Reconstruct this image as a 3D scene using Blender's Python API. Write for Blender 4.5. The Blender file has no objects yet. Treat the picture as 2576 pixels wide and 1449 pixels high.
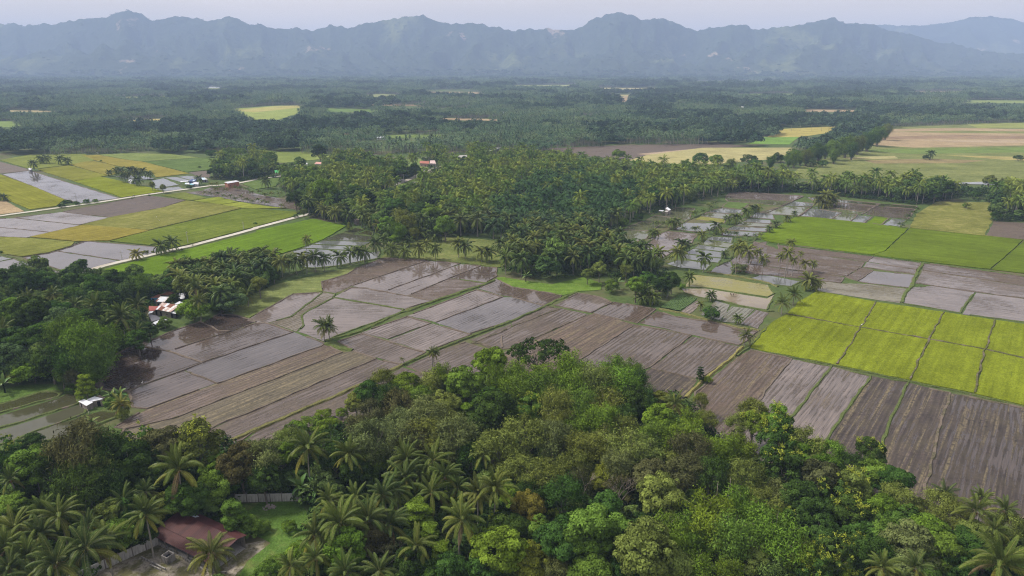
import bpy, bmesh, math, random
import numpy as np
from mathutils import Vector, Matrix

# ------------------------------------------------------------------ camera, sky, sun, exposure
SC = bpy.context.scene
COL = SC.collection
FPX, CAMH = 692.0, 95.0                     # focal length in pixels of a 1024 wide frame, drone height
PITCH = math.atan((288 - 66) / FPX)
cam = bpy.data.cameras.new('camera'); cam.sensor_width = 36.0
cam.lens = 36.0 * FPX / 1024.0
cam.clip_start = 1.0; cam.clip_end = 30000.0
camo = bpy.data.objects.new('camera', cam); COL.objects.link(camo)
camo.location = (0, 0, CAMH); camo.rotation_euler = (math.pi / 2 - PITCH, 0, 0)
SC.camera = camo

SUN_EL, SUN_AZ = math.radians(50), math.radians(-75)     # azimuth from +Y towards +X
world = bpy.data.worlds.new('World'); SC.world = world; world.use_nodes = True
wn, wl = world.node_tree.nodes, world.node_tree.links
wn.clear()
sky = wn.new('ShaderNodeTexSky'); sky.sky_type = 'NISHITA'; sky.sun_disc = False
sky.sun_elevation = SUN_EL; sky.sun_rotation = SUN_AZ; sky.dust_density = 6.0; sky.air_density = 1.0
bg1 = wn.new('ShaderNodeBackground'); bg1.inputs['Strength'].default_value = 0.05
wl.new(sky.outputs[0], bg1.inputs['Color'])
tc = wn.new('ShaderNodeTexCoord')                         # even overcast veil, brighter overhead (CIE overcast), soft cloud bands
sep = wn.new('ShaderNodeSeparateXYZ'); wl.new(tc.outputs['Generated'], sep.inputs[0])
rmp = wn.new('ShaderNodeValToRGB'); wl.new(sep.outputs['Z'], rmp.inputs[0])
e = rmp.color_ramp.elements
e[0].position = 0.0; e[0].color = (1.05, 0.90, 0.815, 1)
e[1].position = 0.85; e[1].color = (0.70, 0.69, 0.71, 1)
mp = wn.new('ShaderNodeMapping'); mp.inputs['Scale'].default_value = (1.2, 1.2, 9.0); wl.new(tc.outputs['Generated'], mp.inputs[0])
nz = wn.new('ShaderNodeTexNoise'); nz.inputs['Scale'].default_value = 1.6; nz.inputs['Detail'].default_value = 5; wl.new(mp.outputs[0], nz.inputs[0])
mr = wn.new('ShaderNodeMapRange'); mr.inputs[1].default_value = 0.3; mr.inputs[2].default_value = 0.7; mr.inputs[3].default_value = 0.88; mr.inputs[4].default_value = 1.09
wl.new(nz.outputs[0], mr.inputs[0])
mx = wn.new('ShaderNodeVectorMath'); mx.operation = 'SCALE'; wl.new(rmp.outputs[0], mx.inputs[0]); wl.new(mr.outputs[0], mx.inputs['Scale'])
bg2 = wn.new('ShaderNodeBackground'); bg2.inputs['Strength'].default_value = 0.82; wl.new(mx.outputs[0], bg2.inputs['Color'])
ad = wn.new('ShaderNodeAddShader'); wl.new(bg1.outputs[0], ad.inputs[0]); wl.new(bg2.outputs[0], ad.inputs[1])
wo = wn.new('ShaderNodeOutputWorld'); wl.new(ad.outputs[0], wo.inputs['Surface'])

sun = bpy.data.lights.new('sun', 'SUN'); sun.energy = 4.4; sun.angle = math.radians(10); sun.color = (1.0, 0.95, 0.87)
suno = bpy.data.objects.new('sun', sun); COL.objects.link(suno)
sd = Vector((math.sin(SUN_AZ) * math.cos(SUN_EL), math.cos(SUN_AZ) * math.cos(SUN_EL), math.sin(SUN_EL)))
suno.rotation_euler = sd.to_track_quat('Z', 'Y').to_euler(); suno.location = (0, 0, 400)

SC.view_settings.view_transform = 'Standard'; SC.view_settings.look = 'None'
SC.view_settings.exposure = 0.0; SC.view_settings.gamma = 1.0; SC.view_settings.use_curve_mapping = False
SC.render.engine = 'CYCLES'
SC.cycles.max_bounces = 6; SC.cycles.diffuse_bounces = 2; SC.cycles.glossy_bounces = 2; SC.cycles.transmission_bounces = 4
SC.cycles.transparent_max_bounces = 6; SC.cycles.volume_bounces = 1; SC.cycles.use_denoising = True; SC.cycles.denoising_prefilter = 'NONE'; SC.cycles.pixel_filter_type = 'BLACKMAN_HARRIS'; SC.cycles.filter_width = 1.15
SC.cycles.caustics_reflective = False; SC.cycles.caustics_refractive = False
SC.cycles.sample_clamp_indirect = 2.5; SC.cycles.sample_clamp_direct = 4.0

# ------------------------------------------------------------------ pixel -> ground helpers (full view is 2576 x 1449, tiles are enlarged 4x)
TILE = {}
for r_, row in enumerate(('ABCD', 'EFGH', 'IJKL')):
    for c_, ch in enumerate(row):
        TILE[ch] = (644.0 * c_, 362.25 + 362.25 * r_)
def tv(t, x, y):
    if t == 'V': return (x, y)
    o = TILE[t]; return (o[0] + x / 4.0, o[1] + y / 4.0)
def rayv(vx, vy):
    a = (vx * 1024 / 2576 - 512) / FPX; b = -(vy * 576 / 1449 - 288) / FPX
    return (a, math.cos(PITCH) + b * math.sin(PITCH), -math.sin(PITCH) + b * math.cos(PITCH))
def gv(vx, vy, z=0.0):
    d = rayv(vx, vy); t = (z - CAMH) / d[2]
    return (d[0] * t, d[1] * t)
def G(t, x, y, z=0.0):
    return gv(*tv(t, x, y), z)
def depth_of(x, y, z):
    return y * math.cos(PITCH) - (z - CAMH) * math.sin(PITCH)
def project(x, y, z):
    d = depth_of(x, y, z); u = y * math.sin(PITCH) + (z - CAMH) * math.cos(PITCH)
    return (512 + FPX * x / d) * 2576 / 1024, (288 - FPX * u / d) * 1449 / 576
def zv(box, zw, x, y):                       # a point of an enlarged crop of the photograph, in full view units
    s = (box[2] - box[0]) / zw
    return ((box[0] + x * s) / 1.590062, (box[1] + y * s) / 1.590062)

# ------------------------------------------------------------------ numpy noise
_rng = np.random.RandomState(5)
_perm = _rng.permutation(512)
_grad = _rng.rand(512) * 2 * np.pi
def pnoise(x, y):
    xi = np.floor(x).astype(int); yi = np.floor(y).astype(int); xf = x - xi; yf = y - yi
    def g(ix, iy, dx, dy):
        a = _grad[_perm[(ix + _perm[iy % 512]) % 512]]
        return np.cos(a) * dx + np.sin(a) * dy
    u = xf * xf * xf * (xf * (xf * 6 - 15) + 10); v = yf * yf * yf * (yf * (yf * 6 - 15) + 10)
    n00 = g(xi, yi, xf, yf); n10 = g(xi + 1, yi, xf - 1, yf); n01 = g(xi, yi + 1, xf, yf - 1); n11 = g(xi + 1, yi + 1, xf - 1, yf - 1)
    return ((n00 + u * (n10 - n00)) * (1 - v) + (n01 + u * (n11 - n01)) * v) * 1.5
def fbm(x, y, o=4):
    s = 0; a = 0.5
    for k in range(o): s = s + a * pnoise(x * 2 ** k + 17.3 * k, y * 2 ** k + 9.1 * k); a *= 0.5
    return s

# ------------------------------------------------------------------ object helpers
def link(o, parent=None):
    COL.objects.link(o)
    if parent is not None: o.parent = parent
    return o
def mobj(name, me, mat=None, parent=None, loc=None, color=None):
    if mat is not None and not me.materials: me.materials.append(mat)
    o = bpy.data.objects.new(name, me)
    if loc is not None: o.location = loc
    if color is not None: o.color = tuple(color[:3]) + ((color[3] if len(color) > 3 else 1.0),)
    return link(o, parent)
def empty(name, loc, rz=0.0):
    o = bpy.data.objects.new(name, None); o.empty_display_size = 0.5
    o.location = loc; o.rotation_euler = (0, 0, rz)
    return link(o)
def tag(o, label, cat, group=None):
    o['label'] = label; o['category'] = cat
    if group: o['group'] = group
    return o
def struct(o, label=None):
    o['kind'] = 'structure'
    if label: o['label'] = label
    return o
def pydata(name, v, f, mat=None):
    me = bpy.data.meshes.new(name); me.from_pydata([tuple(p) for p in v], [], f); me.update()
    if mat is not None: me.materials.append(mat)
    return me
def boxdata(x0, x1, y0, y1, z0, z1):
    v = [(x0, y0, z0), (x1, y0, z0), (x1, y1, z0), (x0, y1, z0), (x0, y0, z1), (x1, y0, z1), (x1, y1, z1), (x0, y1, z1)]
    f = [(0, 3, 2, 1), (4, 5, 6, 7), (0, 1, 5, 4), (1, 2, 6, 5), (2, 3, 7, 6), (3, 0, 4, 7)]
    return v, f
class MB:
    def __init__(s): s.v = []; s.f = []
    def add(s, v, f):
        n = len(s.v); s.v += [tuple(p) for p in v]; s.f += [tuple(i + n for i in q) for q in f]; return s
    def box(s, *a): return s.add(*boxdata(*a))
    def tube(s, pts, rad, n=7, cap=True):
        rings = []
        for i, p in enumerate(pts):
            p = Vector(p); d = (Vector(pts[min(i + 1, len(pts) - 1)]) - Vector(pts[max(i - 1, 0)])).normalized()
            a = d.orthogonal().normalized() if abs(d.z) < 0.98 else Vector((1, 0, 0)).cross(d).normalized()
            b = d.cross(a)
            if not rings: a0 = a
            else:
                a = (a0 - d * a0.dot(d)); a = a.normalized() if a.length > 1e-4 else d.orthogonal().normalized(); a0 = a; b = d.cross(a)
            rings.append([p + (a * math.cos(2 * math.pi * k / n) + b * math.sin(2 * math.pi * k / n)) * rad[i] for k in range(n)])
        base = len(s.v)
        for r in rings: s.v += [tuple(q) for q in r]
        for i in range(len(rings) - 1):
            for k in range(n):
                k2 = (k + 1) % n
                s.f.append((base + i * n + k, base + i * n + k2, base + (i + 1) * n + k2, base + (i + 1) * n + k))
        if cap: s.f.append(tuple(base + (len(rings) - 1) * n + k for k in range(n)))
        return s
    def mesh(s, name, mat=None, smooth=False):
        me = pydata(name, s.v, s.f, mat)
        if smooth: me.polygons.foreach_set('use_smooth', [True] * len(me.polygons))
        return me

# ------------------------------------------------------------------ materials
class NT:
    def __init__(s, name):
        s.m = bpy.data.materials.new(name); s.m.use_nodes = True
        s.t = s.m.node_tree; s.t.nodes.clear()
        s.out = s.t.nodes.new('ShaderNodeOutputMaterial')
    def n(s, typ, ins=None, **kw):
        nd = s.t.nodes.new(typ)
        for k, v in kw.items(): setattr(nd, k, v)
        for k, v in (ins or {}).items(): s.set(nd.inputs[k], v)
        return nd
    def set(s, sock, v):
        if isinstance(v, bpy.types.NodeSocket): s.t.links.new(v, sock)
        elif isinstance(v, bpy.types.Node): s.t.links.new(v.outputs[0], sock)
        else: sock.default_value = v
    def math(s, op, a, b=None, c=None, clamp=False):
        nd = s.t.nodes.new('ShaderNodeMath'); nd.operation = op; nd.use_clamp = clamp
        s.set(nd.inputs[0], a)
        if b is not None: s.set(nd.inputs[1], b)
        if c is not None: s.set(nd.inputs[2], c)
        return nd.outputs[0]
    def noise(s, vec, scale, detail=3, rough=0.55):
        nd = s.n('ShaderNodeTexNoise', {'Vector': vec, 'Scale': scale, 'Detail': detail, 'Roughness': rough}); return nd.outputs[0]
    def rng(s, v, a, b, c, d, smooth=False):
        nd = s.n('ShaderNodeMapRange', {0: v, 1: a, 2: b, 3: c, 4: d}); nd.clamp = True
        if smooth: nd.interpolation_type = 'SMOOTHSTEP'
        return nd.outputs[0]
    def mix(s, f, a, b, mode='MIX'):
        nd = s.t.nodes.new('ShaderNodeMix'); nd.data_type = 'RGBA'; nd.blend_type = mode
        s.set(nd.inputs[0], f); s.set(nd.inputs[6], a); s.set(nd.inputs[7], b); return nd.outputs[2]
    def scale(s, col, f):
        nd = s.t.nodes.new('ShaderNodeVectorMath'); nd.operation = 'SCALE'; s.set(nd.inputs[0], col); s.set(nd.inputs['Scale'], f); return nd.outputs[0]
    def stretch(s, vec, sc):
        nd = s.n('ShaderNodeMapping', {'Vector': vec, 'Scale': sc}); return nd.outputs[0]
    def bsdf(s, col, rough=0.8, spec=0.3, bump=None, bstr=0.3, bdist=0.1, **kw):
        nd = s.n('ShaderNodeBsdfPrincipled', {'Base Color': col, 'Roughness': rough, 'Specular IOR Level': spec})
        for k, v in kw.items(): s.set(nd.inputs[k.replace('_', ' ')], v)
        if bump is not None:
            b = s.n('ShaderNodeBump', {'Height': bump, 'Strength': bstr, 'Distance': bdist}); s.t.links.new(b.outputs[0], nd.inputs['Normal'])
        s.t.links.new(nd.outputs[0], s.out.inputs['Surface']); return nd
def rgb(*c): return (c[0], c[1], c[2], 1.0)

MAT = {}
def build_materials():
    # wet ploughed mud: colour = object colour, alpha = wetness, pass index = stubble per cent
    m = NT('ploughed_mud'); oi = m.n('ShaderNodeObjectInfo'); uv = m.n('ShaderNodeUVMap'); obv = m.n('ShaderNodeTexCoord').outputs['Object']
    w1 = m.stretch(uv.outputs[0], (0.035, 0.75, 1)); w2 = m.stretch(uv.outputs[0], (0.016, 0.62, 1)); w3 = m.stretch(uv.outputs[0], (0.10, 2.6, 1))
    n1 = m.noise(w1, 1.0, 4); n1b = m.noise(w2, 1.0, 3); n1c = m.noise(w3, 1.0, 3)
    n2 = m.noise(obv, 0.045, 5, 0.6); n3 = m.noise(obv, 0.9, 4, 0.65); n4 = m.noise(obv, 0.14, 4)
    vy = m.n('ShaderNodeSeparateXYZ', {0: uv.outputs[0]}).outputs[1]
    fur = m.math('SINE', m.math('ADD', m.math('MULTIPLY', vy, 4.1), m.math('MULTIPLY', m.noise(m.stretch(uv.outputs[0], (0.02, 0.12, 1)), 1.0, 3), 22.0)))
    s = m.math('ADD', m.math('MULTIPLY', n2, 1.15), m.math('MULTIPLY', n1, 0.62))
    s = m.math('ADD', s, m.math('MULTIPLY', n3, 0.42)); s = m.math('ADD', s, m.math('ADD', m.math('MULTIPLY', n1c, 0.42), m.math('MULTIPLY', fur, 0.12))); s = m.math('ADD', s, m.math('MULTIPLY', n4, 0.45))
    s = m.math('ADD', s, m.math('MULTIPLY', m.math('SUBTRACT', oi.outputs['Alpha'], 0.60), 1.15))
    wet = m.rng(s, 1.38, 1.48, 0, 1, True)
    dry = m.scale(oi.outputs['Color'], m.math('MULTIPLY', m.rng(n3, 0.25, 0.75, 0.5, 1.4), m.math('MULTIPLY', m.rng(n1, 0.32, 0.68, 0.62, 1.3), m.rng(n1c, 0.35, 0.65, 0.7, 1.25))))
    dry = m.scale(dry, m.rng(fur, -1, 1, 0.74, 1.22))
    dry = m.mix(m.rng(n4, 0.4, 0.7, 0, 0.35), dry, (0.105, 0.085, 0.045, 1))
    stub = m.math('MULTIPLY', m.rng(n1b, 0.52, 0.62, 0, 1), m.rng(n3, 0.36, 0.56, 0, 1))
    stub = m.math('MULTIPLY', stub, m.rng(n1c, 0.42, 0.52, 0.25, 1))
    stub = m.math('MULTIPLY', stub, m.math('MULTIPLY', oi.outputs['Object Index'], 0.01), clamp=True)
    dry = m.mix(stub, dry, (0.225, 0.18, 0.095, 1))
    wcol = m.mix(m.rng(n2, 0.35, 0.65, 0, 1), m.scale(oi.outputs['Color'], 0.75), m.scale(oi.outputs['Color'], 1.15))
    wcol = m.scale(wcol, m.math('MULTIPLY', m.rng(n1c, 0.36, 0.64, 0.62, 1.22), m.rng(fur, -1, 1, 0.86, 1.1)))
    col = m.mix(wet, dry, wcol)
    rough = m.rng(wet, 0, 1, 0.75, 0.06)
    hb = m.math('ADD', m.math('MULTIPLY', n3, 0.7), m.math('MULTIPLY', n1, 0.6))
    hb = m.math('MULTIPLY', hb, m.rng(wet, 0, 1, 1, 0.04))
    m.bsdf(col, rough, 0.5, hb, 0.55, 0.30, IOR=1.42); MAT['mud'] = m.m
    # standing water over silt: colour = object colour, alpha = share of scum / algae
    m = NT('paddy_water'); oi = m.n('ShaderNodeObjectInfo'); obv = m.n('ShaderNodeTexCoord').outputs['Object']; uv = m.n('ShaderNodeUVMap')
    n1 = m.noise(obv, 0.05, 4); n2 = m.noise(obv, 0.7, 4, 0.65); n3 = m.noise(m.stretch(uv.outputs[0], (0.06, 0.9, 1)), 1.0, 4)
    col = m.scale(oi.outputs['Color'], m.rng(n1, 0.3, 0.7, 0.75, 1.25))
    a = m.math('ADD', m.math('MULTIPLY', n2, 0.5), m.math('ADD', m.math('MULTIPLY', n1, 0.7), m.math('MULTIPLY', n3, 0.7)))
    al = m.rng(m.math('ADD', a, oi.outputs['Alpha']), 1.42, 1.62, 0, 1, True)
    col = m.mix(al, col, m.mix(n2, (0.16, 0.15, 0.055, 1), (0.27, 0.25, 0.085, 1)))
    rp = m.noise(m.stretch(obv, (0.8, 1.6, 1)), 2.0, 2)
    m.bsdf(col, m.rng(al, 0, 1, 0.04, 0.7), 0.5, rp, 0.03, 0.05, IOR=1.36); MAT['water'] = m.m
    # standing crop / pasture
    m = NT('crop'); oi = m.n('ShaderNodeObjectInfo'); uv = m.n('ShaderNodeUVMap'); obv = m.n('ShaderNodeTexCoord').outputs['Object']
    n1 = m.noise(obv, 0.035, 4); n2 = m.noise(obv, 0.25, 4, 0.6); n3 = m.noise(obv, 2.2, 3, 0.7); n4 = m.noise(m.stretch(uv.outputs[0], (0.02, 0.5, 1)), 1.0, 3)
    n5 = m.noise(m.stretch(uv.outputs[0], (0.12, 0.5, 1)), 1.0, 4)
    k = m.math('MULTIPLY', m.rng(n1, 0.3, 0.7, 0.82, 1.18), m.rng(n2, 0.3, 0.7, 0.88, 1.12))
    k = m.math('MULTIPLY', k, m.rng(n3, 0.3, 0.7, 0.66, 1.36)); k = m.math('MULTIPLY', k, m.rng(n4, 0.35, 0.65, 0.85, 1.15))
    col = m.scale(oi.outputs['Color'], k)
    pat = m.math('MULTIPLY', m.rng(m.math('ADD', n2, m.math('MULTIPLY', n1, 0.7)), 0.86, 1.06, 0, 1), m.math('SUBTRACT', 1.0, oi.outputs['Alpha']))
    col = m.mix(pat, col, (0.30, 0.25, 0.11, 1))
    dk = m.math('MULTIPLY', m.rng(n5, 0.62, 0.70, 0, 0.55), m.rng(n3, 0.35, 0.6, 0, 1))
    col = m.mix(dk, col, m.mix(0.5, m.scale(oi.outputs['Color'], 0.45), (0.05, 0.10, 0.02, 1)))
    m.bsdf(col, 0.9, 0.0, m.math('ADD', n3, m.math('MULTIPLY', n4, 0.6)), 0.8, 0.4); MAT['crop'] = m.m
    # grassy or muddy bund: colour = object colour, alpha = share of bare earth
    m = NT('bund'); oi = m.n('ShaderNodeObjectInfo'); obv = m.n('ShaderNodeTexCoord').outputs['Object']
    n1 = m.noise(obv, 0.35, 4); n2 = m.noise(obv, 2.5, 3)
    col = m.scale(oi.outputs['Color'], m.rng(n2, 0.3, 0.7, 0.6, 1.4))
    bare = m.rng(m.math('ADD', n1, m.math('MULTIPLY', m.math('SUBTRACT', oi.outputs['Alpha'], 0.5), 0.9)), 0.46, 0.56, 0, 1)
    col = m.mix(bare, col, m.mix(n2, (0.10, 0.078, 0.06, 1), (0.19, 0.155, 0.125, 1)))
    m.bsdf(col, 0.95, 0.1, n2, 0.7, 0.3); MAT['bund'] = m.m
    # open ground: leaf litter, scrub and grass
    m = NT('open_ground'); obv = m.n('ShaderNodeTexCoord').outputs['Object']
    n1 = m.noise(obv, 0.03, 5, 0.6); n2 = m.noise(obv, 0.4, 4, 0.6); n3 = m.noise(obv, 0.004, 4)
    g = m.mix(m.rng(n2, 0.35, 0.65, 0, 1), (0.045, 0.075, 0.02, 1), (0.085, 0.125, 0.035, 1))
    g = m.mix(m.rng(n1, 0.50, 0.62, 0, 0.8), g, (0.125, 0.105, 0.06, 1))
    g = m.mix(m.rng(n3, 0.45, 0.6, 0, 0.5), g, (0.08, 0.105, 0.035, 1))
    m.bsdf(g, 0.95, 0.1, n2, 0.6, 0.5); MAT['ground'] = m.m
    # plain coloured matt surfaces with wear: colour = object colour, alpha = dirt
    m = NT('weathered'); oi = m.n('ShaderNodeObjectInfo'); obv = m.n('ShaderNodeTexCoord').outputs['Object']
    n1 = m.noise(obv, 0.8, 5, 0.65); n2 = m.noise(m.stretch(obv, (3, 3, 0.5)), 1.0, 4)
    d = m.rng(m.math('ADD', m.math('MULTIPLY', n1, 0.6), m.math('MULTIPLY', n2, 0.5)), 0.50, 0.68, 0, 1)
    d = m.math('MULTIPLY', d, m.math('SUBTRACT', 1.0, oi.outputs['Alpha']))
    col = m.mix(d, m.scale(oi.outputs['Color'], m.rng(n1, 0.3, 0.7, 0.85, 1.12)), (0.055, 0.048, 0.042, 1))
    m.bsdf(col, 0.85, 0.2, n1, 0.3, 0.05); MAT['weathered'] = m.m
    # galvanised / painted roofing iron: colour = object colour, alpha = 1 - rust
    m = NT('roofing_iron'); oi = m.n('ShaderNodeObjectInfo'); obv = m.n('ShaderNodeTexCoord').outputs['Object']
    n1 = m.noise(m.stretch(obv, (2.5, 0.7, 0.7)), 1.0, 5, 0.65); n2 = m.noise(obv, 3.0, 4)
    r = m.rng(m.math('ADD', n1, m.math('MULTIPLY', m.math('SUBTRACT', 0.5, oi.outputs['Alpha']), 0.8)), 0.42, 0.58, 0, 1)
    col = m.mix(r, m.scale(oi.outputs['Color'], m.rng(n2, 0.3, 0.7, 0.88, 1.1)), m.mix(n2, (0.10, 0.035, 0.022, 1), (0.26, 0.11, 0.07, 1)))
    m.bsdf(col, m.rng(r, 0, 1, 0.5, 0.85), 0.22, n2, 0.1, 0.02); MAT['iron'] = m.m
    # gravel / concrete road
    m = NT('gravel_road'); obv = m.n('ShaderNodeTexCoord').outputs['Object']
    n1 = m.noise(obv, 0.5, 5, 0.65); n2 = m.noise(obv, 0.06, 3)
    col = m.mix(m.rng(n1, 0.3, 0.7, 0, 1), (0.36, 0.33, 0.28, 1), (0.56, 0.53, 0.47, 1))
    col = m.mix(m.rng(n2, 0.52, 0.66, 0, 0.5), col, (0.30, 0.25, 0.18, 1))
    m.bsdf(col, 0.9, 0.15, n1, 0.4, 0.08); MAT['road'] = m.m
    # yard soil
    m = NT('yard_soil'); obv = m.n('ShaderNodeTexCoord').outputs['Object']
    n1 = m.noise(obv, 0.35, 5, 0.65); n2 = m.noise(obv, 1.6, 4, 0.6)
    col = m.mix(m.rng(n1, 0.40, 0.56, 0, 1), (0.30, 0.265, 0.215, 1), (0.12, 0.115, 0.05, 1))
    col = m.mix(m.rng(n2, 0.5, 0.66, 0, 0.7), col, (0.07, 0.058, 0.045, 1))
    m.bsdf(col, 0.95, 0.1, n2, 0.5, 0.15); MAT['yard'] = m.m
    # leaves: colour = object colour; var = leaf to leaf difference; flush = young yellow shoots
    def leafmat(name, src, gl=0.10, tr=0.10):
        m = NT(name)
        base = m.n('ShaderNodeObjectInfo')
        var = m.n('ShaderNodeAttribute', attribute_name='var', attribute_type='GEOMETRY').outputs['Fac']
        fl = m.n('ShaderNodeAttribute', attribute_name='flush', attribute_type='GEOMETRY').outputs['Fac']
        if src == 'object': col = base.outputs['Color']
        else:
            rp = m.n('ShaderNodeValToRGB', {0: base.outputs['Random']}); els = rp.color_ramp.elements
            while len(els) < len(src): els.new(0.5)
            for i, c in enumerate(src): els[i].position = i / (len(src) - 1); els[i].color = rgb(*c)
            col = rp.outputs[0]
        c2 = m.scale(col, m.rng(var, 0, 1, 0.32, 2.3))
        c2 = m.mix(m.rng(var, 0.6, 1.0, 0, 0.25), c2, m.mix(0.5, c2, (0.17, 0.18, 0.035, 1)))
        c2 = m.mix(fl, c2, (0.36, 0.40, 0.05, 1))
        d = m.n('ShaderNodeBsdfDiffuse', {'Color': c2}); t = m.n('ShaderNodeBsdfTranslucent', {'Color': m.scale(c2, 1.3)})
        x = m.n('ShaderNodeMixShader', {0: tr, 1: d.outputs[0], 2: t.outputs[0]})
        if gl > 0:
            g = m.n('ShaderNodeBsdfGlossy', {'Color': (0.8, 0.8, 0.85, 1), 'Roughness': 0.45})
            lw = m.n('ShaderNodeLayerWeight', {'Blend': 0.15})
            x = m.n('ShaderNodeMixShader', {0: m.math('MULTIPLY', lw.outputs['Fresnel'], gl * 3), 1: x.outputs[0], 2: g.outputs[0]})
        m.t.links.new(x.outputs[0], m.out.inputs['Surface']); return m.m
    MAT['leaf'] = leafmat('foliage', 'object', 0.0)
    MAT['palmleaf'] = leafmat('palm_foliage', 'object', 0.02)
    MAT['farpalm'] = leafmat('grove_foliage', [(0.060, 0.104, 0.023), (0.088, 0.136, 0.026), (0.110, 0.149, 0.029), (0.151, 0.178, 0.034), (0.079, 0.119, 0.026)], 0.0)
    MAT['hazetintpalm'] = leafmat('haze_tinted_grove_foliage', [(0.041, 0.076, 0.043), (0.060, 0.099, 0.050), (0.072, 0.110, 0.053), (0.091, 0.124, 0.057), (0.053, 0.087, 0.048)], 0.0)  # cooler version of the grove leaves, distance haze put into the colour
    MAT['hazetinttree'] = leafmat('haze_tinted_wood_foliage', [(0.025, 0.051, 0.030), (0.041, 0.073, 0.040), (0.062, 0.097, 0.048), (0.034, 0.062, 0.035)], 0.0)  # wood leaves made darker and bluer, far haze painted into the colour
    MAT['oilpalm'] = leafmat('oil_palm_foliage', [(0.030, 0.062, 0.024), (0.040, 0.078, 0.028), (0.048, 0.088, 0.028)], 0.0)
    MAT['fartree'] = leafmat('wood_foliage', [(0.034, 0.063, 0.020), (0.056, 0.098, 0.025), (0.087, 0.137, 0.031), (0.045, 0.078, 0.022), (0.105, 0.147, 0.034), (0.070, 0.104, 0.034)], 0.0)
    MAT['shrub'] = leafmat('undergrowth_foliage', [(0.017, 0.034, 0.011), (0.027, 0.053, 0.013), (0.041, 0.071, 0.017), (0.034, 0.045, 0.017)], 0.0)
    for nm, c0, c1 in (('bark', (0.10, 0.085, 0.07), (0.24, 0.215, 0.18)), ('palmbark', (0.17, 0.155, 0.13), (0.36, 0.33, 0.29)), ('twig', (0.17, 0.14, 0.11), (0.33, 0.285, 0.24))):
        m = NT(nm); obv = m.n('ShaderNodeTexCoord').outputs['Object']
        n = m.noise(m.stretch(obv, (1, 1, 5)), 1.5, 4); m.bsdf(m.mix(n, rgb(*c0), rgb(*c1)), 0.9, 0.1, n, 0.4, 0.05); MAT[nm] = m.m
    m = NT('midrib'); m.bsdf(m.mix(0.45, m.scale(m.n('ShaderNodeObjectInfo').outputs['Color'], 1.7), (0.22, 0.19, 0.05, 1)), 0.6, 0.2); MAT['rib'] = m.m
    m = NT('coconut_husk'); m.bsdf((0.22, 0.115, 0.035, 1), 0.6, 0.3); MAT['nut'] = m.m
    # wooded mountain side
    m = NT('mountain_cover'); obv = m.n('ShaderNodeTexCoord').outputs['Object']
    n1 = m.noise(m.stretch(obv, (1, 0.5, 1.2)), 0.0016, 6, 0.62); n2 = m.noise(obv, 0.02, 5, 0.7); n3 = m.noise(m.stretch(obv, (1, 0.4, 1)), 0.0030, 4, 0.6)
    col = m.mix(m.rng(n2, 0.3, 0.7, 0, 1), (0.018, 0.030, 0.018, 1), (0.052, 0.070, 0.034, 1))
    gr = m.math('MULTIPLY', m.rng(n1, 0.55, 0.64, 0, 1), m.rng(n2, 0.35, 0.55, 0.3, 1))
    col = m.mix(m.math('MULTIPLY', gr, 0.65), col, (0.16, 0.18, 0.065, 1))
    col = m.mix(m.math('MULTIPLY', m.rng(n3, 0.655, 0.70, 0, 1), m.rng(n2, 0.4, 0.5, 0, 1)), col, (0.34, 0.26, 0.19, 1))
    m.bsdf(col, 0.95, 0.05, n2, 1.0, 14.0); MAT['mount'] = m.m
    m = NT('brickwork'); obv = m.n('ShaderNodeTexCoord').outputs['Object']
    n1 = m.noise(obv, 4, 3); m.bsdf(m.mix(n1, (0.30, 0.12, 0.075, 1), (0.42, 0.20, 0.13, 1)), 0.9, 0.1); MAT['brick'] = m.m
    m = NT('dark_opening'); m.bsdf((0.012, 0.012, 0.014, 1), 0.7, 0.2); MAT['dark'] = m.m
build_materials()

# ------------------------------------------------------------------ ground and mountains
me = pydata('ground', [(-9300, -500, 0), (9300, -500, 0), (9300, 11000, 0), (-9300, 11000, 0)], [(0, 1, 2, 3)], MAT['ground'])
struct(mobj('ground', me), 'wide flat green valley floor between fields and groves')

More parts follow.
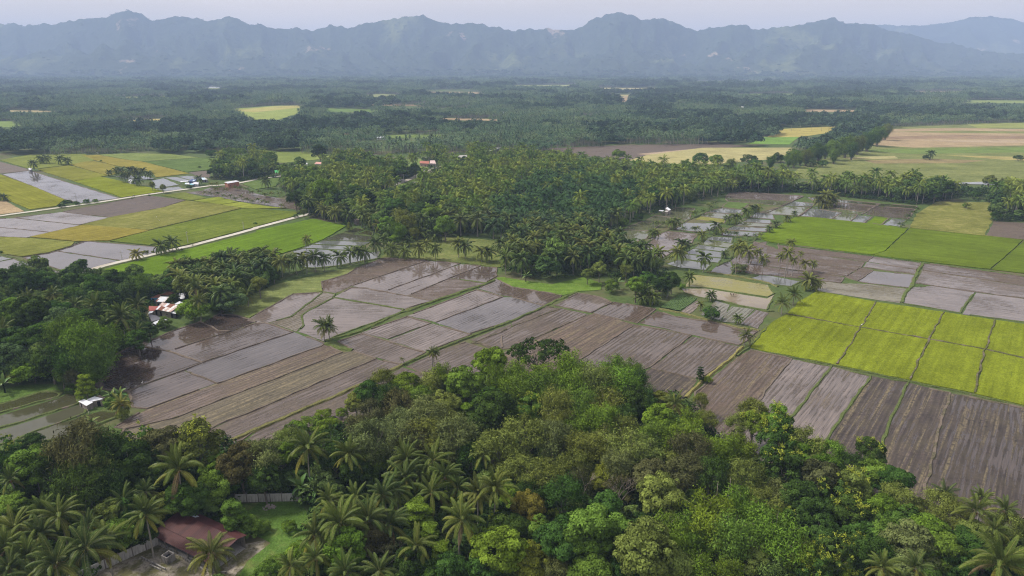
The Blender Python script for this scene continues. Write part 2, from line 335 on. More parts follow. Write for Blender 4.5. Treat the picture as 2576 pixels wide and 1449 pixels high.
def mountains():
    front = [(-500, 70), (-300, 45), (-120, 66), (0, 58), (60, 63), (130, 60), (200, 50), (270, 40), (325, 28), (362, 40), (385, 52), (450, 44), (520, 50), (575, 45), (640, 58), (690, 76), (750, 66), (790, 76), (830, 62), (880, 68), (930, 54), (1000, 42), (1060, 38), (1090, 50), (1130, 60), (1190, 55), (1240, 66), (1290, 80), (1330, 72), (1380, 70), (1440, 74), (1500, 46), (1562, 27), (1605, 44), (1690, 52), (1750, 72), (1800, 65), (1870, 61), (1920, 76), (1980, 67), (2040, 62), (2090, 48), (2150, 60), (2200, 64), (2280, 84), (2380, 108), (2480, 128), (2600, 142), (2900, 150), (3300, 158)]
    far = [(1700, 150), (1900, 110), (2080, 80), (2200, 62), (2300, 64), (2390, 56), (2440, 44), (2490, 40), (2540, 48), (2600, 60), (2750, 52), (3000, 64), (3300, 60)]
    def prof(lst, D):
        xs, zs = [], []
        for vx, vy in lst:
            d = rayv(vx, vy); t = D / d[1]; xs.append(d[0] * t); zs.append(CAMH + d[2] * t)
        return np.array(xs), np.array(zs)
    D1, D2 = 7000.0, 9600.0
    x1, z1 = prof(front, D1); x2, z2 = prof(far, D2)
    nx, ny = 760, 140
    X, Y = np.meshgrid(np.linspace(-8600, 8600, nx), np.linspace(5150, 10300, ny))
    A = X * D1 / Y
    wob = 260 * pnoise(A / 900, Y * 0 + 3.3)
    s = (Y + wob - 5250) / (D1 - 5250)
    R = np.interp(A, x1, z1)
    R = R + 15 * (1 - 2.2 * np.abs(pnoise(A / 130.0, A * 0 + 1.7))) * np.clip(R / 300, 0, 1) + 8 * pnoise(A / 48.0, A * 0 + 5.1) - 6
    rid = 1 - np.abs(pnoise(A / 420.0 + 0.3 * pnoise(Y / 700, A / 500), Y / 1500.0)) * 2.0
    rid2 = 1 - np.abs(pnoise(A / 170.0 + 7, Y / 520.0 + 0.5 * pnoise(A / 300, Y / 300))) * 2.0
    sc = np.clip(s, 0, 1)
    base = sc ** 1.25
    carve = 1 - (0.58 * (1 - rid) + 0.28 * (1 - rid2)) * (1 - sc ** 3) * (0.35 + 0.65 * (sc ** 0.3))
    h = R * base * np.clip(carve, 0.05, 1.2)
    back = np.clip(1 - (s - 1) / 0.9, 0, 1)
    h = np.where(s > 1, R * back, h)
    A2 = X * D2 / Y; R2 = np.interp(A2, x2, z2, left=0, right=z2[-1])
    s2 = (Y - 7600) / (D2 - 7600); sc2 = np.clip(s2, 0, 1)
    r3 = 1 - np.abs(pnoise(A2 / 500, Y / 900)) * 2
    h2 = np.where(s2 > 1, R2 * np.clip(1 - (s2 - 1) / 0.5, 0, 1), R2 * sc2 ** 1.1 * (1 - 0.35 * (1 - r3) * (1 - sc2 ** 3)))
    h2 = np.where(A2 < x2[0], 0, h2)
    h = np.maximum(h, h2)
    def hill(vx, vw, y0, dep, hh):
        c = gv(vx, 190)[0] * 0; d = rayv(vx, 180); cx = d[0] / d[1] * y0
        return hh * np.exp(-((X - cx) / vw) ** 2 - ((Y - y0) / dep) ** 2) * (1 + 0.5 * fbm(X / 200, Y / 200))
    h = h + hill(300, 520, 5750, 330, 95) + hill(60, 500, 5900, 300, 70) + hill(2050, 420, 6000, 350, 60)
    bump = 34 * fbm(X / 330, Y / 330, 4) + 14 * fbm(X / 70, Y / 70, 3) + 7 * np.abs(pnoise(X / 36, Y / 50))
    h = h + bump * np.clip(h / 60, 0, 1) - 2.0 * (h < 3)
    v = np.stack([X, Y, np.maximum(h, -2.0)], -1).reshape(-1, 3)
    idx = np.arange(nx * ny).reshape(ny, nx)
    f = np.stack([idx[:-1, :-1], idx[:-1, 1:], idx[1:, 1:], idx[1:, :-1]], -1).reshape(-1, 4)
    me = pydata('mountain_range', v.tolist(), f.tolist(), MAT['mount'])
    me.polygons.foreach_set('use_smooth', [True] * len(me.polygons))
    global MTN
    MTN = (X[0], Y[:, 0], np.maximum(h, -2.0), s)
    struct(mobj('mountain_range', me), 'hazy blue wooded mountain range along the horizon')
mountains()

# ------------------------------------------------------------------ fields
FIELD_POLYS = []            # world polygons that keep trees away
BUND_PTS = {}
_fi = [0]
def resample(poly, step, closed=True):
    out = []
    n = len(poly)
    for i in range(n if closed else n - 1):
        a = np.array(poly[i]); b = np.array(poly[(i + 1) % n]); L = np.linalg.norm(b - a); k = max(1, int(L / step))
        for j in range(k): out.append(tuple(a + (b - a) * j / k))
    if not closed: out.append(tuple(poly[-1]))
    return out
def inside(x, y, poly):
    c = False; n = len(poly); j = n - 1
    for i in range(n):
        xi, yi = poly[i]; xj, yj = poly[j]
        if (yi > y) != (yj > y) and x < (xj - xi) * (y - yi) / (yj - yi) + xi: c = not c
        j = i
    return c
def wpoly(t, pts):
    out = []
    for p in pts:
        if len(p) == 3: out.append(G(*p))
        else: out.append(G(t, *p))
    return out
def wob(poly, amp, step, closed=True, seed=0):
    r = resample(poly, step, closed); n = len(r); out = []
    for i, p in enumerate(r):
        q = np.array(p)
        s = amp * (pnoise(np.array([q[0] / 7.0 + seed]), np.array([q[1] / 7.0]))[0], pnoise(np.array([q[0] / 7.0 + 40]), np.array([q[1] / 7.0 + seed]))[0])[0]
        s2 = amp * pnoise(np.array([q[0] / 7.0 + 40]), np.array([q[1] / 7.0 + seed]))[0]
        out.append((q[0] + s, q[1] + s2))
    return out
def sheet_mesh(name, poly, z, depth, ang, mat):
    bm = bmesh.new()
    vs = [bm.verts.new((p[0], p[1], z)) for p in poly]
    f = bm.faces.new(vs)
    if f.normal.z < 0 or sum((poly[i][0] * poly[(i + 1) % len(poly)][1] - poly[(i + 1) % len(poly)][0] * poly[i][1]) for i in range(len(poly))) < 0: f.normal_flip()
    f.normal_update()
    top = [f]
    if depth > 0:
        lo = [bm.verts.new((p[0], p[1], z - depth)) for p in poly]
        for i in range(len(poly)):
            j = (i + 1) % len(poly)
            try: bm.faces.new((vs[i], vs[j], lo[j], lo[i]))
            except ValueError: pass
    bmesh.ops.triangulate(bm, faces=top)
    bmesh.ops.recalc_face_normals(bm, faces=bm.faces[:]) if depth > 0 else None
    uvl = bm.loops.layers.uv.new('row'); ca, sa = math.cos(ang), math.sin(ang)
    for fc in bm.faces:
        for lp in fc.loops:
            x, y, _ = lp.vert.co; lp[uvl].uv = (x * ca + y * sa, -x * sa + y * ca)
    me = bpy.data.meshes.new(name); bm.to_mesh(me); bm.free(); me.materials.append(mat)
    if sum(p.normal.z for p in me.polygons if abs(p.normal.z) > 0.9) < 0: me.flip_normals()
    return me
def ridge(poly, w, h, closed, color, bare, label=None, name='bund', dedupe=True, step=2.5):
    """a low earth bank along a line; stretches that another bank already covers are skipped"""
    pts = wob(poly, 0.5, step, closed, 3)
    if closed: pts = pts + [pts[0]]
    runs, cur = [], []
    for p in pts:
        key = (int(p[0] // 2), int(p[1] // 2)); hit = False
        if dedupe:
            rad = 1 if p[1] < 420 else 2
            for dx in range(-rad, rad + 1):
                for dy in range(-rad, rad + 1):
                    if (key[0] + dx, key[1] + dy) in BUND_PTS: hit = True
        if hit:
            cur.append(p)
            if len(cur) > 1: runs.append(cur)
            cur = []
        else: cur.append(p)
    if len(cur) > 1: runs.append(cur)
    for p in pts: BUND_PTS[(int(p[0] // 2), int(p[1] // 2))] = 1
    rnd = random.Random(len(BUND_PTS))
    v, f = [], []
    for run in runs:
        base = len(v)
        for i, p in enumerate(run):
            a = np.array(run[max(i - 1, 0)]); b = np.array(run[min(i + 1, len(run) - 1)]); d = b - a; L = np.linalg.norm(d) + 1e-6; nrm = np.array((-d[1], d[0])) / L
            ww = w * rnd.uniform(0.7, 1.35); hh = h * rnd.uniform(0.75, 1.3); q = np.array(p)
            for o, z in ((-0.5, 0.0), (-0.28, 0.8), (0.25, 1.0), (0.5, 0.0)):
                xy = q + nrm * ww * (o + rnd.uniform(-0.06, 0.06)); v.append((xy[0], xy[1], max(0.01, hh * z)))
            if i:
                for k in range(3): f.append((base + 4 * i - 4 + k, base + 4 * i - 3 + k, base + 4 * i + 1 + k, base + 4 * i + k))
    if not f: return None
    o = mobj(name, pydata(name, v, f, MAT['bund']), color=tuple(color) + (bare,))
    if sum(p.normal.z for p in o.data.polygons) < 0: o.data.flip_normals()
    return struct(o, label)

def direction(t, a, b):
    p, q = G(t, *a), G(t, *b); return math.atan2(q[1] - p[1], q[0] - p[0])
RD = {'r1': direction('F', (0, 1225), (1200, 715)), 'r2': direction('H', (640, 1449), (1020, 890)), 'd': direction('D', (0, 1240), (770, 1340)),
      'g': direction('G', (680, 720), (1240, 370)), 'a': direction('A', (560, 650), (1480, 515)), 'a2': direction('A', (340, 430), (810, 595)), 'x': 0.0,
      'c': direction('C', (1820, 1050), (2130, 1085)), 'e': direction('A', (1040, 1230), (2576, 855))}
MUD = (0.104, 0.079, 0.063); MUDP = (0.150, 0.120, 0.104); BRN = (0.104, 0.074, 0.055); DRK = (0.057, 0.043, 0.036)
LIME = (0.156, 0.188, 0.016); GRN = (0.105, 0.155, 0.012); GOLD = (0.205, 0.176, 0.036); OLV = (0.160,0.165,0.042); DULL = (0.095,0.140,0.040)
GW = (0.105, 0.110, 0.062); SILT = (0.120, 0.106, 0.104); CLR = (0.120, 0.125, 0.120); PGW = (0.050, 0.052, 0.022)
TAN = (0.310, 0.235, 0.140); MEAD = (0.125,0.150,0.045); STRAW = (0.33, 0.30, 0.14)
BG = (0.085, 0.108, 0.034); BY = (0.145, 0.140, 0.052); BB = (0.095, 0.085, 0.052)
def field(kind, tint, a, stub, rd, t, pts, label, bund=None, keep=True, h=None):
    poly = wpoly(t, pts)
    if tint is LIME:
        cx_, cy_ = sum(p[0] for p in poly) / len(poly), sum(p[1] for p in poly) / len(poly); poly = [(p[0] + (p[0] - cx_) / math.hypot(p[0] - cx_, p[1] - cy_) * .55, p[1] + (p[1] - cy_) / math.hypot(p[0] - cx_, p[1] - cy_) * .55) for p in poly]
    if keep: FIELD_POLYS.append(poly)
    far = max(p[1] for p in poly) > 900
    pw = poly if far else wob(poly, 0.55, 3.5, True, _fi[0] * 1.7)
    _fi[0] += 1
    z = {'mud': 0.06, 'water': 0.05, 'crop': 0.42, 'low': 0.16, 'patch': 0.03}[kind] + _fi[0] * 0.0006
    if tint is LIME: z -= 0.20
    if h is not None: z = h + _fi[0] * 0.0006
    ang = RD[rd] if isinstance(rd, str) else rd
    dep = z - 0.005 if kind in ('crop', 'low') else 0
    me = sheet_mesh('field', pw, z, dep, ang, MAT[{'mud': 'mud', 'water': 'water', 'crop': 'crop', 'low': 'crop', 'patch': 'crop'}[kind]])
    nm = {'mud': 'ploughed_field', 'water': 'pond_water' if 'pond' in label else 'paddy_water', 'crop': 'rice_field', 'low': 'grass_field', 'patch': 'grass_field'}[kind]
    o = mobj(nm, me, color=tuple(tint) + (a,)); o.pass_index = int(stub); struct(o, label)
    if bund:
        c, bare, w = bund; ridge(poly, w, 0.34 if w < 1.5 else 0.45, True, c, bare)
    return o
B1 = (BB, 0.62, 0.75); B2 = (BG, 0.25, 1.0); B3 = (BB, 0.5, 0.95); BP = ((0.20, 0.155, 0.12), 0.8, 1.0)
# --- central block of ploughed, flooded paddies (tile coordinates)
M = 'mud'; W = 'water'; C = 'crop'; Lw = 'low'
for args in (
 (M, (0.062, 0.046, 0.038), .70, 0, 'r1', 'E', [(1340, 570), (1690, 635), (2040, 750), (1850, 830), (1400, 990), (1290, 1040), (960, 1010), (780, 960), (900, 860), (1150, 680)], 'flooded dark field beside the bamboo at the wood edge', B1),
 (M, (0.078, 0.058, 0.047), .70, 0, 'r1', 'E', [(1290, 560), (1560, 520), (1720, 440), (2020, 340), (2200, 430), (2320, 440), (1900, 570), (1690, 635), (1340, 570)], 'flooded field just below the tin roofed houses', B1),
 (M, (0.088, 0.067, 0.056), .68, 0, 'r1', 'E', [(1690, 635), (2330, 440), (2576, 355), ('F', 90, 355), ('F', 370, 445), (2040, 750)], 'flooded field with plough streaks left of the twin palms', B1),
 (M, DRK, .70, 0, 'r1', 'E', [(2040, 345), (2200, 262), (2400, 280), (2576, 340), (2330, 440), (2200, 430)], 'dark corner paddy under the leaning palm', B1),
 (M, (0.098, 0.084, 0.080), .80, 0, 'r1', 'E', [(1850, 830), (2040, 750), ('F', 370, 445), ('F', 690, 560), ('F', 640, 590), (2190, 960)], 'blue grey flooded paddy left of the twin palms', B1),
 (M, (0.100, 0.079, 0.070), .72, 0, 'r1', 'E', [(1290, 1040), (1850, 830), (2170, 960), (1490, 1215), (1340, 1195)], 'pinkish flooded paddy behind the yellow palm', B1),
 (M, BRN, .40, 60, 'r1', 'E', [(1490, 1215), (2190, 960), ('F', 690, 570), ('F', 870, 650), ('F', 0, 990), (1750, 1310), (1250, 1420), (1150, 1400)], 'long ploughed strip with yellowish stubble', B1),
 (M, (0.098, 0.080, 0.050), .34, 80, 'r1', 'F', [(870, 650), (980, 635), (1200, 715), (0, 1225), ('E', 2190, 1385), ('E', 1900, 1560), ('E', 1200, 1500), ('E', 1250, 1420), ('E', 1750, 1310), (0, 990)], 'long olive brown ploughed strip', B1),
 (M, MUD, .52, 20, 'r1', 'F', [(1200, 715), (1460, 770), (1130, 940), (0, 1430), ('E', 2200, 1700), ('E', 1900, 1560), ('E', 2190, 1385), (0, 1225)], 'long grey brown ploughed strip above the grassy bank', B1),
 (M, MUD, .50, 10, 'r1', 'F', [(1480, 800), (1720, 870), (1760, 1000), (1400, 1400), (600, 1600), (-300, 1700), (0, 1445), (1130, 960)], 'ploughed strip between the grassy bank and the wood', None),
 (M, MUD, .56, 10, 'r1', 'F', [(830, 540), (1060, 460), (1700, 650), (1490, 770), (1200, 700), (980, 630)], 'paddy right of the twin palms', B1),
 (M, MUDP, .58, 0, 'r1', 'F', [(1060, 450), (1520, 290), (1750, 355), (1330, 515)], 'small paddy in the middle of the ploughed block', B1),
 (M, MUDP, .60, 0, 'r1', 'F', [(1330, 525), (1780, 360), (2160, 470), (1700, 645)], 'square paddy with spiral plough lines', B1),
 (M, MUDP, .64, 0, 'r1', 'F', [(1530, 280), (2220, 20), (2490, 90), (1810, 345)], 'long wet paddy with curved furrows', B1),
 (M, SILT, .74, 0, 'r1', 'F', [(1810, 350), (2490, 95), ('G', 0, 95), ('G', 330, 180), ('G', 0, 325), (2160, 460)], 'long shiny wet paddy beside the grassy bank', B1),
 (M, MUDP, .66, 0, 'x', 'F', [(430, 440), (480, 380), (460, 280), (530, 230), (780, 100), (1490, 215), (1450, 250), (850, 470), (690, 540)], 'large curved wet paddy behind the twin palms', B2),
 (M, (0.125, 0.102, 0.066), .52, 0, 'r1', 'F', [(140, 350), (350, 290), (680, 40), (800, 60), (770, 95), (530, 215), (450, 280), (480, 370), (410, 440)], 'narrow curved olive paddy', B2),
 (M, MUDP, .68, 0, 'r1', 'F', [(-90, 330), (0, 270), (370, 65), (670, 45), (340, 290), (120, 350), (0, 350)], 'wet paddy below the lime green grass', B1),
 (M, MUDP, .66, 0, 'x', 'F', [(790, 90), (960, 0), (1100, 5), (1780, 130), (1490, 210)], 'wet paddy with greenish mud', B1),
 (M, BRN, .48, 0, 'x', 'B', [(660, 1390), (930, 1310), (1010, 1250), (1280, 1150), (1480, 1155), (1720, 1175), (960, 1430), (800, 1500), (670, 1490)], 'reddish brown paddy below the line of palms', B1),
 (M, MUDP, .78, 0, 'r1', 'B', [(960, 1430), (1720, 1175), (2060, 1205), (1290, 1485), (1060, 1449)], 'flooded paddy mirroring the palms', B1),
 (M, MUDP, .74, 0, 'r1', 'B', [(1390, 1449), (2060, 1210), (2250, 1230), (1950, 1350), (1530, 1525), (1290, 1487)], 'second flooded paddy mirroring the palms', B1),
 (M, BRN, .42, 0, 'x', 'B', [(1690, 1449), (1950, 1350), (2330, 1405), (2160, 1449), (1790, 1578), (1520, 1525)], 'reddish brown paddy beside the green bank', B2),
 (M, MUD, .72, 0, 'x', 'B', [(1960, 1345), (2250, 1230), (2420, 1250), (2420, 1330), (2300, 1400)], 'wet paddy at the corner of the palm grove', B1),
 (M, MUD, .72, 0, 'r1', 'F', [(2240, 8), (2330, -60), ('G', -150, -90), ('G', 0, -10), ('G', 500, 75), ('G', 480, 100), ('G', 340, 178), ('G', 0, 92), (2490, 80)], 'wet paddy mirroring the grove in front of the bright grass', B1),
 (M, MUDP, .72, 0, 'g', 'G', [(430, 175), (660, 55), (890, 95), (1010, 150), (790, 250)], 'wet paddy below the dark grove corner', B1),
 (M, MUD, .68, 0, 'g', 'G', [(810, 255), (1030, 140), (1450, 215), (1260, 355)], 'dark wet paddy below the vegetable rows', B1),
 (M, MUD, .52, 20, 'g', 'G', [(0, 390), (490, 205), (340, 190), (0, 330)], 'thin ploughed strip along the grassy bank', B3),
 (M, MUD, .46, 20, 'g', 'G', [(-400, 560), (0, 395), (490, 205), (770, 265), (0, 605), (-150, 620), (-320, 560)], 'ploughed field behind the umbrella tree', B3),
 (M, BRN, .36, 60, 'g', 'G', [(-100, 680), (0, 612), (770, 270), (850, 260), (1240, 370), (680, 722), (400, 860), (-100, 860), (-240, 720)], 'large dry ploughed field with straw rows', B1),
 (M, MUD, .58, 25, 'g', 'G', [(690, 725), (1250, 370), (1800, 480), (1380, 800), (1100, 900), (500, 860)], 'ploughed field with wet tractor curves', B1),
 (M, MUD, .70, 0, 'd', 'G', [(1280, 350), (1460, 230), (1640, 290), (2040, 350), (2300, 420), (2470, 440), (2290, 580), (1820, 475)], 'wet paddy below the round bush', B1),
 (M, MUD, .54, 50, 'g', 'G', [(1390, 810), (1820, 490), (2300, 590), (2240, 680), (1880, 920)], 'ploughed field behind the slender tree', B1),
 (M, DRK, .30, 90, 'g', 'G', [(1340, 840), (1390, 815), (1870, 925), (1730, 1110), (1500, 1200), (1250, 1050)], 'dark dry ploughed corner with straw lines', None),
 (M, BRN, .48, 55, 'g', 'G', [(2400, 625), ('H', 240, 715), ('H', 0, 1010), (2400, 1250), (2100, 1600), (1800, 1500), (1850, 1050), (2270, 690)], 'ploughed field right of the yellow grass bank', B1),
 (M, MUDP, .60, 25, 'r2', 'H', [(250, 720), (640, 790), (260, 1275), (-100, 1700), (-480, 1650), (-180, 1250), (0, 1010)], 'ploughed strip with a pale swirl', B2),
 (M, MUDP, .64, 45, 'r2', 'H', [(650, 795), (1030, 890), (640, 1449), (400, 1850), (-100, 1750), (260, 1275)], 'wet ploughed strip next to the swirl', B2),
 (M, DRK, .36, 65, 'r2', 'H', [(1030, 890), (1410, 950), (1190, 1449), (1060, 1900), (400, 1850), (640, 1449)], 'dark ploughed strip with pale straw lines', B2),
 (M, DRK, .38, 60, 'r2', 'H', [(1420, 955), (1830, 1060), (1720, 1449), ('L', 1530, 800), ('L', 1200, 800), ('L', 900, 400), (1190, 1449)], 'dark ploughed strip with straw lines beside the wood', B3),
 (M, DRK, .44, 55, 'r2', 'H', [(1840, 1060), (2700, 1235), ('L', 2620, 850), ('L', 2200, 950), ('L', 1530, 850), (1720, 1449)], 'broad dark ploughed field at the right edge', B3),
 (M, BRN, .34, 0, 'd', 'D', [(100, 1000), (1060, 1130), (1000, 1185), (110, 1060)], 'reddish ploughed strip under the bright green rice', B1),
 (M, BRN, .46, 30, 'd', 'D', [(-140, 985), (100, 1060), (980, 1190), (890, 1270), (-140, 1120)], 'ploughed strip with thin dry straw', B1),
 (M, BRN, .46, 30, 'd', 'D', [(-160, 1120), (890, 1265), (780, 1335), (-180, 1210)], 'ploughed strip under the tall slim palms', B1),
 (M, BRN, .48, 30, 'd', 'D', [(-200, 1212), (770, 1340), (730, 1400), (300, 1350), (-220, 1300)], 'ploughed strip beside the slim palms foot', B1),
 (M, MUDP, .62, 0, 'd', 'D', [(1000, 1190), (1490, 1265), (1480, 1310), (960, 1240)], 'small wet strip left of the green bank', B1),
 (M, MUDP, .56, 20, 'd', 'D', [(1060, 1130), (1540, 1190), (1500, 1260), (1000, 1185)], 'wet ploughed strip below the bright green rice', B1),
 (M, BRN, .42, 0, 'd', 'D', [(780, 1340), (950, 1245), (1070, 1270), (900, 1380)], 'small brown ploughed plot', B1),
 (W, SILT, .18, 0, 'd', 'D', [(910, 1385), (1060, 1280), (1470, 1320), (1430, 1449), (1000, 1400)], 'square flooded silver paddy', B1),
 (M, BRN, .50, 30, 'd', 'D', [(1570, 1200), (2700, 1352), (2700, 1445), (1550, 1270)], 'long ploughed strip right of the green bank', B1),
 (M, MUDP, .52, 30, 'd', 'D', [(1550, 1275), (2700, 1450), (2700, 1572), (2080, 1490), (1480, 1400)], 'second long ploughed strip right of the green bank', B1),
 (M, MUDP, .70, 0, 'd', 'H', [(1420, 0), (1640, -20), (2080, 40), (1930, 250), (1340, 155)], 'silvery wet paddy above the lime rice', B2),
 (M, MUDP, .66, 0, 'd', 'H', [(2100, 50), (2700, 125), (2700, 360), (1950, 265)], 'silvery wet paddy at the right edge', B2),
 (M, (0.15, 0.13, 0.075), .56, 0, 'd', 'H', [(330, -90), (730, -45), (1000, -40), (1400, 10), (1330, 155), (520, 35)], 'greenish muddy strip above the lime rice', None),
 # lime rice
 (C, LIME, 1, 0, 'r2', 'H', [(350, 125), (500, 38), (1080, 145), (928, 393), (195, 262)], 'lime green rice plot at the upper left of its block', None),
 (C, LIME, 1, 0, 'r2', 'H', [(1092, 147), (1760, 247), (1612, 510), (942, 395)], 'lime green rice plot second along the top row', None),
 (C, LIME, 1, 0, 'r2', 'H', [(1775, 250), (2268, 327), (2178, 614), (1630, 513)], 'lime green rice plot third along the top row', None),
 (C, LIME, 1, 0, 'r2', 'H', [(2285, 330), (2720, 392), (2720, 745), (2198, 620)], 'lime green rice plot at the upper right edge', None),
 (C, LIME, 1, 0, 'r2', 'H', [(180, 272), (915, 404), (683, 770), (0, 640), (-165, 600), (-120, 520), (0, 395)], 'lime green rice plot at the lower left of its block', None),
 (C, LIME, 1, 0, 'r2', 'H', [(932, 408), (1602, 524), (1425, 925), (700, 775)], 'lime green rice plot second along the bottom row', None),
 (C, LIME, 1, 0, 'r2', 'H', [(1622, 528), (2170, 627), (2068, 1055), (1445, 930)], 'lime green rice plot third along the bottom row', None),
 (C, LIME, 1, 0, 'r2', 'H', [(2192, 633), (2720, 752), (2720, 1215), (2088, 1062)], 'lime green rice plot at the lower right edge', None),
 # bright green rice on the right
 (C, GRN, 1, 0, 'd', 'D', [(280, 735), (500, 745), (1140, 820), (1415, 850), (1165, 1085), (1050, 1120), (0, 990), (-110, 935), (0, 890), (100, 830)], 'bright green rice field, western part', None),
 (C, (0.100, 0.140, 0.014), 1, 0, 'd', 'D', [(1430, 852), (2570, 972), (2235, 1265), (1580, 1190), (1060, 1122), (1175, 1087)], 'bright green rice field, middle part', None),
 (C, (0.092, 0.130, 0.014), 1, 0, 'd', 'D', [(2585, 975), (2800, 1000), (2800, 1350), (2600, 1310), (2248, 1267)], 'bright green rice field at the right edge', None),
 (Lw, OLV, .6, 0, 'd', 'D', [(1425, 842), (1500, 700), (1700, 580), (2240, 590), (2260, 770), (2180, 920), (2576, 965), (2000, 905)], 'rough olive grassland behind the bright green rice', None),
 (M, BRN, .30, 30, 'd', 'D', [(2200, 922), (2270, 780), (2700, 800), (2700, 975), (2576, 962)], 'brown fallow patch at the right edge', None),
 ): field(*args)
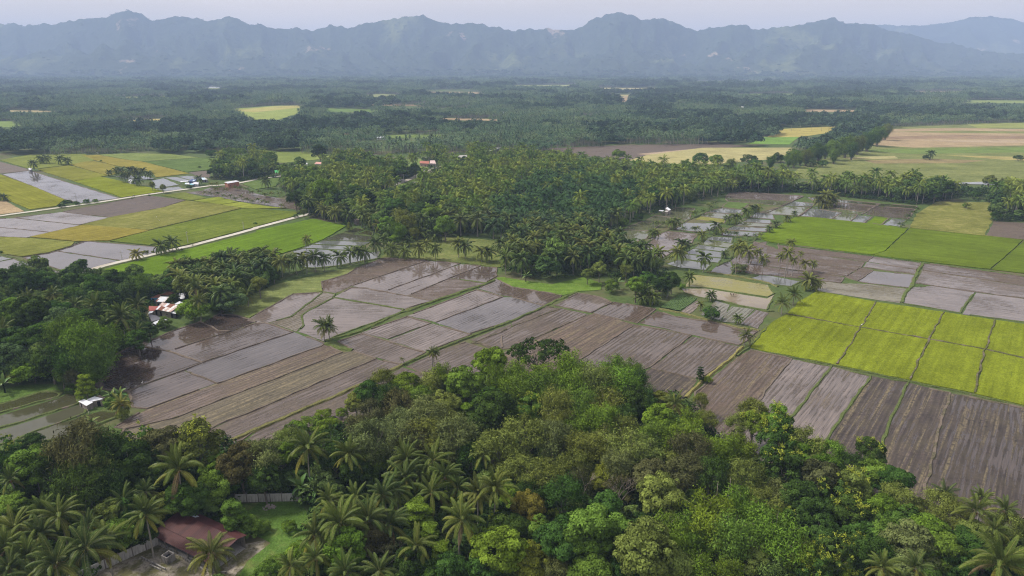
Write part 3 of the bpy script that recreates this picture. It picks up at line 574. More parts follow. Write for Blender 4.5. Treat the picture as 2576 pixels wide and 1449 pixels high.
for args in (
 (C, LIME, 1, 0, 'r2', 'H', [(2735, 394), (3600, 520), (3600, 1430), (2735, 1219)], 'lime green rice beyond the right edge', None),
 (M, DRK, .44, 55, 'r2', 'H', [(2715, 1240), (3600, 1450), ('L', 3300, 1000), ('L', 2635, 850)], 'dark ploughed field beyond the right edge', None),
 (C, (0.092, 0.130, 0.014), 1, 0, 'd', 'D', [(2815, 1002), (3700, 1095), (3700, 1470), (2815, 1353)], 'bright green rice beyond the right edge', None),
 (M, MUDP, .60, 0, 'd', 'D', [(2715, 1360), (3700, 1490), (3700, 1950), (2715, 1810)], 'wet paddies beyond the right edge', None),
 # small paddies below the dark palm line
 (M, MUD, .50, 15, 'r1', 'F', [(1520, 792), (1860, 628), (2110, 548), (2320, 612), (2480, 645), (2300, 860), (1800, 1000), (1700, 865)], 'ploughed field in front of the slim palms', B1),
 (M, MUD, .50, 20, 'g', 'F', [(2150, 522), (2570, 362), ('G', -10, 400), ('G', -110, 455), (2480, 632), (2330, 604)], 'ploughed strip right of the slim palms', B1),
 (M, MUDP, .62, 0, 'd', 'C', [(2180, 500), (2330, 485), ('D', 355, 525), ('D', 240, 578), (2150, 545)], 'pinkish paddy at the foot of the palm line', BP),
 (W, GW, .28, 0, 'd', 'C', [(2150, 552), ('D', 235, 582), ('D', 130, 622), (2400, 592), (2170, 577)], 'green water paddy by the palm line', BP),
 (Lw, DULL, 1, 0, 'd', 'C', [(2110, 640), (2170, 582), (2390, 597), (2310, 660)], 'small green seedling plot', BP),
 (W, CLR, .10, 0, 'd', 'D', [(270, 578), (480, 602), (440, 632), (170, 622)], 'small grey water paddy', BP),
 (W, GW, .30, 0, 'd', 'D', [(-80, 690), (150, 630), (430, 638), (310, 725), (0, 705)], 'olive water paddy', BP),
 (W, CLR, .24, 0, 'd', 'D', [(320, 725), (440, 648), (740, 692), (640, 755)], 'mirror paddy in the middle of the small paddies', BP),
 (W, GW, .36, 0, 'd', 'D', [(640, 760), (740, 697), (900, 712), (830, 780)], 'weedy paddy right of the mirror paddy', BP),
 (W, CLR, .22, 0, 'd', 'D', [(840, 785), (905, 718), (1050, 732), (970, 795)], 'grey paddy left of the green seed bed', BP),
 (Lw, GRN, 1, 0, 'd', 'D', [(1000, 800), (1080, 732), (1220, 747), (1140, 810)], 'small bright green seed bed', BP),
 (W, CLR, -.2, 0, 'd', 'D', [(1160, 815), (1250, 750), (1400, 762), (1330, 835)], 'clear pond paddy mirroring a palm', B2),
 (W, GW, .16, 0, 'd', 'D', [(445, 640), (600, 640), (980, 687), (945, 710), (750, 690)], 'long narrow water paddy', BP),
 (M, MUD, .62, 0, 'd', 'D', [(700, 592), (1085, 622), (980, 680), (560, 638)], 'brown paddy in the shade of the palms', BP),
 (M, MUD, .66, 0, 'd', 'D', [(1000, 690), (1095, 628), (1480, 655), (1420, 755), (1230, 742), (985, 712)], 'striped brown paddy below the palm line', BP),
 (W, PGW, .0, 0, 'd', 'D', [(380, 530), (500, 548), (700, 560), (1120, 600), (1085, 618), (500, 596)], 'water tinted dark for shade along the palm line', BP),  # shadow of the palms is put into the dark water colour
 (W, PGW, .0, 0, 'd', 'D', [(1135, 602), (1500, 625), (1480, 650), (1100, 624)], 'water tinted dark for shade at the end of the palm line', BP),  # same dark tint, painting palm shade onto the water
 # green water ponds beside the big grove
 (W, GW, .26, 0, 'c', 'C', [(890, 960), (1110, 860), (1400, 880), (1350, 955), (1200, 1000), (1080, 1010)], 'olive water paddy at the foot of the grove', BP),
 (W, GW, .20, 0, 'c', 'C', [(1110, 855), (1310, 782), (1520, 802), (1420, 862), (1390, 878)], 'second olive water paddy along the grove', BP),
 (W, GW, .22, 0, 'c', 'C', [(1330, 772), (1450, 722), (1800, 762), (1740, 790), (1500, 795)], 'third olive water paddy along the grove', BP),
 (W, GW, .22, 0, 'c', 'C', [(1470, 715), (1660, 642), (1840, 652), (1800, 700), (1790, 755)], 'olive water paddy in front of the white huts', BP),
 (M, MUDP, .66, 0, 'c', 'C', [(1280, 1130), (1380, 960), (1560, 880), (1870, 910), (1800, 1000), (1640, 1080), (1440, 1180), (1280, 1180)], 'pinkish mud paddy with long puddles', BP),
 (Lw, (0.19, 0.19, 0.055), 1, 0, 'c', 'C', [(1850, 760), (1900, 730), (2150, 762), (2130, 797)], 'small yellow green plot', BP),
 (W, GW, .26, 0, 'c', 'C', [(1905, 725), (1965, 690), (2330, 712), (2150, 757)], 'olive paddy behind the yellow plot', BP),
 (W, CLR, .20, 0, 'c', 'C', [(1965, 685), (2110, 645), (2310, 665), (2330, 702)], 'pale water paddy behind the yellow plot', BP),
 (W, CLR, .20, 0, 'c', 'C', [(1640, 860), (1740, 793), (2120, 802), (2020, 862), (1900, 890)], 'water paddy with young palms on its bank', BP),
 (W, CLR, .0, 0, 'c', 'C', [(2440, 690), (2620, 702), ('D', 60, 760), (2400, 742)], 'silvery paddy strip nearest the bright rice', BP),
 (W, CLR, .0, 0, 'c', 'C', [(2350, 750), (2600, 768), ('D', 30, 805), (2290, 782)], 'second silvery paddy strip', BP),
 (W, GW, .2, 0, 'c', 'C', [(2270, 788), (2590, 808), ('D', 10, 838), (2230, 822)], 'olive paddy strip among the silvery ones', BP),
 (W, CLR, .0, 0, 'c', 'C', [(2200, 830), (2570, 848), (2555, 885), (2170, 865)], 'third silvery paddy strip', BP),
 (W, CLR, .12, 0, 'c', 'C', [(2140, 875), (2500, 893), (2470, 932), (2110, 920)], 'fourth silvery paddy strip', BP),
 (W, CLR, .05, 0, 'c', 'C', [(1990, 930), (2230, 942), (2210, 1000), (1950, 965)], 'mirror paddy behind the lone palms', B2),
 (W, GW, .24, 0, 'c', 'C', [(1890, 1012), (1950, 968), (2230, 1005), (2180, 1050)], 'pale olive paddy strip', B2),
 (W, CLR, .10, 0, 'c', 'C', [(1820, 1052), (1880, 1016), (2170, 1055), (2130, 1087)], 'silvery strip behind the lone palms', B2),
 (W, CLR, .08, 0, 'c', 'C', [(1740, 1095), (1815, 1056), (2135, 1092), (2110, 1150), (1760, 1108)], 'broad silvery paddy behind the lone palms', B2),
 (W, CLR, .05, 0, 'c', 'C', [(1690, 1135), (1745, 1112), (2105, 1156), (2080, 1200), (1800, 1170)], 'silvery strip between the lone palms', B2),
 (W, CLR, .05, 0, 'c', 'C', [(1540, 1212), (1660, 1170), (1800, 1178), (2000, 1217), (1950, 1272), (1700, 1250)], 'silvery paddy at the foot of the lone palms', B2),
 (W, (0.08, 0.07, 0.07), .0, 0, 'c', 'C', [(1970, 1302), (2080, 1220), (2200, 1180), (2240, 1270), (2200, 1322)], 'dark mirror paddy beside the big bush', B2),
 (M, BRN, .58, 0, 'c', 'C', [(2430, 1000), (2560, 985), (2570, 1180), (2500, 1270), (2250, 1290), (2200, 1180)], 'brown puddled field under the tall palms', None),
 (W, CLR, .05, 0, 'd', 'C', [(2390, 1352), (2480, 1325), (2600, 1330), ('D', 330, 1385), ('D', 230, 1432), ('D', 0, 1412)], 'water strip behind the pale field', B2),
 (W, (0.20, 0.18, 0.085), .60, 0, 'd', 'C', [(1720, 1440), (1825, 1315), (2130, 1345), (2576, 1420), ('G', 2640, 55), ('G', 2576, 95), ('G', 1960, 0)], 'pale yellow scummy paddy', B2),
 (W, (0.22, 0.18, 0.13), .42, 0, 'd', 'G', [(1700, 12), (1950, 8), (2570, 108), (2640, 70), (2560, 225), (2340, 185), (2050, 125), (1870, 92), (1740, 52)], 'pale pinkish scummy paddy where two people work', B2),
 (Lw, (0.095, 0.11, 0.04), .55, 0, 'g', 'G', [(1500, 200), (1680, 75), (1860, 110), (1690, 235)], 'vegetable patch', None),
 (M, (0.17, 0.14, 0.12), .35, 20, 'g', 'G', [(1700, 240), (1870, 118), (1900, 180), (1780, 265)], 'dry tilled plot beside the vegetables', None),
 (M, (0.15, 0.14, 0.10), .66, 10, 'g', 'G', [(1900, 270), (2050, 132), (2190, 172), (2100, 332)], 'weedy plot with the round bush', None),
 (M, (0.15, 0.145, 0.10), .62, 10, 'g', 'G', [(2110, 340), (2200, 187), (2440, 217), (2300, 352)], 'weedy striped plot', None),
 (M, MUDP, .60, 10, 'g', 'G', [(2300, 362), (2450, 222), (2576, 252), (2480, 412)], 'striped mud plot beside the lime rice', None),
 (Lw, (0.11, 0.18, 0.03), .9, 0, 'x', 'B', [(2430, 1345), (2480, 1340), ('C', 0, 1360), ('C', 400, 1415), ('C', 720, 1345), ('C', 900, 1400), ('G', 900, 20), ('G', 650, 40), ('G', 500, 78), ('G', 0, -12), ('F', 2420, -90)], 'bright green grass in front of the grove', None),
 (Lw, MEAD, .72, 0, 'x', 'B', [(1250, 1150), (1450, 965), (1900, 935), (2300, 965), (2600, 1000), (2560, 1220), (2430, 1245), (2060, 1198), (1700, 1165), (1440, 1142)], 'grassy clearing with scattered palms', None),
 (Lw, (0.150,0.178,0.060), .8, 0, 'x', 'B', [(180, 1420), (950, 1245), (1005, 1248), (920, 1308), (660, 1385), (660, 1449), ('F', 665, 38), ('F', 370, 60), ('F', 0, 265), ('E', 2500, 305), ('E', 2260, 240), ('E', 2480, 110), ('F', 0, 60)], 'lime green grass beside the ploughed paddies', None),
 # left side
 (C, (0.175,0.180,0.022), .85, 0, 'a2', 'A', [(-120, 280), (0, 310), (330, 430), (650, 565), (560, 630), (300, 662), (90, 575), (-120, 560)], 'yellow green rice at the left edge', None),
 (Lw, TAN, 1, 0, 'a', 'A', [(-120, 570), (60, 577), (245, 680), (0, 712), (-120, 726)], 'harvested tan field at the left edge', None),
 (M, SILT, .72, 0, 'a', 'A', [(20, 305), (300, 270), (670, 385), (1205, 547), (810, 597), (650, 560), (340, 430)], 'long flooded field left of the road', B1),
 (M, BRN, .28, 0, 'a', 'A', [(-120, 175), (0, 180), (270, 250), (290, 268), (0, 300), (-120, 300)], 'brown fallow field at the left edge', None),
 (C, (0.155,0.180,0.042), .9, 0, 'a', 'A', [(0, 165), (300, 112), (860, 102), (950, 170), (700, 212), (380, 252), (270, 245)], 'green rice under the row of four palms', None),
 (C, (0.165,0.170,0.028), .9, 0, 'a', 'A', [(380, 258), (700, 218), (1080, 322), (745, 376), (460, 290)], 'olive yellow rice field', None),
 (C, (0.190,0.172,0.036), .9, 0, 'a', 'A', [(710, 212), (860, 180), (960, 178), (1130, 215), (1280, 290), (1085, 320)], 'yellow rice field', None),
 (C, (0.212,0.186,0.040), .9, 0, 'a', 'A', [(830, 120), (980, 112), (1270, 162), (1430, 180), (1905, 300), (1570, 340), (1540, 290), (1150, 218), (965, 168)], 'ripe yellow rice field beyond the ponds', None),
 (C, (0.165,0.190,0.018), .95, 0, 'a', 'A', [(745, 380), (1010, 332), (1200, 372), (1330, 410), (1500, 440), (1640, 483), (1230, 540)], 'lime rice field beside the road', None),
 (W, CLR, .02, 0, 'a', 'A', [(1150, 325), (1320, 312), (1450, 322), (1565, 350), (1340, 372)], 'silver pond behind the palm clump', B2),
 (W, CLR, -.1, 0, 'a', 'A', [(1520, 370), (1650, 345), (1810, 412), (1560, 450)], 'large silver pond beside the fish huts', B2),
 (W, CLR, -.1, 0, 'a', 'A', [(1660, 340), (1780, 332), (1930, 370), (1830, 387)], 'second silver pond by the fish huts', B2),
 (W, CLR, -.1, 0, 'a', 'A', [(1795, 332), (1890, 320), (2090, 340), (1945, 368)], 'third silver pond by the fish huts', B2),
 (W, CLR, -.1, 0, 'a', 'A', [(1565, 456), (1800, 428), (1865, 458), (1680, 474)], 'silver pond at the roadside', B2),
 (C, DULL, .95, 0, 'a', 'A', [(1440, 182), (2480, 112), (2590, 62), (2580, 150), (2450, 220), (2110, 262), (1880, 285)], 'green field behind the fish ponds', None),
 (Lw, (0.16, 0.20, 0.05), .85, 0, 'a', 'B', [(0, 62), (540, 82), (800, 130), (600, 160), (280, 190), (0, 192), ('A', 2480, 210)], 'pale green pasture with a white cow', None),
 (Lw, (0.15, 0.19, 0.055), .8, 0, 'a', 'A', [(1000, 108), (1270, 92), (1700, 102), (2000, 138), (1430, 176), (1270, 158)], 'dull green field in front of the tree belt', None),
 (M, BRN, .30, 0, 'a', 'A', [(1900, 287), (2110, 267), (2110, 342), (2000, 332)], 'small brown fallow field', None),
 (M, (0.080, 0.056, 0.046), .26, 0, 'a', 'A', [(630, 685), (1480, 520), (1860, 568), (1640, 640), (1110, 740)], 'dark brown ploughed field beside the road', B1),
 (M, MUDP, .66, 0, 'a', 'A', [(150, 745), (620, 686), (1100, 745), (800, 815)], 'flooded ploughed field beside the road', B1),
 (M, MUDP, .74, 0, 'a', 'A', [(-120, 755), (150, 750), (800, 820), (510, 890), (0, 840), (-120, 825)], 'flooded field at the left edge', B1),
 (M, MUDP, .76, 0, 'a', 'A', [(-120, 835), (0, 842), (500, 892), (270, 945), (0, 935), (-120, 925)], 'second flooded field at the left edge', B1),
 (C, OLV, .72, 0, 'a', 'A', [(830, 815), (1130, 737), (1650, 642), (1870, 572), (2230, 615), (2430, 650), (1500, 868), (1000, 835)], 'mottled olive rice field between the two roads', None, True, .34),
 (C, (0.135,0.160,0.038), .9, 0, 'a', 'A', [(1620, 520), (1860, 492), (2080, 550), (1930, 573)], 'green plot at the road bend', None),
 (C, (0.185,0.215,0.035), .95, 0, 'a', 'A', [(1945, 575), (2200, 537), (2400, 585), (2225, 613)], 'lime plot below the young palms', None),
 (C, (0.19,0.215,0.035), .95, 0, 'a', 'A', [(2235, 617), (2415, 590), ('B', 100, 630), ('B', 300, 650), ('B', 0, 655), (2440, 650)], 'lime strip below the young palms', None),
 (C, GOLD, .97, 0, 'a', 'A', [(300, 940), (520, 892), (830, 820), (1505, 873), (1090, 978), (760, 983)], 'golden ripe rice field', None),
 (C, (0.112,0.145,0.022), .93, 0, 'a', 'A', [(1115, 982), (1510, 877), (2440, 657), (2576, 658), ('B', 440, 690), ('B', 370, 735), (2576, 835), (1900, 1015), (1700, 1055), (1570, 1030)], 'green rice field above the white road', None),
 (C, (0.165,0.175,0.042), .85, 0, 'a', 'A', [(-120, 935), (270, 952), (755, 990), (720, 1030), (480, 1098), (220, 1138), (0, 1108), (-120, 1078)], 'olive rice field at the left edge', None),
 (W, SILT, .08, 0, 'a', 'A', [(580, 1080), (870, 982), (1560, 1037), (1600, 1085), (1230, 1175)], 'lavender flooded paddy beside the white road', B1),
 (W, SILT, .10, 0, 'a', 'A', [(230, 1145), (500, 1100), (570, 1085), (1190, 1180), (820, 1280), (630, 1275)], 'second lavender flooded paddy beside the white road', B1),
 (W, SILT, .05, 0, 'a', 'A', [(-120, 1190), (0, 1185), (130, 1160), (330, 1215), (100, 1265), (-120, 1275)], 'flooded paddy at the left edge', B2),
 (M, MUDP, .70, 0, 'a', 'A', [(100, 1285), (340, 1225), (620, 1290), (600, 1345), (300, 1345)], 'muddy paddy behind the left wood', B2),
 (W, CLR, .0, 0, 'a', 'A', [(-120, 1125), (0, 1125), (120, 1152), (0, 1180), (-120, 1182)], 'narrow water at the left edge', B2),
 (C, (0.100, 0.165, 0.014), 1, 0, 'e', 'A', [(1180, 1232), (1900, 1062), (2576, 895), ('B', 0, 878), ('B', 580, 758), ('B', 910, 830), ('B', 660, 975), ('B', 350, 1080), ('B', 0, 1180), (2576, 1230), (2300, 1290), (1500, 1400), (1000, 1420), (950, 1300)], 'bright green rice field below the white road', None),
 (M, BRN, .54, 0, 'a', 'A', [(1870, 492), (2040, 470), (2110, 440), (2400, 430), (2576, 500), ('B', 480, 600), ('B', 440, 670), ('B', 0, 602), (2576, 605), (2090, 525)], 'muddy field planted with young palms', None),
 (C, DULL, .9, 0, 'a', 'B', [(0, 355), (260, 348), (200, 430), (0, 460), ('A', 2440, 405), ('A', 2576, 362)], 'green plot behind the brick house', None),
 # ponds right of the bright green field
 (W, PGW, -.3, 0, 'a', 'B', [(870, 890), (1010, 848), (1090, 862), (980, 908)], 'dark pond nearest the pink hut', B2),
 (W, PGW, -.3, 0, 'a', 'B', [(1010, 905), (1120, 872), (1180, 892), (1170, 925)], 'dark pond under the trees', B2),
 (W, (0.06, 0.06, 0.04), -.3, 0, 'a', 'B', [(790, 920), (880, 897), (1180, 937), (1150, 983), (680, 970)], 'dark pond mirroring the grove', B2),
 (W, CLR, -.3, 0, 'a', 'B', [(570, 1010), (670, 975), (1150, 990), (1060, 1032)], 'mirror pond beside the bright green rice', B2),
 (W, CLR, .0, 0, 'a', 'B', [(460, 1050), (560, 1015), (1060, 1040), (1000, 1072)], 'pale pond strip', B2),
 (W, CLR, -.1, 0, 'a', 'B', [(370, 1082), (470, 1055), (1150, 1090), (1260, 1080), (1220, 1150), (900, 1212), (700, 1250), (500, 1245), (400, 1180)], 'large pond behind the row of palms', B2),
 # fish ponds at the lower left
 (W, PGW, -.3, 0, 'r1', 'E', [(-150, 1190), (0, 1170), (430, 1048), (560, 1042), (615, 1065), (580, 1095), (0, 1262), (-150, 1285)], 'dark green fish pond nearest the wood', (BG, .4, 1.3)),
 (W, (0.055, 0.055, 0.028), -.3, 0, 'r1', 'E', [(-150, 1320), (0, 1288), (590, 1108), (680, 1068), (780, 1080), (800, 1160), (400, 1288), (0, 1408), (-150, 1440)], 'second green fish pond beside the hut', (BG, .4, 1.3)),
 (W, (0.065, 0.065, 0.040), -.3, 0, 'r1', 'E', [(-150, 1470), (0, 1438), (800, 1182), (870, 1232), (840, 1270), (340, 1449), (100, 1560), (-150, 1600)], 'third green fish pond below the hut', (BG, .4, 1.3)),
 (W, (0.055, 0.055, 0.025), -.3, 0, 'r1', 'E', [(370, 1449), (860, 1290), (1030, 1240), (1210, 1252), (1200, 1292), (900, 1410), (600, 1520), (150, 1600)], 'olive fish pond beside the yellow palm', (BG, .3, 1.5)),
 (Lw, (0.075,0.125,0.028), .95, 0, 'x', 'E', [(-150, 1150), (0, 1040), (200, 985), (560, 975), (620, 1040), (430, 1044), (0, 1165), (-150, 1185)], 'green grass bank above the fish ponds', None),
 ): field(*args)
# far fields, given in full view coordinates
for args in (
 (Lw, (0.155, 0.175, 0.060), .75, 0, 'x', 'V', [(1980, 447), (2030, 408), (2130, 388), (2240, 320), (2400, 313), (2800, 303), (2800, 478), (2400, 458), (2100, 455)], 'wide pasture beyond the palm line'),
 (Lw, TAN, .9, 0, 'x', 'V', [(2150, 362), (2240, 325), (2420, 322), (2800, 330), (2800, 362), (2300, 372)], 'tan harvested fields far right'),
 (Lw, (0.22, 0.24, 0.07), 1, 0, 'x', 'V', [(2430, 312), (2800, 303), (2800, 322), (2460, 322)], 'far pale green field'),
 (Lw, (0.135, 0.185, 0.05), 1, 0, 'x', 'V', [(2140, 378), (2330, 374), (2800, 368), (2800, 380), (2300, 388)], 'green strip across the far pasture'),
 (Lw, (0.30, 0.26, 0.10), 1, 0, 'x', 'V', [(2380, 391), (2600, 396), (2800, 404), (2800, 412), (2520, 402)], 'yellow strip across the far pasture'),
 (Lw, STRAW, .9, 0, 'x', 'V', [(2120, 396), (2250, 393), (2260, 399), (2140, 402)], 'straw patch on the far pasture'),
 (Lw, (0.24, 0.17, 0.11), .8, 0, 'x', 'V', [(2180, 345), (2420, 340), (2800, 345), (2800, 351), (2400, 349), (2180, 352)], 'brown strip across the far tan fields'),
 (Lw, (0.17, 0.18, 0.06), .8, 0, 'x', 'V', [(2240, 332), (2420, 329), (2800, 334), (2800, 338), (2400, 335)], 'green strip across the far tan fields'),
 (Lw, (0.36, 0.28, 0.19), .9, 0, 'x', 'V', [(2300, 354), (2520, 353), (2800, 357), (2800, 360), (2480, 359)], 'pale strip across the far tan fields'),
 (Lw, (0.21, 0.17, 0.085), .7, 0, 'x', 'V', [(2170, 403), (2340, 400), (2480, 404), (2420, 411), (2200, 412)], 'brownish patch on the far pasture'),
 (Lw, (0.13, 0.16, 0.045), .7, 0, 'x', 'V', [(1690, 396), (1880, 379), (1990, 381), (1930, 398), (1760, 410)], 'greenish part of the straw field'),
 (Lw, (0.36, 0.28, 0.20), .9, 0, 'x', 'V', [(1600, 388), (1760, 374), (1800, 377), (1660, 393)], 'pale bare part of the straw field'),
 (M, BRN, .30, 20, 'x', 'V', [(1365, 374), (1520, 367), (1800, 361), (1900, 368), (1720, 378), (1620, 392), (1590, 402), (1470, 394)], 'brown fallow field beyond the grove'),
 (Lw, STRAW, .8, 0, 'x', 'V', [(1580, 404), (1630, 390), (1770, 372), (1990, 372), (2000, 388), (1930, 402), (1750, 417)], 'straw coloured field beyond the grove'),
 (Lw, (0.34, 0.29, 0.09), 1, 0, 'x', 'V', [(1930, 345), (1960, 325), (2120, 317), (2100, 332), (2000, 347)], 'yellow field behind the tree line'),
 (Lw, (0.14, 0.24, 0.05), 1, 0, 'x', 'V', [(1885, 362), (1915, 346), (2010, 345), (1985, 364)], 'green field behind the tree line'),
 (Lw, (0.23, 0.27, 0.07), 1, 0, 'x', 'V', [(580, 274), (700, 266), (762, 266), (768, 280), (700, 301), (640, 301)], 'pale green meadow among the left groves'),
 (Lw, (0.33, 0.30, 0.10), 1, 0, 'x', 'V', [(580, 278), (700, 267), (760, 265), (755, 271), (640, 283)], 'yellow field among the left groves'),
 (Lw, TAN, 1, 0, 'x', 'V', [(1548, 252), (1575, 240), (1592, 240), (1590, 261), (1560, 259)], 'tan field in the far groves'),
 (Lw, (0.33, 0.30, 0.15), 1, 0, 'x', 'V', [(1495, 221), (1652, 221), (1655, 226), (1500, 225)], 'pale field strip in the far groves'),
 (Lw, (0.24, 0.26, 0.10), 1, 0, 'x', 'V', [(1740, 205), (1925, 203), (1930, 208), (1750, 209)], 'pale green strip near the mountains'),
 (Lw, (0.24, 0.26, 0.10), 1, 0, 'x', 'V', [(1285, 214), (1460, 213), (1460, 218), (1290, 218)], 'pale strip near the mountains'),
 (Lw, TAN, 1, 0, 'x', 'V', [(1060, 231), (1180, 231), (1240, 236), (1080, 236)], 'tan strip in the far groves'),
 (Lw, TAN, 1, 0, 'x', 'V', [(1105, 297), (1250, 300), (1250, 304), (1110, 302)], 'tan strip in the middle groves'),
 (Lw, (0.19, 0.23, 0.07), 1, 0, 'x', 'V', [(2420, 252), (2800, 255), (2800, 262), (2430, 259)], 'green strip in the far right groves'),
 (Lw, (0.12, 0.18, 0.05), 1, 0, 'x', 'V', [(810, 272), (950, 276), (950, 283), (820, 282)], 'green strip in the left groves'),
 (Lw, (0.16, 0.22, 0.06), .9, 0, 'x', 'V', [(-100, 310), (40, 304), (60, 318), (-100, 326)], 'green field at the far left edge'),
 (Lw, STRAW, 1, 0, 'x', 'V', [(1520, 238), (1600, 238), (1600, 242), (1520, 241)], 'pale harvested strip in the far groves'),
 (Lw, TAN, 1, 0, 'x', 'V', [(2010, 275), (2160, 277), (2150, 283), (2020, 281)], 'small tan clearing in the groves'),
 (Lw, (0.20, 0.22, 0.09), 1, 0, 'x', 'V', [(905, 240), (960, 236), (1020, 240), (960, 246)], 'pale clearing in the left groves'),
 (Lw, (0.15, 0.20, 0.06), .8, 0, 'x', 'V', [(880, 402), (1060, 400), (1080, 425), (960, 430)], 'small clearing behind the village trees'),
 (Lw, (0.15, 0.21, 0.05), .9, 0, 'x', 'V', [(985, 465), (1060, 440), (1130, 448), (1090, 475), (1010, 480)], 'grass beside the village street'),
 ): field(*args)
mw = wpoly('V', [(2390, 462), (2460, 458), (2800, 459), (2800, 467), (2500, 466)])
o = struct(mobj('river', sheet_mesh('river', mw, 0.3, 0, 0, MAT['water']), color=(0.20, 0.20, 0.19, -0.3)), 'thin grey river at the right edge'); FIELD_POLYS.append(mw)

# many small clearings between the far groves
_cr = random.Random(88); _cc = [((0.30, 0.25, 0.13), 'straw'), ((0.20, 0.22, 0.07), 'pale green'), ((0.27, 0.19, 0.12), 'tan'), ((0.13, 0.18, 0.05), 'green'), ((0.34, 0.29, 0.12), 'yellowish')]
for k in range(17):
    D_ = 1000 + 3700 * (k / 16.0) ** 0.9; x_ = _cr.uniform(-.72, .72) * D_; w_ = _cr.uniform(30, 75) * (1 + D_ / 2500); l_ = _cr.uniform(.3, .55) * w_; a_ = _cr.uniform(-.5, .5)
    ca_, sa_ = math.cos(a_), math.sin(a_); pg = []
    for (px_, py_) in ((-1, -.8), (.9, -1), (1.1, .7), (.2, 1.05), (-.9, .9)):
        qx, qy = px_ * w_ * _cr.uniform(.8, 1.1), py_ * l_ * _cr.uniform(.8, 1.1); pg.append((x_ + qx * ca_ - qy * sa_, D_ + qx * sa_ + qy * ca_))
    tn, cn = _cc[_cr.randrange(5)]; _fi[0] += 1; FIELD_POLYS.append(pg)
    struct(mobj('clearing', sheet_mesh('clearing', pg, .15 + _fi[0] * .0006, 0, a_, MAT['crop']), color=tn + (.8,)), 'small %s clearing in the far groves' % cn)
# explicit grassy banks
def bank(t, pts, w, color, bare, h=0.45, label=None):
    ridge(wpoly(t, pts), w * 0.5, h, False, color, bare, label, 'bank', False, 1.6)
bank('F', [(-300, 1560), (0, 1432), (560, 1190), (1130, 945), (1480, 775)], 3.0, BY, .28, .6, 'long grassy bank')
bank('F', [(1490, 775), (1860, 610), (2240, 465), (2576, 335), ('G', 340, 188)], 2.6, BG, .30, .6, 'grassy bank')
bank('F', [(690, 545), (830, 505), (1050, 440), (1440, 255), (1560, 225), (1800, 135), (2140, 20), ('B', 2240, 1440), ('B', 2400, 1375)], 3.2, (0.088, 0.112, 0.032), .18, .6, 'grassy bank behind the twin palms')
bank('F', [(690, 560), (870, 610), (970, 630)], 4.0, (0.088, 0.112, 0.032), .1, .5, 'grassy foot of the twin palms')
bank('G', [(340, 185), (400, 150), (640, 45)], 3.6, (0.090, 0.118, 0.032), .15, .5, 'green bank')
bank('G', [(2330, 600), (2100, 790), (1890, 960), (1740, 1115)], 2.6, (0.20, 0.18, 0.06), .12, .6, 'yellow grass bank')
bank('G', [(2560, 400), (2450, 530), (2380, 610), (2270, 690)], 1.8, BG, .35, .5, 'bank beside the canal')
bank('D', [(1565, 1195), (1495, 1300), (1440, 1449), ('H', 1420, 20), ('H', 1380, 60), ('H', 1340, 150)], 3.4, (0.090, 0.118, 0.032), .15, .5, 'green bank between the paddies')
bank('G', [(2000, 110), (2340, 190), (2576, 240), ('H', 60, 235)], 2.0, BG, .25, .5, 'bank behind the plots')
bank('G', [(1480, 215), (1700, 250), (2040, 345), (2300, 405), (2480, 430)], 2.4, BY, .3, .5, 'bank below the plots')
bank('C', [(1960, 1290), (2300, 1340), (2576, 1400), ('D', 100, 1440)], 2.6, BY, .2, .5, 'grassy bank behind the pale field')
bank('H', [(0, 655), (690, 790), (1430, 945), (2070, 1082), (2700, 1232)], 1.4, BG, .3, .5, 'bank along the lime rice')
bank('D', [(0, 1000), (1050, 1130), (1580, 1200), (2700, 1352)], 1.3, (0.07, 0.12, 0.025), .2, .5, 'bank along the bright green rice')
bank('D', [(360, 528), (150, 625), (0, 690), ('C', 2450, 690)], 1.6, (0.3, 0.24, 0.18), .9, .5, 'bare path bank')
bank('D', [(440, 640), (320, 728)], 1.6, (0.3, 0.24, 0.18), .9, .5, 'bare path bank')
bank('D', [(1130, 605), (1040, 655), (945, 712)], 2.2, (0.3, 0.24, 0.18), .9, .5, 'bare path bank')
bank('C', [(2080, 1220), (2200, 1170), (2230, 1050), (2420, 985), ('D', -100, 950)], 2.4, BG, .25, .5, 'grassy bank by the tall palms')
bank('C', [(1480, 1190), (1640, 1090), (1880, 1000), (1960, 950), (2160, 860), (2340, 770), (2450, 690)], 2.6, BG, .3, .5, 'planted bank between the silvery paddies')
bank('C', [(1380, 955), (1560, 875), (1730, 790), (1830, 745), (1960, 685), (2100, 640)], 2.4, BG, .4, .5, 'planted bank along the olive paddies')
bank('A', [(330, 1220), (620, 1285), (650, 1310)], 2.4, BG, .2, .5, 'grassy bank at the left')
bank('A', [(0, 1110), (160, 1150), (330, 1218), (100, 1275), (-120, 1290)], 2.0, BG, .2, .5, 'grassy bank at the left edge')
bank('A', [(860, 980), (770, 1000), (720, 1035), (500, 1100), (220, 1145)], 1.6, BB, .6, .5, 'muddy bank')
bank('B', [(230, 1370), (500, 1260), (900, 1225), (1250, 1150)], 3.0, BG, .3, .5, 'bank with the row of palms')
for q_ in ([(1085, 145), (930, 398), (692, 775)], [(1768, 248), (1617, 518), (1436, 928)], [(2277, 328), (2186, 620), (2078, 1060)], [(188, 268), (925, 400), (1615, 518), (2184, 621), (2720, 748)]):
    bank('H', q_, 1.5, (0.085, 0.085, 0.034), .45, .5, 'thin earth bund in the lime rice')
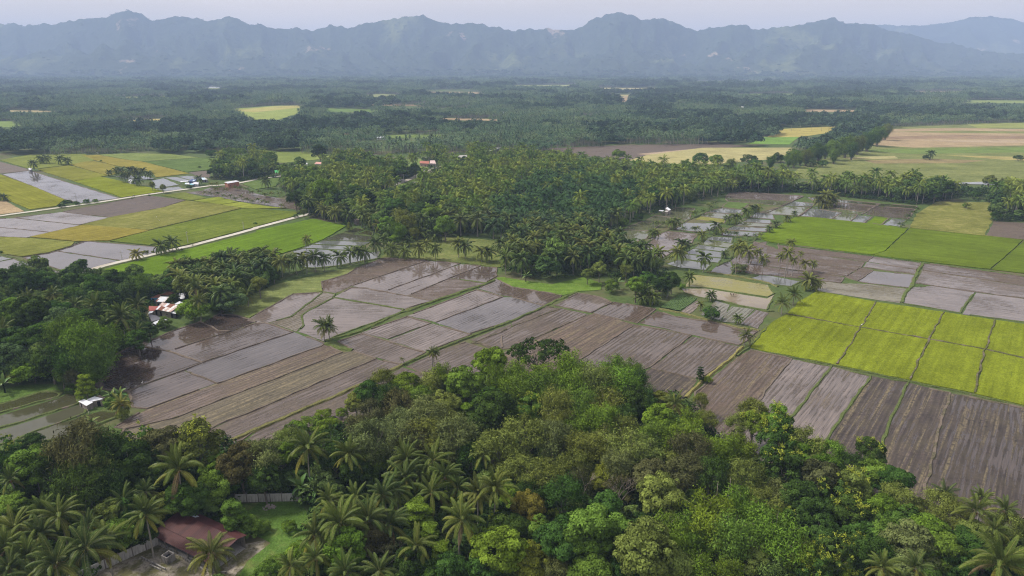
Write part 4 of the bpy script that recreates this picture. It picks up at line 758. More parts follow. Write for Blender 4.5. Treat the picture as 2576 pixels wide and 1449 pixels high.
# vegetable rows are real ridges of plants
vp = [G('G', 1500, 200), G('G', 1680, 75), G('G', 1860, 110), G('G', 1690, 235)]
for k in range(11):
    u = (k + 0.5) / 11
    a = (vp[0][0] + (vp[3][0] - vp[0][0]) * u, vp[0][1] + (vp[3][1] - vp[0][1]) * u); b = (vp[1][0] + (vp[2][0] - vp[1][0]) * u, vp[1][1] + (vp[2][1] - vp[1][1]) * u)
    ridge([a, b], 0.9, 0.55, False, (0.085, 0.135, 0.045), .05, None, 'vegetable_row', False, 0.8)

# roads
def road(name, t, pts, w, label, mat='road'):
    p = wob(wpoly(t, pts), 0.4, 6, False, 8); v, f = [], []
    for i, q in enumerate(p):
        a = np.array(p[max(i - 1, 0)]); b = np.array(p[min(i + 1, len(p) - 1)]); d = b - a; n = np.array((-d[1], d[0])) / (np.linalg.norm(d) + 1e-6); q = np.array(q)
        for o_, z in ((-0.75, 0.02), (-0.5, 0.55), (0.5, 0.55), (0.75, 0.02)): xy = q + n * w * o_; v.append((xy[0], xy[1], z))
        if i:
            for k in range(3): f.append((4 * i - 4 + k, 4 * i - 3 + k, 4 * i + 1 + k, 4 * i + k))
    me = pydata(name, v, f, MAT[mat]); me.materials.append(MAT['bund'])
    for i, pl in enumerate(me.polygons): pl.material_index = 0 if i % 3 == 1 else 1
    if sum(pl.normal.z for pl in me.polygons) < 0: me.flip_normals()
    struct(mobj(name, me, color=BG + (.35,)), label)
    FIELD_POLYS.append([tuple(np.array(q) + (0, w)) for q in p] + [tuple(np.array(q) - (0, w)) for q in reversed(p)])
road('road', 'A', [(-150, 752), (0, 730), (560, 652), (980, 595), (1480, 515), (1880, 460), (2000, 442), (2120, 425), (2300, 415), (2420, 395), (2576, 362), ('B', 0, 358), ('B', 250, 328), ('B', 420, 300)], 4.2, 'pale gravel road crossing the left fields')
road('road', 'A', [(540, 1372), (880, 1285), (1040, 1235), (1600, 1103), (1920, 1032), (2576, 858), ('B', 0, 852), ('B', 380, 750), ('B', 560, 705)], 4.0, 'white concrete road above the bright green rice')
road('road', 'V', [(985, 468), (1010, 460), (1040, 448), (1070, 432), (1130, 414)], 5.5, 'village street among the palms')
road('path', 'V', [(1082, 451), (1105, 452), (1130, 456)], 3.0, 'path beside the village street')

# ------------------------------------------------------------------ vegetation meshes
def quads_mesh(name, Q, var, mats, flush=None, midx=None):
    N = len(Q)
    me = bpy.data.meshes.new(name)
    me.from_pydata(Q.reshape(-1, 3).tolist(), [], np.arange(4 * N).reshape(N, 4).tolist())
    a = me.attributes.new('var', 'FLOAT', 'FACE'); a.data.foreach_set('value', np.asarray(var, dtype=np.float32))
    a = me.attributes.new('flush', 'FLOAT', 'FACE'); a.data.foreach_set('value', np.asarray(flush if flush is not None else np.zeros(N), dtype=np.float32))
    for m_ in mats: me.materials.append(m_)
    if midx is not None: me.polygons.foreach_set('material_index', np.asarray(midx, dtype=np.int32))
    me.update(); return me
def unit(a): return a / (np.linalg.norm(a, axis=-1, keepdims=True) + 1e-9)
def leaves(c, n, L, Wd, rg, droop=0.0):
    """one quad per leaf: centre c, facing n, long axis L, width Wd"""
    N = len(c); t = unit(np.cross(n, rg.normal(size=(N, 3)))); t[:, 2] -= droop; t = unit(t); b = unit(np.cross(n, t))
    L = np.asarray(L).reshape(-1, 1) * 0.5; Wd = np.asarray(Wd).reshape(-1, 1) * 0.5
    return np.stack([c - t * L - b * Wd * 0.6, c - b * Wd + t * L * 0.2, c + t * L, c + b * Wd - t * L * 0.1], 1)
def sphere_pts(N, rg, up=0.0):
    d = unit(rg.normal(size=(N, 3)))
    return d
def broad_crown(seed, R=5.0, zc=8.0, hz=4.6, lobes=54, per=300, leaf=0.36, flush=0.0, layers=False, openness=0.0, lobe_r=(0.6, 1.75), mat='leaf', zmin=2.0):
    rg = np.random.RandomState(seed); cs, rs = [], []
    tries = 0
    while len(cs) < lobes and tries < 4000:
        tries += 1
        d = unit(rg.normal(size=3)); k = rg.uniform(0.30, 1.0) ** 0.5; r = rg.uniform(*lobe_r)
        if d[2] < -0.55: continue
        if layers:
            zl = rg.randint(0, 5); c = np.array([d[0] * k * (R - r) * (1.05 - 0.15 * zl), d[1] * k * (R - r) * (1.05 - 0.15 * zl), zc - hz * 0.7 + zl * hz * 0.36])
        else: c = np.array([d[0] * k * (R - r * 0.8), d[1] * k * (R - r * 0.8), zc + d[2] * k * (hz - r * 0.7)])
        if c[2] < zmin: continue
        if any(np.linalg.norm(c - q) < 0.62 * min(r, rr) for q, rr in zip(cs, rs)): continue
        cs.append(c); rs.append(r)
    C, Nn, Ls, var, fl = [], [], [], [], []
    cen = np.array([0, 0, zc - 1.0])
    for c, r in zip(cs, rs):
        n_ = int(per * (r / 1.5) ** 2 * (1 - openness))
        d = unit(rg.normal(size=(n_, 3)) + unit(c - cen) * 0.75 + np.array([0, 0, 0.55]))
        rad = r * (0.72 + 0.38 * rg.rand(n_, 1) ** 0.6); sq = np.array([1.08, 1.08, 0.38 if layers else 0.66])
        p = c + d * rad * sq
        C.append(p); Nn.append(unit(d + rg.normal(size=(n_, 3)) * 0.36 + np.array([0, 0, 0.22])))
        Ls.append(leaf * rg.uniform(0.5, 1.7, n_))
        v = 0.46 + rg.uniform(-0.26, 0.30) + rg.normal(size=n_) * 0.13; var.append(np.clip(v, 0, 1))
        top = c[2] > zc + 0.2 * hz
        isf = (rg.rand() < flush) and top
        f_ = np.zeros(n_)
        if isf: f_ = (rg.rand(n_) < 0.8) * np.clip((p[:, 2] - c[2]) / r + 0.35, 0, 1) * 0.95
        fl.append(f_)
    C = np.concatenate(C); Nn = np.concatenate(Nn); Ls = np.concatenate(Ls); var = np.concatenate(var); fl = np.concatenate(fl)
    Q = leaves(C, Nn, Ls, Ls * 0.72, rg)
    me = quads_mesh('crown', Q, var, [MAT[mat]], fl)
    return me, cs
def flush_crown(seed, R=5.0):
    """dark crown whose outermost shoots carry tufts of yellow young leaves"""
    rg = np.random.RandomState(seed + 900)
    me0, cs = broad_crown(seed, R, 8.0, 5.2, 40, 260, 0.36)
    n0 = len(me0.polygons); Q0 = np.zeros(n0 * 12, dtype=np.float32); co = np.zeros(len(me0.vertices) * 3, dtype=np.float32); me0.vertices.foreach_get('co', co)
    Q0 = co.reshape(n0, 4, 3); v0 = np.zeros(n0, dtype=np.float32); me0.attributes['var'].data.foreach_get('value', v0)
    tops = sorted(cs, key=lambda c: -c[2])[:20]; C, V_ = [], []
    for c in tops:
        for _ in range(rg.randint(0, 3)):
            d = unit(np.array([rg.normal() * 0.7, rg.normal() * 0.7, 1.0])); p = c + d * rg.uniform(1.35, 1.8); k = rg.randint(14, 34); sz = rg.uniform(0.35, 0.75)
            C.append(p + rg.normal(size=(k, 3)) * sz * 0.5); V_.append(np.clip(0.6 + rg.normal(size=k) * 0.2, 0, 1))
    C = np.concatenate(C); V_ = np.concatenate(V_)
    Nn = unit(rg.normal(size=C.shape) + np.array([0, 0, 0.8])); Q1 = leaves(C, Nn, np.full(len(C), 0.40), np.full(len(C), 0.24), rg)
    fl = np.concatenate([np.zeros(n0), rg.uniform(0.45, 0.95, len(C))])
    bpy.data.meshes.remove(me0)
    return quads_mesh('crown', np.concatenate([Q0, Q1]), np.concatenate([v0, V_]), [MAT['leaf']], fl), cs
def bamboo_crown(seed, R=5.0, H=13.0, culms=44, per=290, leaf=0.58):
    rg = np.random.RandomState(seed); C, Nn, var, tips = [], [], [], []
    culm = MB()
    for k in range(culms):
        a = rg.uniform(0, 2 * math.pi); reach = R * rg.uniform(0.25, 1.0) ** 0.8; hh = H * rg.uniform(0.62, 1.0) * (1.03 - 0.22 * (reach / R) ** 2)
        ba = rg.uniform(0, 2 * math.pi); b0 = np.array([math.cos(ba), math.sin(ba), 0]) * rg.uniform(0, 0.9)
        d = np.array([math.cos(a), math.sin(a), 0])
        def path(t): return b0 + d * reach * t ** 2.2 + np.array([0, 0, 1]) * hh * (1.35 * t - 0.38 * t ** 3.2)
        pts = [path(t) for t in (0, 0.3, 0.6, 0.85, 1.0)]
        culm.tube(pts, [0.06, 0.055, 0.045, 0.03, 0.015], 4)
        n_ = int(per * rg.uniform(0.8, 1.2)); t = 0.26 + 0.78 * rg.rand(n_) ** 0.85
        p = np.array([path(x) for x in t]); sp = (0.55 + 0.75 * np.sin(np.clip(t, 0, 1) * math.pi * 0.85)).reshape(-1, 1)
        off = rg.normal(size=(n_, 3)) * sp * np.array([0.72, 0.72, 0.5]); off[:, 2] -= np.abs(off[:, 0] + off[:, 1]) * 0.25
        C.append(p + off); Nn.append(unit(unit(off + d * 0.2) + np.array([0, 0, 0.6]) + rg.normal(size=(n_, 3)) * 0.36))
        var.append(np.clip(0.5 + rg.uniform(-0.2, 0.2) + rg.normal(size=n_) * 0.12, 0, 1))
    C = np.concatenate(C); Nn = np.concatenate(Nn); var = np.concatenate(var); N = len(C)
    C[:, 2] = np.maximum(C[:, 2], 0.5)
    L = leaf * rg.uniform(0.7, 1.3, N)
    Q = leaves(C, Nn, L, L * 0.30, rg, 0.55)
    return quads_mesh('crown', Q, var, [MAT['leaf']]), culm.mesh('culms', MAT['twig'], True)
def feather_crown(seed, R=5.0, zc=8.0, hz=4.8, lobes=46, per=150, leaf=0.5):
    """loose crown of fine narrow leaves"""
    rg = np.random.RandomState(seed); C, Nn, var = [], [], []
    cs = []
    for _ in range(lobes):
        d = unit(rg.normal(size=3)); d[2] = abs(d[2]) if rg.rand() < 0.75 else d[2]; k = rg.uniform(0.3, 1.0) ** 0.45
        c = np.array([d[0] * R * 0.82 * k, d[1] * R * 0.82 * k, max(2.2, zc + d[2] * hz * 0.82 * k)]); cs.append(c)
        n_ = int(per * rg.uniform(0.6, 1.4)); sz = rg.uniform(0.55, 1.0)
        off = rg.normal(size=(n_, 3)) * sz * np.array([0.8, 0.8, 0.6]); C.append(c + off)
        Nn.append(unit(unit(off) + np.array([0, 0, 0.5]) + rg.normal(size=(n_, 3)) * 0.5)); var.append(np.clip(0.5 + rg.uniform(-0.22, 0.22) + rg.normal(size=n_) * 0.13, 0, 1))
    C = np.concatenate(C); Nn = np.concatenate(Nn); var = np.concatenate(var); L = leaf * rg.uniform(0.7, 1.4, len(C))
    return quads_mesh('crown', leaves(C, Nn, L, L * 0.26, rg, 0.3), var, [MAT['leaf']]), cs
def trunk_mesh(seed, cs, zc=8.0, r0=0.34, mat='bark', zb=3.0):
    rnd = random.Random(seed); mb = MB(); top = Vector((rnd.uniform(-0.4, 0.4), rnd.uniform(-0.4, 0.4), zc - 1.5))
    mb.tube([(0, 0, -0.3), (0, 0, 0.4), tuple(top * 0.5), tuple(top)], [r0 * 1.25, r0, r0 * 0.8, r0 * 0.5], 8)
    for c in random.Random(seed).sample(list(cs), min(14, len(cs))):
        s = top * rnd.uniform(0.5, 1.0); c = Vector(c); m = s.lerp(c, 0.5) + Vector((0, 0, -0.3)) + Vector((rnd.uniform(-.4, .4), rnd.uniform(-.4, .4), 0))
        mb.tube([tuple(s), tuple(m), tuple(c)], [r0 * 0.36, r0 * 0.24, r0 * 0.08], 5)
    return mb.mesh('trunk', MAT[mat], True)
def twig_mesh(seed, R=5.0, zc=8.0):
    """bare branching limbs of a half dead tree"""
    rnd = random.Random(seed); mb = MB()
    def grow(p, d, L, r, lev):
        q = p + d * L; m = p.lerp(q, 0.5) + Vector((rnd.uniform(-1, 1), rnd.uniform(-1, 1), rnd.uniform(-.5, .5))) * L * 0.08
        mb.tube([tuple(p), tuple(m), tuple(q)], [r, r * 0.85, r * 0.7], 5 if lev < 2 else 4, False)
        if lev >= 5: return
        for _ in range(rnd.randint(2, 3)):
            nd = (d + Vector((rnd.uniform(-1, 1), rnd.uniform(-1, 1), rnd.uniform(-.35, .6))) * 0.75).normalized(); grow(q, nd, L * rnd.uniform(.62, .85), r * 0.62, lev + 1)
    grow(Vector((0, 0, 0)), Vector((0.05, 0, 1)), 3.2, 0.30, 0)
    return mb.mesh('limbs', MAT['twig'], True)

def frond_quads(L, e0, bend, pairs, lw, ll, rg, droop=0.55, wide=False):
    """a feather palm leaf growing along +X from the origin; returns quads, var, material index"""
    S = 12; pts = [np.zeros(3)]; ang = e0
    for k in range(S):
        ang2 = e0 - bend * ((k + 1) / S) ** 1.4; pts.append(pts[-1] + np.array([math.cos(ang2), 0, math.sin(ang2)]) * L / S)
    pts = np.array(pts)
    def at(t):
        x = t * S; i = min(int(x), S - 1); return pts[i] + (pts[i + 1] - pts[i]) * (x - i), unit(pts[i + 1] - pts[i])
    Q, var, mi = [], [], []
    for k in range(pairs):
        t = 0.13 + 0.86 * (k + 0.5) / pairs; p, d = at(t); prof = (math.sin(math.pi * (0.12 + 0.83 * t)) ** 0.75); l = ll * prof
        upv = unit(np.cross(np.array([0, 1, 0]), d) * -1); upv = upv if upv[2] > 0 else -upv
        for s in (-1, 1):
            side = np.array([0, s, 0])
            dr = droop * rg.uniform(0.7, 1.3)
            d1 = unit(side * 0.85 + d * 0.55 + upv * (0.3 - 0.35 * dr)); d2 = unit(side * max(0.12, 0.75 - 0.55 * dr) + d * 0.4 - np.array([0, 0, 1]) * dr)
            a = p; b = p + d1 * l * 0.45; c = b + d2 * l * 0.6 * rg.uniform(0.7, 1.3); w = d * lw * 0.5
            v = 0.40 + 0.25 * t + rg.normal() * 0.11
            Q.append([a - w * 0.6, a + w * 0.6, b + w, b - w]); var.append(v); mi.append(0)
            Q.append([b - w, b + w, c + w * 0.25, c - w * 0.25]); var.append(v - 0.06); mi.append(0)
    for k in range(0, S, 2):
        a, b = pts[k], pts[k + 2]; w = 0.042 * (1 - k / S) + 0.012; u = np.array([0, 0, 0.035])
        Q.append([a + [0, -w, 0] + u, b + [0, -w * .8, 0] + u, b + [0, w * .8, 0] + u, a + [0, w, 0] + u]); var.append(0.7); mi.append(1)
    return np.array(Q), np.clip(np.array(var), 0, 1), np.array(mi)
def strip_frond(L, e0, bend, rg, seg=5, w=0.75):
    """a far palm leaf: folded tapering strip"""
    p = np.zeros(3); Q, var = [], []; prev = None
    for k in range(seg + 1):
        t = k / seg; ang = e0 - bend * t ** 1.4; ww = w * (0.25 + 0.9 * math.sin(math.pi * min(1, 0.08 + 0.86 * t)))
        cur = (p.copy(), p + [0, -ww, -ww * 0.55], p + [0, ww, -ww * 0.55])
        if prev is not None:
            v = 0.4 + 0.3 * t + rg.normal() * 0.08
            Q.append([prev[0], cur[0], cur[1], prev[1]]); Q.append([prev[0], prev[2], cur[2], cur[0]]); var += [v, v - 0.08]
        prev = cur; p = p + np.array([math.cos(ang), 0, math.sin(ang)]) * L / seg
    return np.array(Q), np.clip(np.array(var), 0, 1)
def rotz(Q, a):
    c, s = math.cos(a), math.sin(a); M_ = np.array([[c, s, 0], [-s, c, 0], [0, 0, 1]]); return Q @ M_
def palm_crown(seed, n=22, L=4.8, pairs=15, lw=0.31, ll=0.95, mat='palmleaf', lo=-0.75, ribs=True, oil=False):
    rg = np.random.RandomState(seed); QQ, VV, MM = [], [], []
    for k in range(n):
        u = (k + 0.5) / n; e0 = 1.40 - (1.40 - lo) * u ** 1.1 + rg.normal() * 0.12; bend = 0.6 + 1.05 * (1 - abs(u - 0.5)) * rg.uniform(0.75, 1.25)
        Q, v, mi = frond_quads(L * rg.uniform(0.85, 1.1) * (0.8 if u < 0.15 else 1), e0, bend, pairs, lw, ll, rg, 0.5 if oil else 0.95)
        Q = rotz(Q, k * 2.39996 + rg.normal() * 0.15)
        QQ.append(Q); VV.append(np.clip(v + (0.18 if u > 0.72 else 0) + rg.normal() * 0.08, 0, 1)); MM.append(mi)
    return np.concatenate(QQ), np.concatenate(VV), np.concatenate(MM)
def far_palm_quads(seed, n=13, L=4.4):
    rg = np.random.RandomState(seed); QQ, VV = [], []
    for k in range(n):
        u = (k + 0.5) / n; Q, v = strip_frond(L * rg.uniform(0.85, 1.1), 1.25 - 1.9 * u ** 0.9 + rg.normal() * 0.1, 0.9 + 0.5 * rg.rand(), rg, 4, 0.5)
        QQ.append(rotz(Q, k * 2.39996 + rg.normal() * 0.2)); VV.append(v + (0.12 if u > 0.7 else 0))
    return np.concatenate(QQ), np.clip(np.concatenate(VV), 0, 1)
def palm_trunk(seed, H=10.0, lean=0.0, r=0.17):
    rnd = random.Random(seed); mb = MB(); a = rnd.uniform(0, 6.28); pts, rad = [], []
    for k in range(7):
        t = k / 6; o = lean * (t - t * t) * 2; pts.append((math.cos(a) * o, math.sin(a) * o, -0.3 + (H + 0.3) * t)); rad.append(r * (1.5 if k == 0 else 1.12 - 0.35 * t))
    return mb.tube(pts, rad, 7).mesh('trunk', MAT['palmbark'], True)

# near palm leaves, one mesh per curvature
_rg = np.random.RandomState(77)
FRONDS = []
for e0, bend in ((1.38, 0.5), (1.2, 1.0), (1.0, 1.45), (0.78, 1.65), (0.48, 1.65), (0.10, 1.35), (-0.45, 0.85)):
    for j in range(2):
        Q, v, mi = frond_quads(4.7, e0, bend * _rg.uniform(0.85, 1.2), 54, 0.066, 1.0, _rg, 1.1)
        FRONDS.append(quads_mesh('frond', Q, v, [MAT['palmleaf'], MAT['rib']], None, mi))
PTRUNK = [palm_trunk(s, 10.0, l) for s, l in ((1, 0.2), (2, 0.9), (3, 1.8), (4, 0.5))]
def nuts_mesh():
    mb = MB(); rnd = random.Random(4)
    for k in range(9):
        a = k * 0.7; c = Vector((math.cos(a) * 0.32, math.sin(a) * 0.32, -0.35 - 0.08 * (k % 3)))
        mb.tube([tuple(c + Vector((0, 0, 0.15))), tuple(c + Vector((0, 0, 0.06))), tuple(c + Vector((0, 0, -0.08))), tuple(c + Vector((0, 0, -0.16)))], [0.03, 0.12, 0.12, 0.03], 6)
    return mb.mesh('coconut_cluster', MAT['nut'], True)
NUTS = nuts_mesh()
MIDC = []
for s in range(5):
    q = palm_crown(40 + s); MIDC.append(quads_mesh('crown', q[0], q[1], [MAT['palmleaf'], MAT['rib']], None, q[2]))
YOUNGC = []
for s in range(3):
    q = palm_crown(60 + s, 11, 3.6, 9, 0.30, 0.85, 'palmleaf', 0.1); YOUNGC.append(quads_mesh('crown', q[0], q[1], [MAT['palmleaf'], MAT['rib']], None, q[2]))
OILC = []
for s in range(3):
    q = palm_crown(80 + s, 26, 5.6, 12, 0.34, 0.95, 'oilpalm', -0.7, True, True); OILC.append(quads_mesh('crown', q[0], q[1], [MAT['palmleaf'], MAT['rib']], None, q[2]))
MTRUNK = [palm_trunk(11 + s, 10.0, l, 0.16) for s, l in enumerate((0.2, 0.8, 1.5))]
OTRUNK = palm_trunk(31, 10.0, 0.0, 0.36)

# tree kinds: (crown mesh, trunk mesh) pairs built for a crown radius of 5 m
TREES = {}
def add_kind(k, lst): TREES[k] = lst
_l = []
for s in range(5): m_, cs_ = broad_crown(100 + s); _l.append((m_, trunk_mesh(100 + s, cs_)))
add_kind('broad', _l)
_l = []
for s in range(3): m_, cs_ = broad_crown(120 + s, 5.0, 6.8, 4.9, 46, 320, 0.32, lobe_r=(0.8, 1.7)); _l.append((m_, trunk_mesh(120 + s, cs_, 6.0)))
add_kind('dense', _l)
_l = []
for s in range(4): m_, cs_ = flush_crown(140 + s); _l.append((m_, trunk_mesh(140 + s, cs_)))
add_kind('flush', _l)
_l = []
for s in range(2): m_, cs_ = broad_crown(160 + s, 5.0, 6.0, 4.4, 42, 260, 0.34, layers=True, lobe_r=(0.9, 1.5)); _l.append((m_, trunk_mesh(160 + s, cs_, 6.5, 0.26)))
add_kind('tier', _l)
_l = []
for s in range(4): _l.append(bamboo_crown(180 + s))
add_kind('bamboo', _l)
_l = []
for s in range(4): m_, cs_ = feather_crown(200 + s); _l.append((m_, trunk_mesh(200 + s, cs_, 8.0, 0.24)))
add_kind('feather', _l)
_l = []
for s in range(2): m_, cs_ = feather_crown(220 + s, 5.0, 8.0, 4.2, 16, 80, 0.40); _l.append((m_, twig_mesh(220 + s)))
add_kind('twiggy', _l)
m_, cs_ = broad_crown(240, 5.0, 5.6, 1.5, 42, 130, 0.36, lobe_r=(0.6, 1.0), zmin=3.6); add_kind('umbrella', [(m_, trunk_mesh(240, cs_, 4.6, 0.28))])
_l = []
for s in range(3): m_, cs_ = broad_crown(260 + s, 5.0, 3.4, 3.6, 32, 230, 0.32, lobe_r=(0.8, 1.7), zmin=0.8); _l.append((m_, trunk_mesh(260 + s, cs_, 3.0, 0.16)))
add_kind('bush', _l)
ZC = {'broad': 8.0, 'dense': 6.8, 'flush': 8.0, 'tier': 6.0, 'bamboo': 8.4, 'feather': 8.0, 'twiggy': 7.5, 'umbrella': 5.4, 'bush': 3.2}
_trd = random.Random(9)
TREE_LOG = []        # (object, base label, group) for telling look-alikes apart afterwards
COLS = {'green': (0.093, 0.156, 0.018), 'dark': (0.032, 0.057, 0.012), 'deep': (0.043, 0.085, 0.016), 'olive': (0.109, 0.133, 0.029), 'lime': (0.103, 0.153, 0.017), 'pale': (0.126, 0.155, 0.035),
        'grey': (0.103, 0.123, 0.041), 'brown': (0.069, 0.072, 0.028), 'rust': (0.065, 0.063, 0.025), 'yellow': (0.110, 0.128, 0.018), 'bluish': (0.058, 0.096, 0.036), 'mid': (0.080, 0.133, 0.020), 'orange': (0.101, 0.097, 0.019)}
KNAME = {'broad': ('broadleaf_tree', 'broadleaf tree', 'tree'), 'dense': ('mango_tree', 'round crowned tree', 'tree'), 'flush': ('flushing_tree', 'tree with yellow shoots', 'tree'),
         'tier': ('layered_tree', 'tree with layered branches', 'tree'), 'bamboo': ('bamboo_clump', 'feathery bamboo clump', 'bamboo'), 'feather': ('fine_leaved_tree', 'fine leaved tree', 'tree'),
         'twiggy': ('bare_tree', 'half bare twiggy tree', 'tree'), 'umbrella': ('umbrella_tree', 'flat topped umbrella tree', 'tree'), 'bush': ('bush', 'low leafy bush', 'bush')}
CNAME = {'green': 'green', 'dark': 'dark green', 'deep': 'deep green', 'olive': 'olive green', 'lime': 'lime green', 'pale': 'pale green', 'grey': 'grey green', 'brown': 'dull brownish green', 'rust': 'brownish olive', 'yellow': 'yellow green', 'bluish': 'bluish green', 'mid': 'mid green', 'orange': 'yellowish'}
def tree_at(kind, col, x, y, R, region, hs=1.0, label=None, group=None):
    var = TREES[kind]; cm, tm = var[_trd.randrange(len(var))]; s = R / 5.0
    nm = KNAME[kind]
    ax = _trd.uniform(0.88, 1.14); o = empty(nm[0], (x, y, 0), _trd.uniform(0, 6.28)); o.scale = (s * ax, s / ax, s * hs * (_trd.uniform(0.9, 1.15) if kind != 'umbrella' else 1))
    base = COLS[col]; j = _trd.uniform(0.85, 1.15); jj = _trd.uniform(-0.08, 0.08)
    c = (base[0] * j * (1 + jj), base[1] * j, base[2] * j * (1 - jj))
    mobj('culms' if kind == 'bamboo' else 'trunk', tm, parent=o); mobj('crown', cm, parent=o, color=c)
    tag(o, label or '', nm[2], group)
    if not label: TREE_LOG.append((o, '%s %s %s' % (CNAME[col], nm[1], region), x, y, ZC[kind] * s * hs, region))
    return o
def tree_px(kind, col, t, x, y, r, region, label=None, hs=1.0, group=None, rmax=11.0):
    vx, vy = tv(t, x, y); s = 1.0
    for _ in range(5):
        zc = ZC[kind] * s * hs; p = gv(vx, vy, zc); d = depth_of(p[0], p[1], zc); R = min(rmax, r / 4 / 2.515625 * d / FPX); s = R / 5.0
    return tree_at(kind, col, p[0], p[1], R, region, hs, label, group)

PALM_N = [0]
PALMCOL = [(0.042, 0.072, 0.017), (0.051, 0.084, 0.018), (0.036, 0.064, 0.019), (0.060, 0.090, 0.020)]
def palm_near(x, y, H, s, label, region, yellow=0.0, nfr=27):
    PALM_N[0] += 1; rnd = random.Random(PALM_N[0] * 7 + 1)
    o = empty('coconut_palm', (x, y, 0), rnd.uniform(0, 6.28))
    tr = mobj('trunk', PTRUNK[rnd.randrange(4)], parent=o); tr.scale = (1, 1, H / 10.0); nfr = rnd.randrange(21, 32); tx, ty = rnd.uniform(-.14, .14), rnd.uniform(-.14, .14); ph = rnd.uniform(0, 6.28)
    base = PALMCOL[rnd.randrange(4)]
    k = mobj('coconut_cluster', NUTS, parent=o, loc=(0, 0, H))
    for i in range(nfr):
        u = (i + 0.5) / nfr; cls = min(6, int(7 * u ** 0.95)); me = FRONDS[cls * 2 + rnd.randrange(2)]
        ye = (0.7 if u > 0.86 else 0.35 if u > 0.7 else 0.08) * rnd.uniform(0.3, 1.3) + yellow * rnd.uniform(0.3, 1.0); ye = min(1, ye)
        c = tuple(b * (1 - ye) + g_ * ye for b, g_ in zip(base, (0.165, 0.150, 0.026))); j = rnd.uniform(0.85, 1.15)
        if i >= nfr - rnd.choice((0, 0, 1, 2)): c = (0.115, 0.082, 0.045)
        f_ = mobj('frond', me, parent=o, loc=(0, 0, H - 0.05), color=tuple(q * j for q in c))
        f_.rotation_euler = (tx + rnd.uniform(-0.16, 0.16), ty + rnd.uniform(-0.16, 0.16), ph + i * 2.39996 + rnd.uniform(-0.4, 0.4)); q = s * rnd.uniform(0.8, 1.12); f_.scale = (q, q, q)
    tag(o, label or '', 'palm tree', 'foreground coconut palms')
    if not label: TREE_LOG.append((o, 'coconut palm %s' % region, x, y, H, region))
    return o
def palm_px(t, x, y, r, region, by=None, bx=None, H=None, near=True, label=None, yellow=0.0, kind='palm', group=None):
    vx, vy = tv(t, x, y)
    if by is not None:
        gx, gy = G(t, bx if bx is not None else x, by); d = rayv(vx, vy); tt = gy / d[1]; H = max(2.0, CAMH + d[2] * tt)
    else:
        H = H or 9.5; gx, gy = gv(vx, vy, H)
    s = r / 4 / 2.515625 * depth_of(gx, gy, H) / FPX / (3.7 if near else 2.75); s = max(0.35, min(1.5, s))
    if near: return palm_near(gx, gy, H, s, label, region, yellow)
    return palm_mid(gx, gy, H, s, region, kind, label, yellow, group)
def palm_mid(x, y, H, s, region, kind='palm', label=None, yellow=0.0, group=None):
    PALM_N[0] += 1; rnd = random.Random(PALM_N[0] * 7 + 1)
    nm, cn, tm = {'palm': ('coconut_palm', MIDC, MTRUNK), 'young': ('young_palm', YOUNGC, MTRUNK), 'oil': ('oil_palm', OILC, [OTRUNK])}[kind]
    o = empty(nm, (x, y, 0), rnd.uniform(0, 6.28))
    tr = mobj('trunk', tm[rnd.randrange(len(tm))], parent=o); tr.scale = (1, 1, max(0.06, H / 10.0))
    base = (0.036, 0.068, 0.024) if kind == 'oil' else PALMCOL[rnd.randrange(4)]; ye = min(1.0, yellow + (rnd.random() < 0.2) * 0.25)
    c = tuple(b * (1 - ye) + g_ * ye for b, g_ in zip(base, (0.165, 0.150, 0.026)))
    cr = mobj('crown', cn[rnd.randrange(len(cn))], parent=o, loc=(0, 0, H), color=c); cr.scale = (s, s, s)
    tag(o, label or '', 'palm tree', group)
    if not label: TREE_LOG.append((o, '%s %s' % ({'palm': 'coconut palm', 'young': 'young low palm', 'oil': 'dark oil palm'}[kind], region), x, y, H, region))
    return o
def leaf_blade(L, w, seg=5, bend=1.0, e0=1.0):
    p = np.zeros(3); Q, var = [], []; prev = None
    for k in range(seg + 1):
        t = k / seg; a = e0 - bend * t ** 1.3; ww = w * (0.2 + 0.8 * math.sin(math.pi * min(0.97, 0.12 + 0.85 * t))) ; cur = (p.copy(), p + [0, -ww, ww * .25], p + [0, ww, ww * .25])
        if prev is not None: Q += [[prev[0], cur[0], cur[1], prev[1]], [prev[0], prev[2], cur[2], cur[0]]]; var += [0.55, 0.68]
        prev = cur; p = p + np.array([math.cos(a), 0, math.sin(a)]) * L / seg
    return np.array(Q), np.array(var)
BLADES = []
for e0, bd in ((1.25, 0.5), (1.0, 0.9), (0.75, 1.2), (0.4, 1.3)):
    Q, v = leaf_blade(2.6, 0.36, 6, bd, e0); BLADES.append(quads_mesh('banana_leaf', Q, v, [MAT['palmleaf']]))
BSTEM = MB().tube([(0, 0, -0.2), (0, 0, 1.2), (0, 0, 2.4)], [0.20, 0.16, 0.08], 7).mesh('stem', MAT['shrub'], True)
def banana(t, x, y, size, label, region='', by=None):
    vx, vy = tv(t, x, y); p = gv(vx, vy, 2.6 * size); rnd = random.Random(int(x * 3 + y))
    o = empty('banana_plant', (p[0], p[1], 0), rnd.uniform(0, 6.28)); o.scale = (size,) * 3; tag(o, label or '', 'banana plant', 'banana plants')
    mobj('stem', BSTEM, MAT['leaf'], o, color=(0.16, 0.17, 0.06))
    for i in range(9):
        f_ = mobj('leaf', BLADES[min(3, i // 2)], parent=o, loc=(0, 0, 2.3), color=(0.075 * rnd.uniform(.8, 1.3), 0.125, 0.035)); f_.rotation_euler = (rnd.uniform(-.15, .15), 0, i * 2.4 + rnd.uniform(-.3, .3)); q = rnd.uniform(0.85, 1.15); f_.scale = (q, q, q)
    if not label: TREE_LOG.append((o, 'banana plant %s' % region, p[0], p[1], 2, region))
    return o

